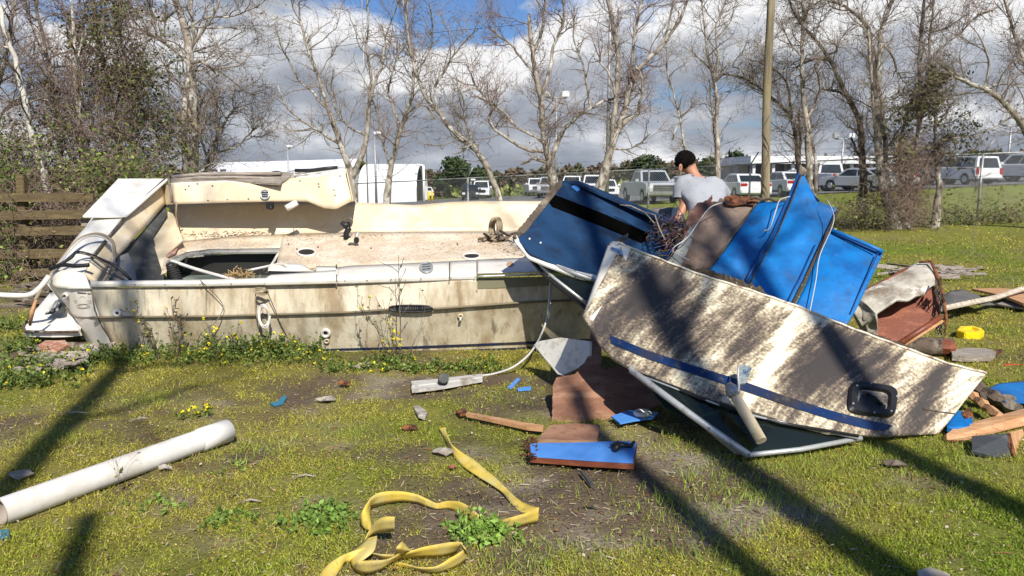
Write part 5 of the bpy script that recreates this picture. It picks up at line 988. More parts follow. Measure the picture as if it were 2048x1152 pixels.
# loops of hose hanging on the hull side
def coil(name, label, cx, cy, rx, ry, Y, k, r, mat):
    q = []; 
    for i in range(int(16 * k)): a = i / 16 * 6.28; q.append(U(cx + (rx - i * .05) * math.cos(a) + 1.5 * math.sin(i * .37), cy + (ry - i * .1) * math.sin(a) + math.sin(i * .5), Y + .02 * math.sin(i * .8)))
    return tag(MB().tube(q, r, 6).build(name, mat), label, 'hose')
coil('hose_coil', 'oval coil of white hose hanging on the hull side', 528, 632, 12, 24, 6.30, 3, .007, whitep)
coil('cable_coil', 'small dark coil of cable above the white hose coil', 522, 582, 15, 7, 6.32, 3, .006, dirtyrope)
cable('brown_cable', 'brown cable trailing down the hull from the coils', [(512, 585, 6.34), (510, 610, 6.33), (516, 640, 6.33), (535, 665, 6.4), (545, 690, 6.45)], .005, dirtyrope)
cable('brown_cable', 'brown cord running right and down from the coils', [(535, 585, 6.34), (550, 620, 6.36), (562, 650, 6.42), (578, 680, 6.5)], .004, barkd)
cable('grey_cable', 'long pale grey cable looping from the gunwale down to the metal channel', [(1101, 552, 6.38), (1098, 600, 6.3), (1090, 650, 6.2), (1065, 700, 5.9), (1030, 732, 5.75), (990, 747, 5.75), (955, 752, 5.72)], .009, hosem)
cable('grey_cable', 'second grey cable beside the first one below the gunwale', [(1103, 552, 6.39), (1101, 600, 6.33), (1096, 640, 6.25)], .009, hosem)
cable('thin_vine', 'thin dead vine curving on the hull side above the weeds', [(395, 712, 6.4), (400, 670, 6.36), (430, 645, 6.36), (445, 620, 6.36), (440, 600, 6.38), (400, 560, 6.4)], .004, barkd, 'vine')

def deck_litter(name, label, sf, spots, seed, cols):
    rg = random.Random(seed); m = MB(); n0 = 0
    for (x, y, sx, sy, n) in spots:
        for _ in range(n):
            px, py = rg.gauss(x, sx), rg.gauss(y, sy); p = sf.at(px, py, .004); a = rg.random() * 6.28; l = rg.uniform(.006, .022); d = Vector((math.cos(a), math.sin(a) * .8, rg.uniform(-.1, .3))) * l; e = Vector((-math.sin(a), math.cos(a) * .8, rg.uniform(-.1, .3))) * l * rg.uniform(.2, .6); m.add([p - d, p + e, p + d, p - e], [(0, 1, 2, 3)])
    return tag(m.build(name, cols), label, 'leaf litter', kind='stuff')
lfm = M('dead_leaf', (.22, .11, .06), .9, [((.38, .22, .13), 30, I3, .48, .6), ((.07, .045, .03), 24, I3, .52, .6)])
deck_litter('leaf_litter', 'brown dead leaves and flakes on the deck behind the open hatch', S_far, [(430, 470, 45, 4, 300), (500, 466, 30, 3, 160)], 1, lfm)
deck_litter('leaf_litter', 'brown dead leaves and dirt on the deck around the rope heap', S_d2, [(990, 480, 18, 5, 240), (1030, 498, 16, 9, 240), (880, 495, 30, 8, 50), (700, 470, 60, 4, 90), (620, 475, 40, 6, 70)], 2, lfm)
# ================================================================ the overturned cabin section
wreck = thing('wrecked_cabin_section', 'overturned cabin and bow section with mildewed side, blue liner and smashed windows', 'boat wreckage', tuple(G(1500, 900)))
S_p = Sheet([[(1243, 489, 5.42), (1262, 496, 5.40), (1330, 522, 5.32), (1400, 549, 5.22), (1500, 580, 5.08), (1600, 614, 4.97), (1700, 655, 4.88), (1800, 692, 4.80), (1900, 728, 4.72), (1974, 746, 4.66)],
             [(1166, 632, 4.88), (1200, 690, 4.70), (1228, 718, 4.58), (1262, 737, 4.48), (1400, 790, 4.22), (1560, 840, 4.06), (1660, 866, 4.06), (1760, 873, 4.18), (1878, 868, 4.36)]], 150, 34, rough=.007, rs=2.6, bulge=.05)
mbp = S_p.mesh(); mbp.uv = [(u - .075 * v + .012 * math.sin(v * 5), v) for u, v in mbp.uv]; pan = mbp.build('side_panel', mildew, wreck, thick=.02, off=-1)
GR = [(1262, 600, 75, 30, .75), (1325, 575, 90, 42, 1.0), (1375, 640, 80, 30, .6), (1440, 640, 90, 22, .5), (1500, 660, 80, 26, .42), (1590, 720, 60, 20, .25), (1640, 730, 95, 34, .95), (1700, 700, 90, 40, .75), (1742, 745, 80, 26, .6), (1780, 740, 60, 20, .3), (1868, 770, 95, 20, .95), (1840, 830, 40, 20, .35), (1200, 650, 40, 22, .5), (1560, 690, 80, -16, -.7), (1520, 760, 60, -18, -.3), (1600, 625, 70, -12, -.2), (1930, 790, 60, 30, -.4)]
def grime_at(px, py):
    dx, dy = -.50, .866; g = .35
    for cx_, cy_, ln_, wd_, am_ in GR: a_ = (px - cx_) * dx + (py - cy_) * dy; b_ = -(px - cx_) * dy + (py - cy_) * dx; g += .82 * am_ * math.exp(-(a_ / ln_) ** 2 - (b_ / wd_) ** 2)
    return g
ga = pan.data.color_attributes.new(name='grime', type='FLOAT_COLOR', domain='POINT'); nV = len(S_p.P) * (S_p.nu + 1); gg = []
for j_ in range(S_p.nv + 1):
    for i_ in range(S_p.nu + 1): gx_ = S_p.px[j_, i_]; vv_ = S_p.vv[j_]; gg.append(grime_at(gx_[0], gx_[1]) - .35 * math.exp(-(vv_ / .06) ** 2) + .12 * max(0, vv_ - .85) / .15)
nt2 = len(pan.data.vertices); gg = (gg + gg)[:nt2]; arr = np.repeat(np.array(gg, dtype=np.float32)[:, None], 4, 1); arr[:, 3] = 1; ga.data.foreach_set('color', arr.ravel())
# top rim, torn and curled
a = resamp([(1236, 484, 5.44), (1262, 496, 5.40), (1330, 522, 5.32), (1400, 549, 5.22), (1500, 580, 5.08), (1600, 614, 4.97), (1700, 655, 4.88), (1800, 692, 4.80), (1900, 728, 4.72), (1974, 746, 4.66)], 60)
MB().tube([U(p[0], p[1] + .6 * math.sin(i * 1.7), p[2] - .008) for i, p in enumerate(a)], .008, 7).build('rim', M('rim_cream', (.62, .58, .48), .6, [((.3, .18, .12), 20, I3, .5, .66)], .3, 80), wreck)
# dark torn laminate showing behind the rim
rd = random.Random(12); tp = []; bt = []
for i in range(90):
    f = i / 89; x = 1370 + f * 470; q = a[:, 1][np.argmin(abs(a[:, 0] - x))]; Y = np.interp(x, a[:, 0], a[:, 2]); hgt = (9 + 7 * math.sin(f * 9) + rd.uniform(-4, 4)) * (1 if x < 1530 else .4); tp.append(U(x, np.interp(x, a[:, 0], a[:, 1]) - max(1, hgt), Y + .06)); bt.append(U(x, np.interp(x, a[:, 0], a[:, 1]) + 6, Y + .03))
MB().add(tp + bt, [(i, i + 1, 91 + i, 90 + i) for i in range(89)]).build('torn_laminate', torn if False else M('laminate_dark', (.06, .045, .03), .95, [((.2, .17, .12), 40, I3, .55, .65)], .8, 60), wreck, thick=.02)
# left end flange
S_fl = Sheet([[(1216, 489, 5.55), (1225, 482, 5.54), (1243, 484, 5.44), (1262, 496, 5.39)], [(1196, 545, 5.35), (1204, 545, 5.31), (1222, 548, 5.22), (1240, 550, 5.21)], [(1165, 632, 5.02), (1168, 634, 4.93), (1176, 638, 4.87), (1186, 642, 4.85)]], 12, 8, rough=.004)
S_fl.mesh().build('end_flange', gelw, wreck, thick=.015, off=-1)
plate(Plane((1216, 488, 5.56), (1255, 467, 5.75), (1243, 486, 5.44)), [(1214, 490), (1232, 480), (1256, 466), (1254, 478), (1243, 486), (1228, 486)], 'bent_tab', barkd, wreck, thick=.01)
MB().tube([S_fl.at(1224, 497, .01), S_fl.at(1238, 503, .012), S_fl.at(1244, 512, .014)], [.006, .012, .008], 6).build('blue_scrap', bluelt, wreck)
disc(S_fl, 1176, 628, 3, 3, .005, 'screw_hole', barkd, wreck)
# blue stripe
band(S_p, [(1220, 671), (1290, 700), (1370, 727), (1470, 758), (1560, 790), (1660, 822), (1740, 842), (1785, 852)], [(1222, 688), (1290, 717), (1370, 744), (1470, 777), (1560, 808), (1660, 840), (1735, 859), (1768, 862)], .006, 'blue_stripe', stripe, wreck, 60)
# port light
def sq_ring(cx, cy, rx, ry, off, rot, pw=.45, n=40): return ring(S_p, cx, cy, rx, ry, off, n=n, pw=pw, rot=rot)
o1 = sq_ring(1743, 801, 49, 33, .012, .13); o2 = sq_ring(1743, 801, 45, 29, .03, .13); i1 = sq_ring(1743, 801, 33, 20, .03, .13); i2 = sq_ring(1743, 801, 31, 18, -.005, .13); n = 40
MB().add(o1 + o2 + i1 + i2, [(r * n + k, r * n + (k + 1) % n, (r + 1) * n + (k + 1) % n, (r + 1) * n + k) for r in range(3) for k in range(n)], smooth=False).build('port_light_frame', black, wreck)
MB().add(sq_ring(1743, 801, 32, 19, .004, .13), [tuple(range(n))]).build('port_opening', M('port_inside', (.34, .30, .25), .8, [((.05, .045, .04), 5, I3, .5, .6)]), wreck)
MB().add([S_p.at(x, y, .012) for x, y in ((1714, 806), (1722, 790), (1740, 792), (1752, 806), (1770, 812), (1768, 820), (1735, 818), (1716, 812))], [tuple(range(8))]).build('port_hinge', black, wreck, thick=.02)
MB().tube([S_p.at(1730, 790, .02), S_p.at(1744, 800, .03), S_p.at(1760, 812, .02)], .008, 6).build('port_latch', rubber, wreck)
MB().tube([S_p.at(1845, 818, .004), S_p.at(1880, 824, .004), S_p.at(1912, 828, .004)], .004, 5).build('crack', barkd, wreck)
for x, y in ((1709, 777), (1737, 772), (1788, 797), (1776, 826), (1742, 829), (1700, 812)): disc(S_p, x, y, 2, 2, .032, 'screw', steel, wreck)
# fender tube tied through a torn grey patch
plate(Plane(*[(x, y, float(Y)) for x, y, Y in ((1478, 735, 4.30), (1504, 735, 4.28), (1490, 770, 4.19))]), [(1476, 740), (1487, 733), (1503, 739), (1499, 752), (1491, 770), (1478, 772)], 'tape_patch', M('tape_silver', (.20, .24, .25), .35, [((.05, .09, .16), 18, I3, .45, .6), ((.5, .52, .52), 40, I3, .6, .7)], .8, 50), wreck, thick=.01, off=.02)
ft = thing('hanging_pole_stub', 'pale round wooden stub hanging by a cord from the mildewed panel', 'wooden stub', tuple(U(1515, 888, 3.9)))
MB().tube([U(1468, 788, 4.10), U(1472, 796, 4.08), U(1500, 842, 3.98), U(1523, 882, 3.88)], [.028, .031, .032, .031], 20).build('stub', creamp, ft)
MB().tube([U(1458, 770, 4.14), U(1464, 780, 4.1), U(1470, 792, 4.08)], [.022, .042, .036], 12).build('foil_wrap', M('foil', (.4, .42, .43), .3, bump=1, bscale=60, metal=.7), ft)
MB().tube([U(1477, 732, 4.26), U(1476, 752, 4.16), U(1478, 775, 4.08), U(1476, 784, 4.06)], .006, 6).build('cord', whitep, ft)
# side window under the panel: frame, glass, inner bars
A_, B_, C_ = (1262, 740, 4.46), (1497, 910, 3.90), (1722, 876, 4.12)
MB().tube([U(*A_), U(1380, 828, 4.16), U(*B_)], .021, 8).build('window_frame', alu, wreck); MB().tube([U(1248, 724, 4.56), U(1366, 820, 4.22), U(1478, 900, 3.95)], .013, 8).build('window_frame', steel, wreck)
MB().add([U(1236, 716, 4.58), U(1264, 738, 4.48), U(1497, 911, 3.91), U(1470, 908, 3.97)], [(0, 1, 2, 3)]).build('window_sill', M('sill_grey', (.24, .24, .20), .5, [((.08, .08, .06), 10, I3, .5, .65)]), wreck, thick=.02)
MB().tube([U(*B_), U(1600, 899, 3.99), U(*C_)], .015, 8).build('window_frame', alu, wreck)
MB().tube([U(1280, 748, 4.44), U(1400, 796, 4.2), U(1560, 846, 4.04), U(1716, 872, 4.08)], .010, 8).build('window_frame', black, wreck)
MB().tube([U(1284, 752, 4.41), U(1438, 810, 4.14)], .006, 6).build('window_trim', alu, wreck); MB().tube([U(1490, 828, 4.06), U(1718, 877, 4.08)], .007, 6).build('window_trim', alu, wreck)
MB().add([U(*A_), U(*B_), U(*C_), U(1560, 843, 4.07), U(1400, 792, 4.23)], [(0, 1, 2, 3, 4)]).build('window_glass', glassy('dark_glass', (.30, .40, .34), .06), wreck, thick=.006)
for p, q in (((1343, 770, 4.42), (1396, 830, 4.25)), ((1354, 765, 4.42), (1408, 828, 4.25)), ((1398, 832, 4.25), (1470, 816, 4.2))): MB().tube([U(*p), U(*q)], .010, 6).build('inner_bar', headl, wreck)
for p in ((1330, 792, 4.30), (1420, 858, 4.06), (1262, 736, 4.46)): MB().box(*U(*p), .03, .03, .03).build('frame_joint', steel, wreck, bevel=.005)
# dark cabin lining behind the glass
ld = M('liner_dark', (.022, .036, .026), .7, [((.06, .075, .05), 5, I3, .5, .66)])
MB().add([U(1240, 700, 4.95), U(1330, 815, 4.55), U(1490, 900, 4.3), U(1640, 885, 4.3), U(1740, 868, 4.5), U(1740, 800, 4.9), U(1400, 740, 5.0)], [(0, 1, 2, 3, 4, 5, 6)]).build('inner_liner', ld, wreck, thick=.02)

# left window between hull and panel
MB().tube([U(1036, 488, 6.2), U(1090, 552, 6.0), U(1166, 612, 5.7), U(1182, 624, 5.6)], .018, 8).build('windshield_frame', black, wreck)
MB().tube([U(1050, 498, 6.15), U(1108, 556, 5.95), U(1172, 606, 5.68)], .014, 8).build('windshield_frame', alu, wreck)
MB().tube([U(1070, 520, 6.1), U(1130, 540, 5.9), U(1192, 562, 5.75)], .02, 8).build('windshield_frame', steel, wreck)
MB().add([U(1068, 522, 6.12), U(1192, 560, 5.78), U(1185, 590, 5.7), U(1172, 606, 5.68), U(1108, 556, 5.95)], [(0, 1, 2, 3, 4)]).build('windshield_glass', glassy('pale_glass', (.35, .42, .36)), wreck, thick=.006)
# blue carpeted box (foredeck locker) with its slot
Pb = Plane((1028, 472, 6.12), (1122, 362, 6.75), (1190, 548, 5.95))
plate(Pb, [(1027, 472, 1), (1060, 432, 1), (1113, 366), (1122, 361, 1), (1150, 366), (1190, 381), (1300, 425), (1345, 442), (1375, 462, 1), (1366, 500, 1), (1352, 530, 1), (1330, 570), (1195, 552), (1182, 549), (1110, 530), (1062, 508), (1045, 490)], 'carpeted_panel', bluedk, wreck, thick=.05, jag=1.5)
plate(Pb, [(1100, 392), (1112, 391), (1205, 427), (1296, 466), (1292, 482), (1283, 487), (1200, 452), (1104, 414), (1097, 404)], 'slot_shade_plate', M('slot_shade', (.002, .002, .002), 1.0, spec=0), wreck, thick=.004, off=.004)  # flat black plate paints the shaded recess of the slot
plate(Pb, [(1026, 473, 1), (1113, 366, 1), (1124, 360), (1124, 372), (1050, 466), (1032, 478)], 'torn_edge', barkd, wreck, thick=.02, off=.006, jag=2, jagseed=3)
plate(Pb, [(1142, 374), (1152, 370), (1160, 380), (1154, 384)], 'scuff', bluelt, wreck, thick=.003, off=.006)
for x, y in ((1059, 478), (1081, 486)): disc(Pb, x, y, 1.7, 1.7, .005, 'staple', whitep, wreck)
S_e = Sheet([[(1024, 474, 6.15), (1032, 468, 6.12), (1052, 505, 6.05), (1090, 520, 6.0), (1150, 541, 5.9), (1196, 551, 5.85)], [(1030, 486, 6.08), (1042, 498, 6.03), (1062, 518, 5.98), (1100, 534, 5.92), (1150, 553, 5.84), (1194, 566, 5.78)]], 30, 4, rough=.006, rs=5); S_e.mesh().build('moulded_edge', gelw, wreck, thick=.015, off=-1)
MB().tube([U(1150, 541, 5.86), U(1152, 549, 5.84), U(1150, 555, 5.84)], .004, 4).build('staple_line', barkd, wreck)
MB().add([U(1122, 361, 6.76), U(1150, 365, 6.72), U(1375, 462, 6.35), U(1385, 455, 6.9), U(1160, 362, 7.1)], [(0, 1, 2, 3, 4)]).build('panel_top', bluedk, wreck, thick=.02)
# brown backing panels
P1 = Plane((1345, 540, 5.75), (1405, 545, 5.70), (1500, 398, 6.5))
plate(P1, [(1336, 560), (1352, 520), (1385, 450, 1), (1425, 410, 1), (1440, 396, 1), (1470, 394, 1), (1505, 405, 1), (1518, 408), (1406, 552), (1380, 570)], 'backing_panel', brownp, wreck, thick=.02, jag=3, jagseed=5)
P0_ = Plane((1345, 540, 5.85), (1385, 545, 5.80), (1440, 390, 6.7))
plate(P0_, [(1366, 470, 1), (1378, 422, 1), (1392, 410, 1), (1412, 400, 1), (1424, 388, 1), (1423, 404, 1), (1436, 408), (1400, 520), (1350, 520)], 'backing_panel', M('brown_backing_dark', (.12, .055, .04), .8, [((.2, .12, .09), 6, I3, .5, .65)], .3), wreck, thick=.02, jag=4, jagseed=6)
# torn fibres along the top of the brown panel
S_t = Sheet([[(1448, 394, 6.45), (1465, 390, 6.45), (1485, 393, 6.45), (1500, 391, 6.45), (1519, 397, 6.42)], [(1450, 408, 6.40), (1470, 411, 6.38), (1490, 408, 6.38), (1512, 412, 6.36)]], 24, 4, rough=.03, rs=14); S_t.mesh(smooth=False).build('torn_fibre', torn, wreck, thick=.015)
MB().tube([U(1404, 552, 5.68), U(1440, 506, 5.88), U(1480, 452, 6.14), U(1516, 402, 6.4)], [.012, .008, .012, .006], 6).build('panel_rib', barkd, wreck)
# blue liner panels
S_b1 = Sheet([[(1406, 555, 5.70), (1446, 505, 5.9), (1490, 440, 6.2), (1514, 408, 6.36), (1522, 401, 6.38)], [(1440, 562, 5.64), (1475, 510, 5.86), (1520, 440, 6.15), (1536, 404, 6.3)], [(1482, 574, 5.58), (1510, 525, 5.78), (1545, 462, 6.05), (1572, 402, 6.25)]], 26, 8, rough=.018, rs=3.4, bulge=.03); S_b1.mesh().build('blue_liner', blue, wreck, thick=.012, off=-1)
S_b2 = Sheet([[(1486, 578, 5.56), (1515, 525, 5.78), (1550, 462, 6.05), (1578, 400, 6.3), (1598, 350, 6.5), (1603, 338, 6.55)],
              [(1530, 592, 5.50), (1560, 540, 5.72), (1590, 470, 6.0), (1612, 410, 6.28), (1612, 385, 6.35), (1606, 345, 6.52)],
              [(1560, 600, 5.46), (1590, 550, 5.68), (1620, 480, 5.98), (1642, 425, 6.22), (1642, 408, 6.26), (1634, 402, 6.28)],
              [(1586, 612, 5.42), (1612, 560, 5.62), (1640, 500, 5.88), (1664, 450, 6.1), (1675, 425, 6.18), (1668, 414, 6.2)]], 34, 9, rough=.022, rs=3.4, bulge=.05); S_b2.mesh().build('blue_liner', blue, wreck, thick=.012, off=-1)
S_b3 = Sheet([[(1590, 612, 5.44), (1615, 560, 5.6), (1640, 500, 5.85), (1656, 462, 6.0), (1660, 459, 6.02)], [(1640, 632, 5.34), (1668, 580, 5.5), (1690, 530, 5.7), (1712, 486, 5.9), (1715, 480, 5.92)], [(1694, 650, 5.24), (1712, 620, 5.34), (1736, 570, 5.5), (1760, 520, 5.72), (1767, 504, 5.78)]], 24, 8, rough=.016, rs=3.4, bulge=.04); S_b3.mesh().build('blue_liner', blue, wreck, thick=.012, off=-1)
def seamline(pts, r, mat, name): MB().tube([U(*p) for p in pts], r, 6).build(name, mat, wreck)
bd = M('seam_blue', (.004, .05, .2), .6); bk2 = M('seam_brown', (.05, .04, .03), .9, [((.2, .2, .18), 30, I3, .6, .7)], .3)
seamline([(1484, 576, 5.54), (1512, 525, 5.75), (1548, 462, 6.02), (1575, 400, 6.25), (1598, 346, 6.48)], .012, bd, 'liner_seam'); seamline([(1494, 578, 5.52), (1521, 527, 5.74), (1557, 462, 6.0), (1583, 402, 6.23), (1602, 350, 6.46)], .006, bk2, 'liner_seam')
seamline([(1583, 612, 5.40), (1610, 560, 5.6), (1640, 496, 5.84), (1664, 446, 6.06), (1677, 418, 6.15)], .014, bk2, 'liner_seam'); seamline([(1574, 606, 5.40), (1600, 556, 5.6), (1630, 490, 5.88)], .006, bd, 'liner_seam')
seamline([(1660, 459, 5.98), (1700, 475, 5.9), (1740, 492, 5.8), (1766, 504, 5.74)], .018, blue, 'liner_edge'); seamline([(1664, 466, 5.97), (1700, 480, 5.88), (1752, 503, 5.74)], .007, bd, 'liner_seam')
seamline([(1756, 506, 5.72), (1728, 566, 5.48), (1700, 628, 5.3)], .005, bd, 'liner_seam')
MB().tube([U(1597, 352, 6.48), U(1602, 340, 6.5), U(1610, 345, 6.5)], [.02, .05, .03], 8).build('torn_tip', barkd, wreck)
seamline([(1500, 398, 6.35), (1512, 394, 6.35), (1524, 400, 6.34), (1540, 397, 6.3), (1552, 403, 6.28), (1570, 399, 6.26)], .014, barkd, 'torn_fibre')
cable('white_wire', '', [(1580, 393, 6.15), (1560, 400, 6.12), (1552, 420, 6.08), (1540, 455, 5.95), (1528, 462, 5.9)], .005, hosem, par=wreck)
cable('white_wire', '', [(1655, 400, 6.1), (1668, 440, 5.9), (1640, 510, 5.7), (1632, 560, 5.5), (1620, 622, 5.3)], .0035, hosem, par=wreck)
cable('white_wire', '', [(1378, 520, 5.6), (1345, 500, 5.7), (1375, 475, 5.75), (1400, 440, 5.95), (1420, 415, 6.1), (1445, 405, 6.2)], .0045, hosem, par=wreck)
# wires spilling out
def wires():
    rd = random.Random(21); root = thing('wire_bundle', 'tangled bundle of brown and purple wires spilling from the blue carpeted panel', 'wires', tuple(U(1330, 520, 5.75))); cols = [M('wire_%s' % n_, c, .5) for n_, c in (('brown', (.08, .04, .03)), ('tan', (.24, .17, .12)), ('violet', (.07, .035, .10)), ('pink', (.15, .06, .06)), ('blue', (.015, .06, .2)))] + [black, black, barkd, barkd, barkd, greywood]
    for k in range(64):
        x, y = 1336 + rd.gauss(0, 17), 490 + rd.gauss(0, 15); a = rd.random() * 6.28; pts = []; r = rd.uniform(8, 24); w_ = rd.uniform(.5, 1)
        for i in range(rd.randint(7, 14)): aa = a + i * rd.uniform(.4, .8); pts.append(Pb.at(x + math.cos(aa) * r + i * rd.uniform(-1, 1), y + math.sin(aa) * r * .75 * w_, .05 + rd.random() * .14))
        MB().tube(pts, rd.uniform(.0022, .0048), 5).build('wire', rd.choice(cols), root)
    for k in range(12):
        x, y = 1335 + rd.gauss(0, 14), 470 + rd.gauss(0, 12); MB().tube([Pb.at(x + j * rd.uniform(-4, 5), y - 12 * j * rd.uniform(.3, .9), .05 + .03 * j) for j in range(4)], .0035, 5).build('wire', rd.choice(cols), root)
    for p in (((1240, 410, 6.4), (1262, 412, 6.35), (1290, 425, 6.3), (1312, 450, 6.2)), ((1290, 425, 6.3), (1310, 430, 6.25), (1318, 455, 6.1), (1330, 480, 6.0))): MB().tube([U(*q) for q in p], .006, 5).build('wire', rd.choice(cols), root)
wires()
S_s = Sheet([[(1330, 528, 5.68), (1345, 512, 5.72), (1372, 470, 5.95), (1380, 452, 6.05)], [(1352, 545, 5.62), (1368, 520, 5.7), (1384, 480, 5.9), (1388, 460, 6.02)]], 12, 3, rough=.02, rs=9); S_s.mesh(smooth=False).build('torn_glassfibre', M('glass_fibre', (.25, .26, .23), .8, [((.08, .06, .05), 14, I3, .5, .62)], .5), wreck, thick=.02)
# thing behind: white and dark cushion beyond the wreck
cu = thing('dark_cushion', 'dark grey and white cushion lying beyond the wreck left of the man', 'cushion', tuple(U(1320, 440, 7.4))); 
plate(Plane((1292, 430, 7.5), (1350, 430, 7.5), (1300, 416, 7.7)), [(1290, 440), (1294, 420), (1305, 415), (1347, 414), (1352, 428), (1350, 446)], 'cushion', greyfab, cu, thick=.08, bevel=.01); plate(Plane((1340, 440, 7.3), (1356, 440, 7.3), (1345, 414, 7.6)), [(1341, 438), (1346, 413), (1360, 416), (1356, 440)], 'cushion_end', whitep, cu, thick=.08, bevel=.01)

# ================================================================ torn locker panel at right
lk = thing('torn_locker_panel', 'torn locker panel of red brown wood with ragged grey vinyl over its top', 'boat wreckage', tuple(G(1790, 700)))
Pl = Plane((1758, 680, 5.75), (1880, 640, 5.75), (1870, 560, 6.0))
plate(Pl, [(1730, 690), (1752, 610), (1790, 585), (1860, 560), (1880, 590), (1880, 642), (1800, 700), (1760, 690)], 'wood_panel', plyred, lk, thick=.03)
MB().tube([Pl.at(1796, 692, .03), Pl.at(1840, 664, .03), Pl.at(1880, 638, .03)], .022, 8).build('wood_rail', plyred, lk); MB().tube([Pl.at(1802, 698, .02), Pl.at(1845, 670, .02), Pl.at(1884, 645, .02)], .012, 8).build('wood_rail', rawwood, lk)
S_v = Sheet([[(1697, 600, 5.9), (1712, 588, 5.92), (1760, 562, 6.0), (1810, 538, 6.1), (1835, 524, 6.15), (1860, 522, 6.15)], [(1704, 620, 5.75), (1722, 600, 5.78), (1770, 580, 5.85), (1820, 555, 5.95), (1862, 545, 6.0), (1876, 560, 5.98)],
             [(1722, 655, 5.68), (1738, 640, 5.66), (1752, 628, 5.62), (1775, 612, 5.66), (1792, 600, 5.68), (1815, 602, 5.72), (1832, 592, 5.76), (1850, 590, 5.8), (1858, 576, 5.85), (1872, 566, 5.9)]], 40, 7, rough=.035, rs=6); S_v.mesh().build('vinyl_cover', vinyl, lk, thick=.012, off=-1)
S_v2 = Sheet([[(1697, 600, 5.88), (1722, 598, 5.74), (1752, 626, 5.60)], [(1706, 630, 5.8), (1726, 640, 5.68), (1754, 650, 5.62)], [(1726, 670, 5.72), (1740, 672, 5.66), (1757, 672, 5.64)]], 16, 8, rough=.05, rs=9, seed=4); S_v2.mesh().build('vinyl_cover', vinyl, lk, thick=.012, off=-1)
MB().tube([U(1838, 525, 6.1), U(1862, 522, 6.08), U(1872, 545, 6.0), U(1886, 590, 5.8), U(1893, 640, 5.7), U(1890, 665, 5.65)], [.008, .014, .016, .014, .012, .006], 6).build('torn_edge', torn, lk)
rd = random.Random(31)
m = MB()
for k in range(40): x = 1872 + rd.random() * 16; y = 560 + rd.random() * 110; m.tube([U(x, y, 5.8), U(x + rd.uniform(-6, 10), y + rd.uniform(4, 14), 5.72), U(x + rd.uniform(-4, 8), y + rd.uniform(12, 24), 5.74)], [.007, .004, .001], 4)
m.build('torn_fibre', barkd, lk)
MB().tube([U(1700, 598, 5.86), U(1760, 566, 5.98), U(1815, 536, 6.1)], .01, 6).build('red_edge', plyred, lk)

# ================================================================ boards and scraps in front
pw = Plane((1108, 845, 4.62), (1330, 835, 4.75), (1160, 700, 5.25))
plate(pw, [(1104, 848, 1), (1106, 770), (1113, 755), (1150, 748), (1166, 730), (1176, 712), (1182, 660), (1203, 668), (1203, 735), (1213, 740), (1250, 728), (1330, 775), (1338, 800, 1), (1300, 820, 1), (1240, 828, 1), (1200, 845, 1)], 'plywood_panel', ply, None, thick=.015, jag=2, jagseed=9)
tag(bpy.data.objects['plywood_panel'], 'red brown plywood panel standing upright under the mildewed side, with a notch cut out', 'plywood')
pq = Plane((1105, 745, 5.42), (1175, 745, 5.15), (1120, 680, 5.5))
wp = thing('cut_white_board', 'white cut panel with a pointed left corner leaning beside the plywood', 'panel', tuple(G(1125, 750))); plate(pq, [(1070, 690), (1080, 682), (1121, 675), (1160, 680), (1158, 735), (1128, 749), (1118, 746)], 'face', M('white_board', (.66, .63, .56), .6, [((.4, .37, .32), 14, I3, .5, .7), ((.12, .1, .08), 50, I3, .66, .72)], .1), wp, thick=.03)
plate(pq, [(1160, 680), (1181, 683), (1180, 712), (1172, 724), (1158, 735)], 'aluminium_edge', alu, wp, thick=.02, off=.003); MB().tube([pq.at(1070, 691, .006), pq.at(1118, 748, .006), pq.at(1130, 750, .006)], .009, 6).build('trim', gelw, wp)
p2 = Plane((1063, 905, 4.10), (1270, 922, 4.02), (1080, 880, 4.25)); p2.n = p2.n
def lying(name, label, cat, pts, mat, h=.03, thick=.02, **k):
    """flat board resting just above the ground; pts are pixels"""
    zz = Vector((0, 0, h)); fr = [G(p[0], p[1], h) for p in pts]; n = len(fr); e = [q - Vector((0, 0, thick)) for q in fr]
    uv = [(q.x, q.y) for q in fr]; mb = MB().add(fr + e, [tuple(range(n)), tuple(range(2 * n - 1, n - 1, -1))] + [(i, i + n, (i + 1) % n + n, (i + 1) % n) for i in range(n)], uv + uv)
    par = k.pop('parent', None); o = mb.build(name, mat, par, **k); 
    bm = bmesh.new(); bm.from_mesh(o.data); bmesh.ops.triangulate(bm, faces=[f for f in bm.faces if len(f.verts) > 4]); bmesh.ops.recalc_face_normals(bm, faces=bm.faces); bm.to_mesh(o.data); bm.free()
    return tag(o, label, cat) if par is None else o
bb = thing('blue_board', 'bright blue painted board lying flat in front of the plywood', 'board', tuple(G(1160, 915)))
lying('face', '', '', [(1060, 890), (1068, 886), (1150, 885), (1240, 882), (1273, 884), (1266, 925), (1180, 920), (1063, 912)], bluelt, .062, .006, parent=bb)
lying('wood_core', '', '', [(1058, 890), (1068, 886), (1150, 884), (1240, 882), (1275, 884), (1268, 929), (1180, 924), (1060, 915)], plyred, .054, .028, parent=bb)
lying('bare_end', '', '', [(1074, 885), (1092, 876), (1160, 874), (1195, 880), (1195, 886), (1150, 888)], rawwood, .058, .01, parent=bb)
lying('broken_ply', 'broken red brown plywood scrap between the blue board and the standing panel', 'plywood', [(1076, 878), (1100, 850), (1150, 846), (1200, 850), (1194, 880), (1130, 880)], ply, .06, .02)
m = MB(); rd = random.Random(4)
for k in range(50): x = 1050 + rd.random() * 24; y = 876 + rd.random() * 40; q = G(x, y, .03 + rd.random() * .05); m.tube([q, q + Vector((rd.uniform(-.05, .03), rd.uniform(-.03, .03), rd.uniform(-.02, .03)))], [.006, .001], 4)
m.build('splinters', torn, bb)
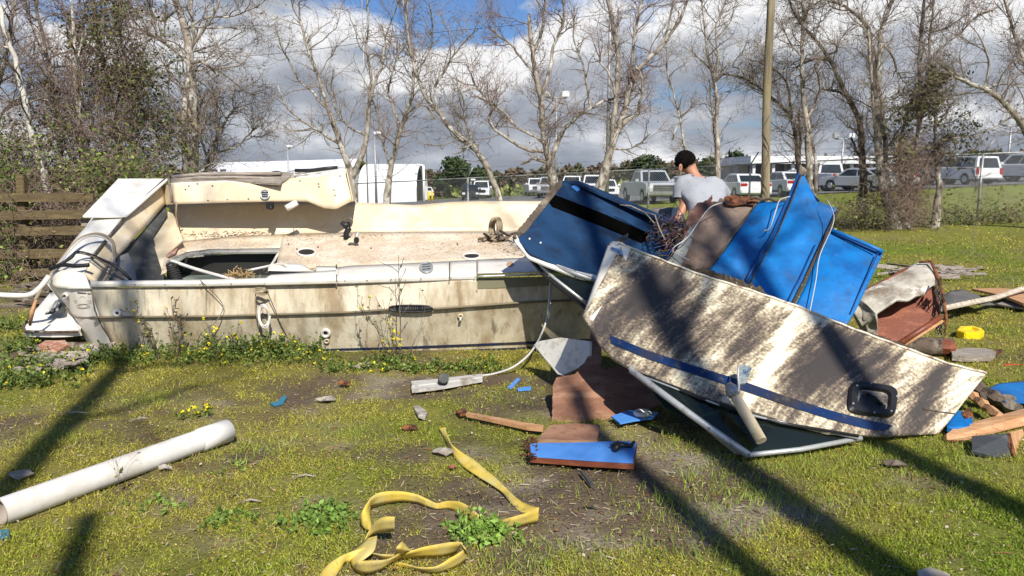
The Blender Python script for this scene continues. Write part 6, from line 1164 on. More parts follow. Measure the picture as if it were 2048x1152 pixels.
cab = thing('black_bracket', 'black plastic bracket lying on the right end of the blue board', 'bracket', tuple(G(1245, 895))); MB().tube([G(1222, 893, .08), G(1232, 888, .09), G(1240, 890, .10), G(1262, 892, .08), G(1268, 884, .08)], [.012, .014, .016, .012, .01], 8).build('arm', black, cab); MB().tube([G(1228, 902, .07), G(1234, 894, .09), G(1236, 884, .08)], [.012, .02, .01], 8).build('clamp', black, cab)
# ================================================================ the man
def skinned(name, V, Ed, Rad, root_i, mat, parent, sub=2):
    me = bpy.data.meshes.new(name + '_cage'); rt = parent.location if parent else Vector((0, 0, 0)); me.from_pydata([tuple(Vector(v) - rt) for v in V], Ed, []); o = bpy.data.objects.new('cage', me); COL.objects.link(o)
    m = o.modifiers.new('s', 'SKIN'); m.use_smooth_shade = True
    for i, r in enumerate(Rad): me.skin_vertices[0].data[i].radius = (r, r) if not isinstance(r, tuple) else r; me.skin_vertices[0].data[i].use_root = (i == root_i)
    s = o.modifiers.new('u', 'SUBSURF'); s.levels = sub; s.render_levels = sub
    bpy.context.view_layer.update(); dg = bpy.context.evaluated_depsgraph_get(); nm = bpy.data.meshes.new_from_object(o.evaluated_get(dg)); bpy.data.objects.remove(o); nm.name = name; nm.materials.clear(); nm.materials.append(mat)
    nm.polygons.foreach_set('use_smooth', np.ones(len(nm.polygons), dtype=bool)); r = bpy.data.objects.new(name, nm); COL.objects.link(r); r.parent = parent; return r
def man():
    base = U(1415, 450, 7.1); root = thing('person', 'man in a grey t-shirt with short dark hair, seen from behind, bending over the wreck', 'person', (base.x, 7.1, 0))
    J = {}; V = []; Rd = []; Ed = []
    def j(n_, p, r, par=None):
        J[n_] = len(V); V.append(tuple(p)); Rd.append(r)
        if par is not None: Ed.append((J[par], J[n_]))
    j('pelvis', U(1414, 452, 7.08), .125); j('spine', U(1411, 425, 7.14), .10, 'pelvis'); j('chest', U(1404, 395, 7.24), .10, 'spine'); j('upper', U(1398, 371, 7.33), .075, 'chest')
    j('neck0', U(1391, 357, 7.33), .062, 'upper'); j('neck1', U(1385, 345, 7.36), .055, 'neck0'); j('skull0', U(1379, 335, 7.38), .078, 'neck1'); j('skull1', U(1372, 326, 7.40), .096, 'skull0'); j('skull2', U(1368, 316, 7.42), .082, 'skull1')
    j('ls', U(1371, 368, 7.29), .050, 'upper'); j('la', U(1366, 388, 7.24), .052, 'ls'); j('le', U(1370, 409, 7.2), .050, 'la'); j('lf', U(1362, 426, 7.16), .043, 'le'); j('lw', U(1354, 440, 7.12), .026, 'lf'); j('lp', U(1350, 447, 7.10), .033, 'lw')
    j('rs', U(1430, 373, 7.30), .050, 'upper'); j('ra', U(1444, 386, 7.34), .05, 'rs'); j('re', U(1453, 396, 7.45), .042, 'ra'); j('rf', U(1440, 408, 7.6), .034, 're'); j('rw', U(1425, 416, 7.72), .026, 'rf'); j('rp', U(1415, 420, 7.8), .03, 'rw')
    hz = V[0]
    for s_, n_ in ((-1, 'l'), (1, 'r')):
        hx = hz[0] + s_ * .10; j(n_ + 'hip', (hx, 7.08, .98), .095, 'pelvis'); j(n_ + 'knee', (hx + s_ * .05, 7.16, .52), .062, n_ + 'hip'); j(n_ + 'calf', (hx + s_ * .06, 7.12, .33), .055, n_ + 'knee'); j(n_ + 'ankle', (hx + s_ * .06, 7.1, .09), .038, n_ + 'calf'); j(n_ + 'toe', (hx + s_ * .09, 7.3, .045), .04, n_ + 'ankle')
    for w_, s_ in (('lp', -1), ('rp', 1)):
        P = Vector(V[J[w_]])
        for k in range(4):
            a = P + Vector(((k - 1.5) * .02, .02, -.03)); j(w_ + 'f%d' % k, a, .011, w_); j(w_ + 'g%d' % k, a + Vector((.004 * k, .02, -.04 + .006 * abs(k - 1.5))), .009, w_ + 'f%d' % k); j(w_ + 'h%d' % k, a + Vector((.004 * k, .0, -.062 + .006 * abs(k - 1.5))), .007, w_ + 'g%d' % k)
        j(w_ + 't0', P + Vector((.035, .02, -.005)), .012, w_); j(w_ + 't1', P + Vector((.05, .03, -.035)), .009, w_ + 't0')
    body = skinned('body', V, Ed, Rd, 0, skin, root)
    # shirt
    mb = MB(); rings = [(350, 1387, 11, 7.35, .06), (355, 1394, 26, 7.34, .085), (361, 1400, 43, 7.31, .11), (372, 1403, 49, 7.27, .135), (388, 1406, 47, 7.22, .15), (404, 1410, 37, 7.16, .15), (422, 1412, 35, 7.12, .15), (440, 1414, 35, 7.1, .155), (460, 1415, 36, 7.08, .16)]
    RR_ = np.array(rings, float); q = np.linspace(0, 1, 34); t = np.linspace(0, 1, len(RR_)); RI = np.stack([np.interp(q, t, RR_[:, i]) for i in range(5)], 1); n = 36; vs = []
    for (y, c, hw, Y, dp) in RI:
        C = U(c, y, Y); hw_ = hw * Y / F
        for k in range(n):
            a = 2 * math.pi * k / n; ca, sa = math.cos(a), math.sin(a); x = hw_ * math.copysign(abs(ca) ** .85, ca); d = dp * math.copysign(abs(sa) ** .9, sa)
            w_ = 1 + .05 * mnoise.noise(Vector((C.x * 3 + x * 9, y * .045, sa * 2))) + .03 * math.sin(y * .16 + x * 26) * max(0, -sa)
            vs.append(C + Vector((x * w_, d * w_, (.015 if abs(ca) > .8 else 0) - .02 * abs(ca))))
    K = len(RI); mb.add(vs, [(i * n + k, i * n + (k + 1) % n, (i + 1) * n + (k + 1) % n, (i + 1) * n + k) for i in range(K - 1) for k in range(n)], None, True)
    mb.tube([U(1382, 361, 7.29), U(1368, 366, 7.28), U(1363, 376, 7.27), U(1361, 386, 7.26), U(1360, 397, 7.25)], [.07, .083, .08, .074, .073], 18, cap=False); mb.tube([U(1408, 366, 7.29), U(1424, 369, 7.29), U(1437, 376, 7.32), U(1448, 389, 7.38)], [.06, .086, .082, .072], 18, cap=False)
    mb.build('shirt', shirt, root)
    MB().tube([U(1387 + 11.5 * math.cos(a / 20 * 6.28), 350.5 + 1.5 * math.cos(a / 20 * 6.28), 7.35 + .065 * math.sin(a / 20 * 6.28)) for a in range(20)], .006, 6, closed=True).build('collar', shirt, root)
    # trousers
    m = MB(); 
    for s_ in (-1, 1): hx = hz[0] + s_ * .10; m.tube([(hx - s_ * .02, 7.08, 1.1), (hx, 7.08, .95), (hx + s_ * .03, 7.13, .7), (hx + s_ * .05, 7.16, .5), (hx + s_ * .06, 7.12, .3), (hx + s_ * .06, 7.1, .1)], [.14, .13, .10, .085, .078, .075], 16)
    m.build('trousers', jeans, root)
    sh = MB()
    for s_ in (-1, 1): hx = hz[0] + s_ * .16; sh.tube([(hx, 7.03, .05), (hx, 7.12, .06), (hx + s_ * .02, 7.25, .05), (hx + s_ * .03, 7.34, .04)], [.04, .052, .05, .03], 12)
    sh.build('shoes', rubber, root)
    # hair: cap over the back and crown of the head
    c = U(1370.5, 322, 7.39); bm = bmesh.new(); bmesh.ops.create_icosphere(bm, subdivisions=5, radius=1.0)
    ax = (U(1366, 311, 7.43) - U(1380, 338, 7.37)).normalized(); side = Vector((-1, .1, -.25)).normalized()
    kill = []
    for v in bm.verts:
        d = v.co.copy(); up = d.dot(ax); fr_ = d.dot(Vector((-.62, .62, -.47)).normalized())
        if up < -.93 + .05 * math.sin(d.x * 30) + 1.15 * max(0, fr_ - .12): kill.append(v)
    bmesh.ops.delete(bm, geom=kill, context='VERTS')
    for v in bm.verts:
        nz = mnoise.noise(v.co * 5) * .035 + mnoise.noise(v.co * 22) * .02; tp = 1.0 - .14 * max(0, -v.co.dot(ax)); v.co = v.co * (1 + nz) * tp; v.co = c - root.location + v.co * .099 + ax * (.006 * v.co.dot(ax))
    me = bpy.data.meshes.new('hair'); bm.to_mesh(me); bm.free(); me.materials.append(hairm); me.polygons.foreach_set('use_smooth', np.ones(len(me.polygons), dtype=bool)); o = bpy.data.objects.new('hair', me); COL.objects.link(o); o.parent = root
    rg = np.random.default_rng(5); hv = np.array([tuple(v.co) for v in me.vertices]); cc = np.array(tuple(c - root.location)); pick = rg.choice(len(hv), 2600); S = hv[pick]; nn = nrm(S - cc); dd = nrm(nn * .7 + rg.normal(size=S.shape) * .45 - np.array(tuple(ax)) * .35); P = np.stack([S + np.array(tuple(root.location)) - nn * .004, S + np.array(tuple(root.location)) + dd * .006, S + np.array(tuple(root.location)) + dd * .011 - np.array(tuple(ax)) * .004], 1)
    V, Q = nptubes(P, np.tile([.0016, .0013, .0004], (len(P), 1)), 3); tag(npmesh('hair_strands', V, Q, hairm, root), kind='stuff')
    e = U(1361, 335, 7.31); er = MB().tube([e + Vector((.010 * math.sin(a), -.006 * math.cos(a) * 0, .028 * math.cos(a))) for a in [k / 12 * 6.28 for k in range(12)]], .009, 8, closed=True); er.add([e + Vector((.010 * math.sin(a), .004, .026 * math.cos(a))) for a in [k / 12 * 6.28 for k in range(12)]], [tuple(range(12))]); er.build('ear', skin, root)
man()

# ================================================================ pipe and strap
pipe = thing('white_pipe', 'large white plastic drain pipe lying across the grass, lower left', 'pipe', tuple(G(240, 950)))
pa, pb_ = G(1, 1024, .068), G(455, 861, .068); d_ = (pb_ - pa).normalized()
pts = [pa + (pb_ - pa) * (i / 12) for i in range(13)]; MB().tube(pts, .064, 28, cap=False).build('tube', whitep, pipe); MB().tube([pb_ - d_ * .2, pb_ - d_ * .195, pb_ + d_ * .0, pb_ + d_ * .003], [.0645, .069, .069, .060], 28, cap=False).build('collar', whitep, pipe)
MB().tube([pa - d_ * .002, pa + d_ * .6], [.058, .058], 24, cap=False).build('bore', M('pipe_bore', (.35, .30, .26), .8), pipe)
MB().tube([pb_ + d_ * .003, pb_ - d_ * .02], [.060, .058], 24).build('end_plug', whitep, pipe)
def strap():
    Z = lambda x, y, h: G(600 + x * .3418, 820 + y * .3418, h); mb = MB()
    def rib(ed, n=None):
        A = np.array(ed, float); K = len(A); m = K * 6; q = np.linspace(0, K - 1, m); out = []
        for c in range(6):
            y = A[:, c]; r = []
            for t in q:
                i = min(int(t), K - 2); f = t - i; p0, p1, p2, p3 = y[max(i - 1, 0)], y[i], y[i + 1], y[min(i + 2, K - 1)]; r.append(.5 * (2 * p1 + (p2 - p0) * f + (2 * p0 - 5 * p1 + 4 * p2 - p3) * f * f + (3 * p1 - p0 - 3 * p2 + p3) * f ** 3))
            out.append(r)
        vs = []; 
        for i in range(m):
            a = Z(out[0][i], out[1][i], out[4][i]); b = Z(out[2][i], out[3][i], out[5][i])
            for k in range(4): vs.append(a.lerp(b, k / 3))
        mb.add(vs, [(i * 4 + k, (i + 1) * 4 + k, (i + 1) * 4 + k + 1, i * 4 + k + 1) for i in range(m - 1) for k in range(3)], [(k / 3, i / 6) for i in range(m) for k in range(4)], True)
    rib([(812, 104, 852, 97, .012, .02), (836, 150, 858, 135, .012, .04), (872, 222, 884, 198, .012, .06), (900, 275, 935, 240, .012, .05), (958, 332, 1010, 285, .012, .04), (1040, 388, 1080, 342, .012, .03), (1105, 428, 1150, 400, .012, .03), (1180, 480, 1212, 462, .012, .03), (1232, 542, 1282, 525, .012, .03), (1285, 592, 1345, 556, .012, .03), (1330, 600, 1396, 570, .02, .04)])
    rib([(1396, 568, 1392, 656, .09, .012), (1345, 594, 1340, 668, .085, .012), (1270, 618, 1270, 685, .08, .012), (1190, 640, 1190, 690, .06, .012), (1125, 664, 1120, 682, .02, .012), (1090, 678, 1080, 676, .015, .012)])
    rib([(1115, 672, 1100, 680, .012, .012), (1050, 618, 1055, 668, .05, .012), (990, 568, 985, 642, .07, .012), (930, 537, 920, 600, .07, .012), (860, 533, 860, 578, .05, .012), (800, 545, 800, 580, .04, .012), (740, 520, 740, 565, .05, .012), (680, 495, 680, 545, .06, .012), (600, 479, 600, 537, .07, .012), (530, 477, 530, 545, .08, .012), (460, 487, 460, 560, .09, .012), (416, 515, 414, 575, .09, .012)])
    rib([(416, 515, 415, 575, .09, .012), (385, 560, 416, 610, .08, .015), (358, 610, 417, 650, .05, .03), (352, 660, 415, 680, .02, .04), (372, 692, 412, 705, .012, .03), (400, 712, 430, 712, .012, .02)])
    rib([(554, 625, 554, 706, .17, .09), (500, 624, 504, 712, .17, .08), (450, 645, 450, 722, .14, .05), (412, 690, 408, 740, .08, .03), (380, 756, 384, 762, .03, .015)])
    rib([(395, 752, 452, 738, .03, .05), (350, 790, 447, 780, .03, .06), (310, 820, 432, 828, .03, .06), (298, 860, 380, 872, .02, .05), (302, 905, 330, 905, .012, .05), (340, 948, 340, 886, .012, .08), (400, 957, 410, 880, .012, .08), (470, 938, 470, 878, .012, .07), (530, 896, 525, 868, .02, .06), (600, 862, 580, 832, .03, .09), (655, 832, 600, 768, .05, .14), (648, 826, 566, 808, .08, .14), (600, 850, 556, 846, .06, .08)])
    rib([(420, 838, 420, 850, .05, .03), (480, 848, 490, 878, .06, .02), (560, 848, 560, 880, .06, .015), (650, 828, 640, 872, .08, .012), (720, 806, 720, 866, .08, .012), (800, 790, 800, 866, .09, .012), (880, 777, 868, 858, .10, .012), (940, 778, 915, 838, .11, .02), (950, 785, 940, 792, .11, .08)])
    rib([(944, 778, 946, 800, .11, .09), (972, 815, 958, 815, .10, .07), (985, 852, 950, 822, .012, .09), (965, 885, 915, 845, .012, .09), (920, 915, 860, 878, .012, .08), (860, 940, 820, 903, .012, .07), (790, 952, 778, 918, .012, .06), (700, 942, 700, 920, .012, .05), (620, 922, 640, 905, .012, .04), (545, 900, 585, 890, .012, .03)])
    rib([(430, 790, 420, 838, .05, .012), (360, 810, 350, 880, .05, .012), (290, 832, 268, 892, .05, .012), (225, 862, 242, 925, .05, .012), (160, 910, 215, 965, .04, .012), (125, 955, 195, 1000, .04, .012), (90, 1010, 180, 1060, .03, .012)])
    o = mb.build('yellow_strap', strapm, None, thick=.003); tag(o, 'long yellow webbing strap with loops lying in the middle foreground', 'strap')
strap()
nt_ = strapm.node_tree; bs_ = nt_.nodes['Principled BSDF']; uvn = nt_.nodes.new('ShaderNodeTexCoord'); wv = nt_.nodes.new('ShaderNodeTexWave'); wv.bands_direction = 'Y'; wv.inputs['Scale'].default_value = 3.2; nt_.links.new(uvn.outputs['UV'], wv.inputs['Vector']); bp = nt_.nodes.new('ShaderNodeBump'); bp.inputs['Strength'].default_value = .22; bp.inputs['Distance'].default_value = .003; nt_.links.new(wv.outputs['Fac'], bp.inputs['Height']); nt_.links.new(bp.outputs[0], bs_.inputs['Normal'])

# ================================================================ scraps lying about
zinc = M('zinc_sheet', (.46, .45, .42), .6, [((.24, .20, .15), 10, I3, .5, .64)], .1)
ch = thing('metal_channel', 'weathered metal channel with a round fitting lying in the grass in front of the hull', 'metal channel', tuple(G(890, 770)))
for k, (dy, h) in enumerate(((-5, .06), (5, .05))): lying('rail', '', '', [(822, 767 + dy), (880, 762 + dy), (964, 750 + dy * .6), (965, 756 + dy * .6), (882, 769 + dy), (824, 776 + dy)], zinc, h - .015, .02, parent=ch)
lying('web', '', '', [(822, 764), (962, 748), (965, 758), (826, 778)], zinc, .022, .01, parent=ch); MB().tube([G(886, 762, .03), G(888, 756, .10)], [.042, .036], 14).build('round_fitting', greyg, ch)
lying('wood_strip', 'thin red brown wooden strip left of the plywood panel', 'wood strip', [(932, 826), (936, 824), (1060, 846), (1088, 850), (1086, 856), (1055, 853)], rawwood, .05, .025)
lying('wood_chip', 'orange wood chip at the left end of the thin wooden strip', 'wood chip', [(912, 821), (930, 816), (936, 826), (920, 829)], torn, .03, .015)
lying('blue_scrap', 'blue fibreglass scrap behind the foot of the plywood panel, with a white ring on it', 'scrap', [(1222, 832), (1260, 820), (1318, 824), (1305, 836), (1270, 840), (1240, 846)], bluelt, .04, .01)
MB_ = MB().tube([G(1285 + 14 * math.cos(a / 14 * 6.28), 826 + 4 * math.sin(a / 14 * 6.28), .06) for a in range(14)], .016, 6, closed=True); tag(MB_.build('white_ring', whitep), 'white plastic ring lying on the blue scrap under the wreck', 'ring')
lying('blue_sliver', 'narrow light blue sliver standing out left of the white cut panel, the longer one', 'scrap', [(1015, 774), (1034, 756), (1041, 757), (1024, 776)], bluelt, .03, .01)
lying('blue_sliver', 'short light blue sliver just right of the longer blue sliver', 'scrap', [(1034, 776), (1062, 772), (1062, 778), (1036, 780)], bluelt, .03, .01)
lying('blue_string', 'bunch of faded blue string in the grass below the hull at left centre', 'string', [(540, 806), (556, 802), (568, 790), (574, 794), (566, 806), (548, 811)], M('blue_string', (.03, .16, .24), .9), .02, .01)
lying('blue_string', 'faded blue string scrap at the left edge below the white pipe', 'string', [(-4, 1060), (16, 1058), (20, 1072), (0, 1078)], bpy.data.materials['blue_string'], .02, .01)
lying('dark_sliver', 'thin black sliver of plastic on the bare soil below the blue board', 'scrap', [(1160, 940), (1166, 942), (1188, 968), (1180, 968)], chgrey, .03, .01)
lying('crumpled_foil', 'crumpled grey paper scrap above the far end of the yellow strap', 'scrap', [(826, 812), (838, 810), (855, 824), (850, 834), (836, 830)], vinyl, .04, .02)
lying('peeling_bark', 'curled pale scrap of bark at the bottom right of the lawn', 'bark scrap', [(1835, 1140), (1862, 1134), (1900, 1148), (1890, 1160), (1840, 1158)], vinyl, .03, .015)
for k, (x, y, l, a, tx) in enumerate([(500, 1005, 22, .1, 'short twig lying level between the pipe and the strap'), (690, 768, 14, -.5, 'orange wood chip in the grass below the drain fitting'), (820, 857, 16, -.2, 'reddish bark chip left of the strap end'), (905, 938, 10, .2, 'small orange leaf just left of the straight run of the strap'), (655, 800, 22, .4, 'pale broken shell of debris in the worn grass left of centre'), (720, 733, 20, .1, 'white stone like scrap in front of the hull foot'), (890, 905, 26, .1, 'pale flat flake beside the middle of the straight strap'), (610, 955, 24, .05, 'thin stick right of the free end of the white pipe'), (150, 828, 26, .05, 'thin stick lying in the left part of the lawn'), (330, 938, 14, .8, 'pale leaf directly below the white pipe'), (1790, 930, 20, .3, 'dark bark scrap on the grass below the port light'), (1190, 1018, 24, -.5, 'bent twig on the bare soil right of the strap'), (45, 950, 22, .1, 'pale bark flake left of the pipe near the left edge'), (280, 840, 18, .3, 'small stick in the grass above the white pipe')]):
    mats_ = [greywood, torn, torn, plyred, vinyl, vinyl, vinyl, greywood, greywood, vinyl, barkd, barkd, greywood, greywood]; rd = random.Random(k); p = G(x, y, .018); d = Vector((math.cos(a), math.sin(a), .05)); s_ = l * (p - Vector((0, 0, CH))).length / F
    if k in (0, 7, 8, 11, 13): o = MB().tube([p - d * s_, p + Vector((0, .01, .012)), p + d * s_ * .9], [.004, .007, .003], 6).build('stick', mats_[k])
    else:
        n = 9; ptsq = [p + Vector((math.cos(t_ / n * 6.28) * s_ * rd.uniform(.7, 1.1), math.sin(t_ / n * 6.28) * s_ * .7 * rd.uniform(.6, 1.1), rd.uniform(-.006, .022))) for t_ in range(n)]; o = MB().add(ptsq + [p + Vector((0, 0, .03))], [(i, (i + 1) % n, n) for i in range(n)]).build('wood_chip', mats_[k], thick=.006)
    tag(o, tx, 'twig' if k in (0, 7, 8, 11, 13) else 'scrap')
# right hand pile
def board3(name, label, cat, pts, mat, thick=.02, parent=None, **k):
    P = [U(*p) if len(p) == 3 else None for p in pts]; n = len(P); nn = (P[1] - P[0]).cross(P[2] - P[0]).normalized(); 
    if nn.dot(P[0] - Vector((0, 0, CH))) > 0: nn = -nn
    bk = [p - nn * thick for p in P]; e1 = (P[1] - P[0]).normalized(); e2 = nn.cross(e1); uv = [((p - P[0]).dot(e1), (p - P[0]).dot(e2)) for p in P]
    o = MB().add(P + bk, [tuple(range(n)), tuple(range(2 * n - 1, n - 1, -1))] + [(i, i + n, (i + 1) % n + n, (i + 1) % n) for i in range(n)], uv + uv).build(name, mat, parent, **k); return tag(o, label, cat) if parent is None else o
lb = thing('wooden_beam', 'orange brown wooden beam with an L shaped section resting on the grey board, right edge', 'beam', tuple(G(1980, 880)))
board3('top_flange', '', '', [(1893, 868, 4.30), (1912, 853, 4.42), (2075, 810, 4.70), (2075, 824, 4.55), (1920, 867, 4.33)], rawwood, .02, lb)
board3('side_flange', '', '', [(1893, 868, 4.30), (1920, 868, 4.32), (2075, 826, 4.54), (2075, 845, 4.50), (1930, 881, 4.26), (1894, 882, 4.26)], rawwood, .03, lb)
m = MB(); rd = random.Random(2)
for k in range(14): x = 1895 + rd.random() * 30; m.tube([U(x, 880, 4.26), U(x + rd.uniform(-3, 3), 886 + rd.random() * 5, 4.25)], [.008, .002], 4)
m.build('splinters', torn, lb)
gb = thing('grey_board', 'charcoal grey box board with a torn red brown corner under the wooden beam', 'board', tuple(G(1990, 915)))
board3('front', '', '', [(1944, 872, 4.22), (2020, 866, 4.2), (2035, 924, 3.98), (2028, 924, 3.98), (1944, 902, 4.02)], chgrey, .02, gb, ); board3('side', '', '', [(2020, 864, 4.2), (2045, 858, 4.4), (2058, 900, 4.3), (2036, 926, 3.98)], rawwood, .02, gb)
board3('torn_patch', '', '', [(2012, 868, 4.19), (2021, 866, 4.19), (2036, 925, 3.97), (2026, 912, 4.0), (2021, 900, 4.06), (2016, 892, 4.09), (2018, 880, 4.14)], torn, .006, gb)
tp_ = Sheet([[(1976, 776, 5.15), (2000, 766, 5.3), (2048, 762, 5.4), (2085, 760, 5.4)], [(1984, 784, 5.02), (2005, 782, 5.05), (2050, 784, 5.1), (2085, 786, 5.1)], [(1990, 796, 4.84), (2010, 803, 4.76), (2050, 806, 4.76), (2085, 806, 4.76)]], 24, 6, rough=.04, rs=5); tag(tp_.mesh().build('blue_tarp', blue, None, thick=.006), 'crumpled blue sheet at the right edge beyond the wooden beam', 'sheet')
bl = thing('blue_box_scrap', 'broken blue box piece under the right tip of the mildewed panel', 'box scrap', tuple(G(1920, 855))); board3('front', '', '', [(1896, 826, 4.6), (1920, 822, 4.6), (1944, 826, 4.55), (1946, 852, 4.42), (1905, 858, 4.38), (1894, 854, 4.38)], blue, .05, bl); board3('torn_face', '', '', [(1922, 826, 4.57), (1940, 813, 4.66), (1946, 828, 4.52), (1930, 836, 4.5)], torn, .03, bl)
for k, (p, q, r, mt, tx) in enumerate((((1940, 788, 4.9), (2000, 834, 4.55), .03, rawwood, 'orange broken timber leaning behind the wooden beam'), ((1946, 770, 5.0), (2040, 822, 4.7), .045, barkd, 'dark rotten timber just above the orange broken timber'), ((1960, 795, 4.9), (2030, 800, 4.85), .04, barkd, 'dark rotten timber lying level in front of the blue sheet'))):
    a_, b_ = U(*p), U(*q); o = MB().tube([a_ + (b_ - a_) * (i / 9) + Vector((0, 0, .008 * math.sin(i * 2.3))) for i in range(10)], [r * (1 + .2 * math.sin(i * 1.9)) for i in range(10)], 5, smooth=False).build('broken_timber', mt); tag(o, tx, 'timber')
lg = thing('rotten_log', 'dark rotten log with a broken right end behind the mildewed panel', 'log', tuple(G(1860, 715))); 
rr = [.07, .08, .075, .08, .08, .085, .08]; MB().tube([U(1800 + i * 17, 690 + i * .8, 6.35) for i in range(7)], rr, 14).build('log', barkd, lg); MB().tube([U(1888, 694, 6.33), U(1900, 695, 6.3), U(1906, 696, 6.3)], [.08, .07, .05], 9, smooth=False).build('broken_end', plyred, lg)
lying('bark_slab', 'pale grey bark slab lying right of the rotten log', 'bark slab', [(1902, 700), (1930, 695), (1975, 697), (1992, 703), (1980, 711), (1930, 712), (1905, 710)], greywood, .07, .05)
lying('red_scrap', 'red splinter beyond the pale bark slab', 'scrap', [(1982, 702), (2002, 697), (2004, 702), (1990, 708)], torn, .05, .02)
cable('red_wire', 'short red wire lying in the grass near the right edge', [(2008, 731, 6.0), (2025, 729, 6.05), (2048, 731, 6.05), (2070, 729, 6.1)], .008, M('red_plastic', (.45, .02, .02), .5))
yf = thing('yellow_float', 'small bright yellow plastic float lying in the grass', 'float', tuple(G(1940, 668)))
yq = [G(1913, 660, .075), G(1920, 652, .075), G(1945, 651, .075), G(1964, 656, .075), G(1969, 661, .07), G(1960, 666, .065), G(1930, 665, .07)]; yl = [p - Vector((0, 0, .065)) for p in yq]; n = len(yq); c0 = sum(yq, Vector()) / n; inn = [c0.lerp(p, .5) for p in yq]; dp = [p - Vector((0, 0, .015)) for p in inn]
MB().add(yq + yl + inn + dp, [(i, i + n, (i + 1) % n + n, (i + 1) % n) for i in range(n)] + [(i, (i + 1) % n, (i + 1) % n + 2 * n, i + 2 * n) for i in range(n)] + [(i + 2 * n, (i + 1) % n + 2 * n, (i + 1) % n + 3 * n, i + 3 * n) for i in range(n)] + [tuple(range(3 * n, 4 * n))]).build('shell', floatm, yf, bevel=.008)
wp2 = Sheet([[(1884, 612, 7.5), (1940, 600, 8.0), (1990, 590, 8.5), (2048, 571, 9.0), (2080, 562, 9.2)], [(1886, 622, 7.46), (1940, 611, 7.95), (1990, 600, 8.4), (2048, 581, 8.9), (2080, 570, 9.1)]], 24, 2, rough=.01, rs=3); tag(wp2.mesh().build('long_plank', M('pale_plank', (.40, .33, .25), .8, [((.55, .49, .4), 4, (1, 6, 6), .45, .6), ((.15, .1, .07), 14, (1, 6, 6), .56, .68)], .3), None, thick=.03), 'long pale warped plank running to the right edge', 'plank')
lying('tan_plywood', 'tan plywood sheet under the long pale plank at the right edge', 'plywood', [(1944, 577), (2000, 576), (2080, 582), (2080, 606), (2048, 607), (2010, 592)], rawwood, .12, .03)
fb = Sheet([[(1880, 596, 8.7), (1900, 582, 8.9), (1925, 578, 9.0), (1955, 590, 8.9)], [(1884, 606, 8.4), (1905, 597, 8.5), (1935, 596, 8.5), (1975, 602, 8.4)], [(1886, 615, 8.1), (1910, 608, 8.2), (1940, 608, 8.2), (1990, 609, 8.2)]], 24, 6, rough=.12, rs=4); tag(fb.mesh().build('grey_cloth', greyfab, None, thick=.01), 'crumpled dark grey cloth left of the tan plywood', 'cloth')
lying('grey_sheet', 'flat grey board under the right end of the long plank', 'board', [(1985, 606), (2020, 600), (2080, 610), (2080, 618), (2030, 614)], greywood, .05, .02)
def rubble(name, label, cx, cy, sx, sy, n, seed, mats_, lmin=.08, lmax=.5, hh=.12):
    rd = random.Random(seed); m = MB()
    for k in range(n):
        p = G(rd.gauss(cx, sx), rd.gauss(cy, sy), rd.random() * hh); a = rd.gauss(0, .5); l = rd.uniform(lmin, lmax) / 2; d = Vector((math.cos(a), math.sin(a), rd.gauss(0, .08))); w_ = Vector((-math.sin(a), math.cos(a), rd.gauss(0, .3))) * rd.uniform(.015, .06); up_ = Vector((0, 0, .012))
        q = [p - d * l - w_ * .7, p + d * l - w_, p + d * l * .9 + w_, p - d * l + w_]; m.add(q + [x - up_ for x in q], [(0, 1, 2, 3), (7, 6, 5, 4), (0, 4, 5, 1), (1, 5, 6, 2), (2, 6, 7, 3), (3, 7, 4, 0)])
    return tag(m.build(name, mats_), label, 'debris', kind='stuff')
rubble('splinter_pile', 'pile of grey splintered wood and bark on the lawn beyond the torn locker panel', 1905, 542, 26, 5, 60, 3, greywood); rubble('splinter_pile', 'thin grey splinters left of the splintered wood pile', 1800, 541, 16, 4, 26, 4, greywood)
rubble('bark_heap', 'heap of brown bark and dead leaves at the foot of the plank fence', 100, 582, 28, 10, 90, 5, barkd); rubble('rotten_wood_heap', 'grey rotten wood heap beside the swim platform corner', 105, 715, 30, 11, 70, 6, greywood, .06, .3, .10)
lying('brick_scrap', 'red brown broken brick piece under the swim platform', 'brick scrap', [(76, 690), (90, 681), (130, 680), (138, 690), (120, 697), (84, 696)], M('brick_red', (.36, .15, .09), .9, [((.5, .38, .3), 18, I3, .5, .6)], .4), .10, .09)
tag(MB().tube([U(70, 700, 6.6), U(120, 696, 6.65), U(170, 694, 6.75), U(210, 696, 6.85)], [.05, .06, .05, .05], 10).build('fallen_branch', barkd), 'dark fallen branch under the swim platform', 'branch')

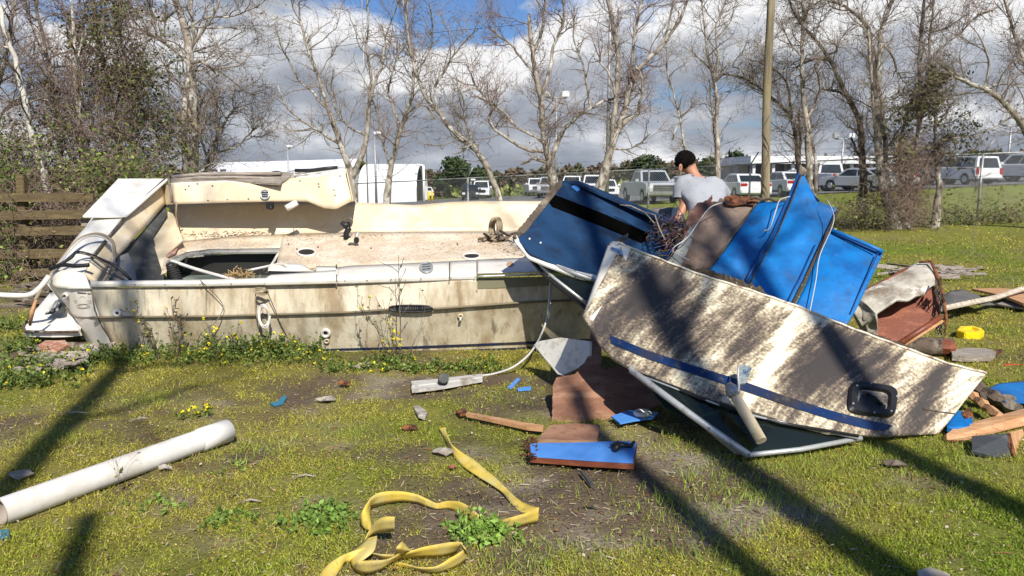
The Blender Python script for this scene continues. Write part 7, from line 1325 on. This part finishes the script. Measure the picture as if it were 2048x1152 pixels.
# ================================================================ weeds by the hull
YF = M('yellow_petal', (.75, .62, .02), .6)
def weedpatch(name, label, pts, seed, nper=60, h=.2, lsize=.03, cols=GRN, flower=0, spread=.12, stuff=True):
    rg = np.random.default_rng(seed); S = []; 
    for (x, y, k) in pts:
        g = G(x, y); m = int(nper * k); q = rg.normal(size=(m, 3)) * np.array([spread * 1.2, spread, 0]) + np.array(g); q[:, 2] = 0; S.append(q)
    S = np.concatenate(S); n = len(S); D = np.tile([0, 0, 1.], (n, 1)) + rg.normal(size=(n, 3)) * .3; P = grow(S, D, h * (.35 + .8 * rg.random(n)), 6, .18, .05, rg); root = thing(name, label, 'weeds', tuple(float(v) for v in (S[:, 0].mean(), S[:, 1].mean(), 0))) ; tag(root, kind='stuff')
    V, Q = nptubes(P, np.full(P.shape[:2], .0014), 3); npmesh('stems', V, Q, leafm, root, col=np.tile([.10, .13, .03], (len(V), 1)))
    nl = n * 9; i = rg.integers(0, n, nl); k = rg.integers(1, 5, nl); f = rg.random((nl, 1)); C = P[i, k] * (1 - f) + P[i, k + 1] * f; V, Q = leaves(C, lsize * (.5 + rg.random(nl)), up=.5, asp=.55, rg=rg); c = np.array(cols)[rg.integers(0, len(cols), nl)] * (.6 + .8 * rg.random((nl, 1))); npmesh('foliage', V, Q, leafm, root, col=np.repeat(c, 4, 0))
    if flower:
        i = rg.integers(0, n, flower); V, Q = leaves(np.repeat(P[i, -1], 5, 0), .017, up=.3, asp=.9, rg=rg); npmesh('flowers', V, Q, YF, root)
    return root
weedpatch('weed_patch', 'green leafy weeds with yellow flowers growing along the foot of the hull, left half', [(x, 716 + 12 * math.sin(x * .07), 1.0) for x in range(225, 640, 18)], 71, 15, .11, .026, flower=26, spread=.09)
weedpatch('weed_patch', 'denser bushy green weeds before the hull where the boot stripe starts', [(490, 715, 1.5), (530, 712, 1.8), (560, 712, 1.8), (590, 716, 1.4), (440, 705, 1), (415, 712, 1)], 72, 34, .22, .030, flower=30, spread=.10)
weedpatch('weed_patch', 'bright weeds at the foot of the hull under the long side vent', [(x, 738, .8) for x in range(660, 1010, 22)] + [(770, 722, 1.4), (800, 722, 1.4), (970, 722, .8)], 73, 22, .055, .026, flower=18, spread=.07)
weedpatch('weed_patch', 'dark green weeds around the swim platform with yellow flowers', [(30, 700, 1.5), (60, 740, 1.3), (110, 740, 1), (150, 730, 1), (180, 725, 1), (20, 770, 1.2), (90, 770, .8), (10, 660, 1)], 74, 50, .13, .032, cols=[(.06, .10, .02), (.10, .14, .03), (.15, .18, .04)], flower=30)
weedpatch('broadleaf_weed', 'broad leafed weed clump in the grass left of the strap', [(645, 1045, 1), (665, 1035, .7), (625, 1050, .5)], 75, 46, .06, .026, cols=[(.11, .19, .03), (.16, .25, .05)], spread=.06)
weedpatch('broadleaf_weed', 'bright broad leafed weed touching the lower loop of the strap', [(955, 1080, 1), (985, 1070, .8), (940, 1062, .5)], 76, 46, .07, .028, cols=[(.15, .26, .04), (.20, .31, .06)], spread=.05)
weedpatch('broadleaf_weed', 'small weed clump between the pipe and the strap', [(470, 1040, .8), (445, 1050, .5), (300, 1010, .5), (340, 1015, .3), (480, 940, .3)], 77, 26, .04, .024, cols=[(.13, .2, .03), (.17, .25, .05)], spread=.05)
weedpatch('flowering_weed', 'small plant with yellow flowers just above the white pipe', [(405, 835, .6), (365, 840, .3)], 78, 22, .10, .02, flower=14, spread=.04)
def tufts():
    rg = np.random.default_rng(79); Cs = []
    for x, y in ((1050, 1130), (1120, 1120), (1330, 1010), (1380, 1110), (1500, 985), (1560, 1000), (1640, 950), (1420, 955), (1500, 925), (1580, 925), (1660, 915), (1250, 1130), (1900, 920), (1850, 940), (1750, 900), (1450, 1060), (1700, 1000), (1960, 1010), (600, 1110), (520, 905), (300, 800), (120, 880), (700, 860), (1010, 800), (1380, 890)):
        g = G(x, y); Cs.append(np.array(g)[None] + rg.normal(size=(300, 3)) * np.array([.15, .11, 0]))
    C = np.concatenate(Cs); C[:, 2] = 0; n = len(C); a = rg.random(n) * 6.28; w_ = np.stack([np.cos(a), np.sin(a), 0 * a], -1) * .0022; d = rg.normal(size=(n, 3)) * .5; d[:, 2] = 1; tip = C + d * (.02 + .035 * rg.random((n, 1)))
    V = np.stack([C - w_, C + w_, tip], 1).reshape(-1, 3); c = np.array([[.22, .28, .045]]) * (.5 + .9 * rg.random((n, 1))); o = npmesh('grass_tuft', V, np.arange(n * 3).reshape(-1, 3), grassm, col=np.repeat(c, 3, 0), origin=(0, 0, 0)); tag(o, 'longer bright grass tufts in the lower right lawn', 'grass', kind='stuff')
tufts()
def stalk(name, label, pts, r, seed, nb, cat='weed stalk', lf=30, fl=8, mat=barkd, lc=(.14, .13, .04)):
    rg = np.random.default_rng(seed); P = np.array([U(*p) for p in pts]); P[0, 2] = min(P[0, 2], .0); root = thing(name, label, cat, tuple(float(v) for v in (P[0, 0], P[0, 1], 0)), group='dry weed stalks in front of the hull')
    A = resample3(P, 16); rr = np.linspace(r, r * .3, 16); V, Q = nptubes(A[None], rr[None], 6); parts = [(V, Q)]
    S, T, r0 = sample(A[None], rr[None], nb, rg, .35, 1); D = branchdirs(T, (20, 50), rg); B = grow(S, D, .06 + .14 * rg.random(nb), 6, .15, .12, rg); parts.append(nptubes(B, np.full((nb, 6), r * .35), 4)); V, Q = joinvf(parts); npmesh('stem', V, Q, mat, root)
    if lf: S, T, _ = sample(B, np.ones((nb, 6)), lf, rg, .3, 1); V, Q = leaves(S, .028 * (.5 + rg.random(lf)), rg=rg); npmesh('foliage', V, Q, leafm, root, col=np.repeat(np.array([lc]) * (.6 + .8 * rg.random((lf, 1))), 4, 0))
    if fl: S = B[rg.integers(0, nb, fl), -1]; V, Q = leaves(np.repeat(S, 5, 0), .017, up=.3, asp=.9, rg=rg); tag(npmesh('flowers', V, Q, YF, root), kind='stuff')
stalk('weed_stalk', 'tall bare forked stalk reaching above the gunwale left of the side vent', [(800, 722, 6.25), (801, 650, 6.22), (798, 580, 6.2), (797, 510, 6.2)], .007, 1, 9, fl=0, lf=4)
stalk('weed_stalk', 'leaning bare stalk just left of the tallest one', [(795, 722, 6.25), (780, 660, 6.22), (765, 600, 6.2)], .005, 2, 8, fl=0, lf=14)
stalk('weed_stalk', 'thin stalk with yellow green leaves crossing the strake left of the vent', [(775, 722, 6.2), (755, 660, 6.15), (730, 630, 6.12), (712, 610, 6.1)], .005, 3, 10, fl=2, lf=26, lc=(.25, .27, .06))
stalk('weed_stalk', 'brown seeding stalk leaning left at the stern end of the weeds', [(330, 730, 6.3), (300, 680, 6.28), (270, 625, 6.25)], .005, 4, 12, fl=3, lf=50)
stalk('weed_stalk', 'brown upright seeding stalk second from the stern', [(345, 730, 6.3), (346, 670, 6.28), (346, 620, 6.28)], .006, 5, 12, fl=1, lf=40, lc=(.13, .08, .04))
stalk('weed_stalk', 'brown seeding stalk third from the stern', [(350, 730, 6.3), (360, 680, 6.28), (366, 655, 6.25)], .005, 6, 10, fl=2, lf=36, lc=(.13, .08, .04))
stalk('weed_stalk', 'short seeding stalk between the first two stern stalks', [(320, 730, 6.3), (312, 690, 6.25), (300, 650, 6.22)], .005, 7, 12, fl=2, lf=50)
stalk('weed_stalk', 'yellow flowering stalk before the middle of the hull', [(460, 725, 6.25), (462, 690, 6.22), (466, 668, 6.2)], .004, 8, 10, fl=16, lf=20, lc=(.14, .18, .04))
stalk('weed_stalk', 'yellow flowering stalk left of the middle one', [(430, 725, 6.25), (428, 690, 6.22), (425, 668, 6.2)], .004, 9, 8, fl=12, lf=14, lc=(.14, .18, .04))
stalk('weed_stalk', 'bushy yellow flowering stalk under the left end of the side vent', [(780, 725, 6.2), (784, 700, 6.18), (786, 675, 6.16)], .005, 10, 16, fl=22, lf=40, lc=(.2, .22, .05))
stalk('weed_stalk', 'bare leaning stalk right of the tallest one', [(810, 722, 6.25), (835, 670, 6.22), (855, 600, 6.2)], .003, 11, 4, fl=0, lf=2)
stalk('dry_stalk', 'pale dry stalk standing alone in the right hand lawn', [(1948, 502, 14), (1946, 470, 14), (1950, 440, 14), (1948, 425, 14)], .006, 12, 8, fl=0, lf=6, mat=greywood)
stalk('dry_stalk', 'thin seedling rising over the white pipe', [(238, 985, 3.5), (236, 950, 3.5), (232, 925, 3.5)], .0015, 13, 6, fl=0, lf=8)

# ================================================================ trees beside and behind the photographer (their shadows fall into the picture)
def shade_tree(label, base, h, r, lean, seed, nl=9, hi=1.0, lo=.35, ll=2.2, n2=60, n3=260, vine=0):
    rg = np.random.default_rng(seed); t = np.linspace(0, 1, 14)[:, None]; P = np.array(base)[None] + t * np.array([lean[0], lean[1], h])[None] + np.concatenate([np.sin(t * 5 + seed) * .10 * t, np.cos(t * 4 + seed) * .10 * t, 0 * t], 1); rr = r * (1 - .6 * t[:, 0])
    root = thing('shade_tree', label, 'tree', tuple(base), group='bare trees behind the photographer'); V, Q = nptubes(P[None], rr[None], 10); npmesh('trunk', V, Q, bark, root, smooth=True)
    S, T, r0 = sample(P[None], rr[None], nl, rg, lo, hi); D = branchdirs(T, (25, 60), rg); B = grow(S, D, ll * (.5 + .7 * rg.random(nl)), 10, .16, .08, rg); RB = np.clip(r0 * .5, .02, .06)[:, None] * np.linspace(1, .3, 10)[None]; parts = [nptubes(B, RB, 6)]
    S, T, r0 = sample(B, RB, n2, rg, .2, 1); D = branchdirs(T, (25, 65), rg); B2 = grow(S, D, .9 * (.4 + rg.random(n2)), 7, .22, .06, rg); parts.append(nptubes(B2, np.full((n2, 7), .009), 4))
    S, T, r0 = sample(B2, np.full((n2, 7), .01), n3, rg, .2, 1); D = branchdirs(T, (25, 65), rg); B3 = grow(S, D, .5 * (.4 + rg.random(n3)), 5, .25, .06, rg); parts.append(nptubes(B3, np.full((n3, 5), .004), 3)); V, Q = joinvf(parts); npmesh('branches', V, Q, barkd, root)
shade_tree('bare tree behind the photographer, nearest on the right', (2.80, -3.3, 0), 7.6, .15, (.0, .2), 1, nl=3, lo=.8, ll=.9, n2=12, n3=40)
shade_tree('bare tree behind the photographer, second on the right', (3.35, -3.6, 0), 11.5, .18, (.25, -.1), 2, nl=7, lo=.70, n2=36, n3=140)
shade_tree('bare tree behind the photographer, third on the right', (4.1, -3.0, 0), 10, .17, (.2, .3), 3, nl=4, lo=.8, n2=20, n3=80)
shade_tree('bare tree behind the photographer, on the left', (-.55, -3.4, 0), 11.5, .15, (-.1, 0), 4, nl=10, lo=.55)
shade_tree('unseen stub trunk added behind the photographer for its shadow', (.22, -4.0, 0), 6.9, .15, (0, 0), 5, nl=3, lo=.7, ll=.7, n2=10, n3=30)  # added trunk, its height set by where its shadow should end
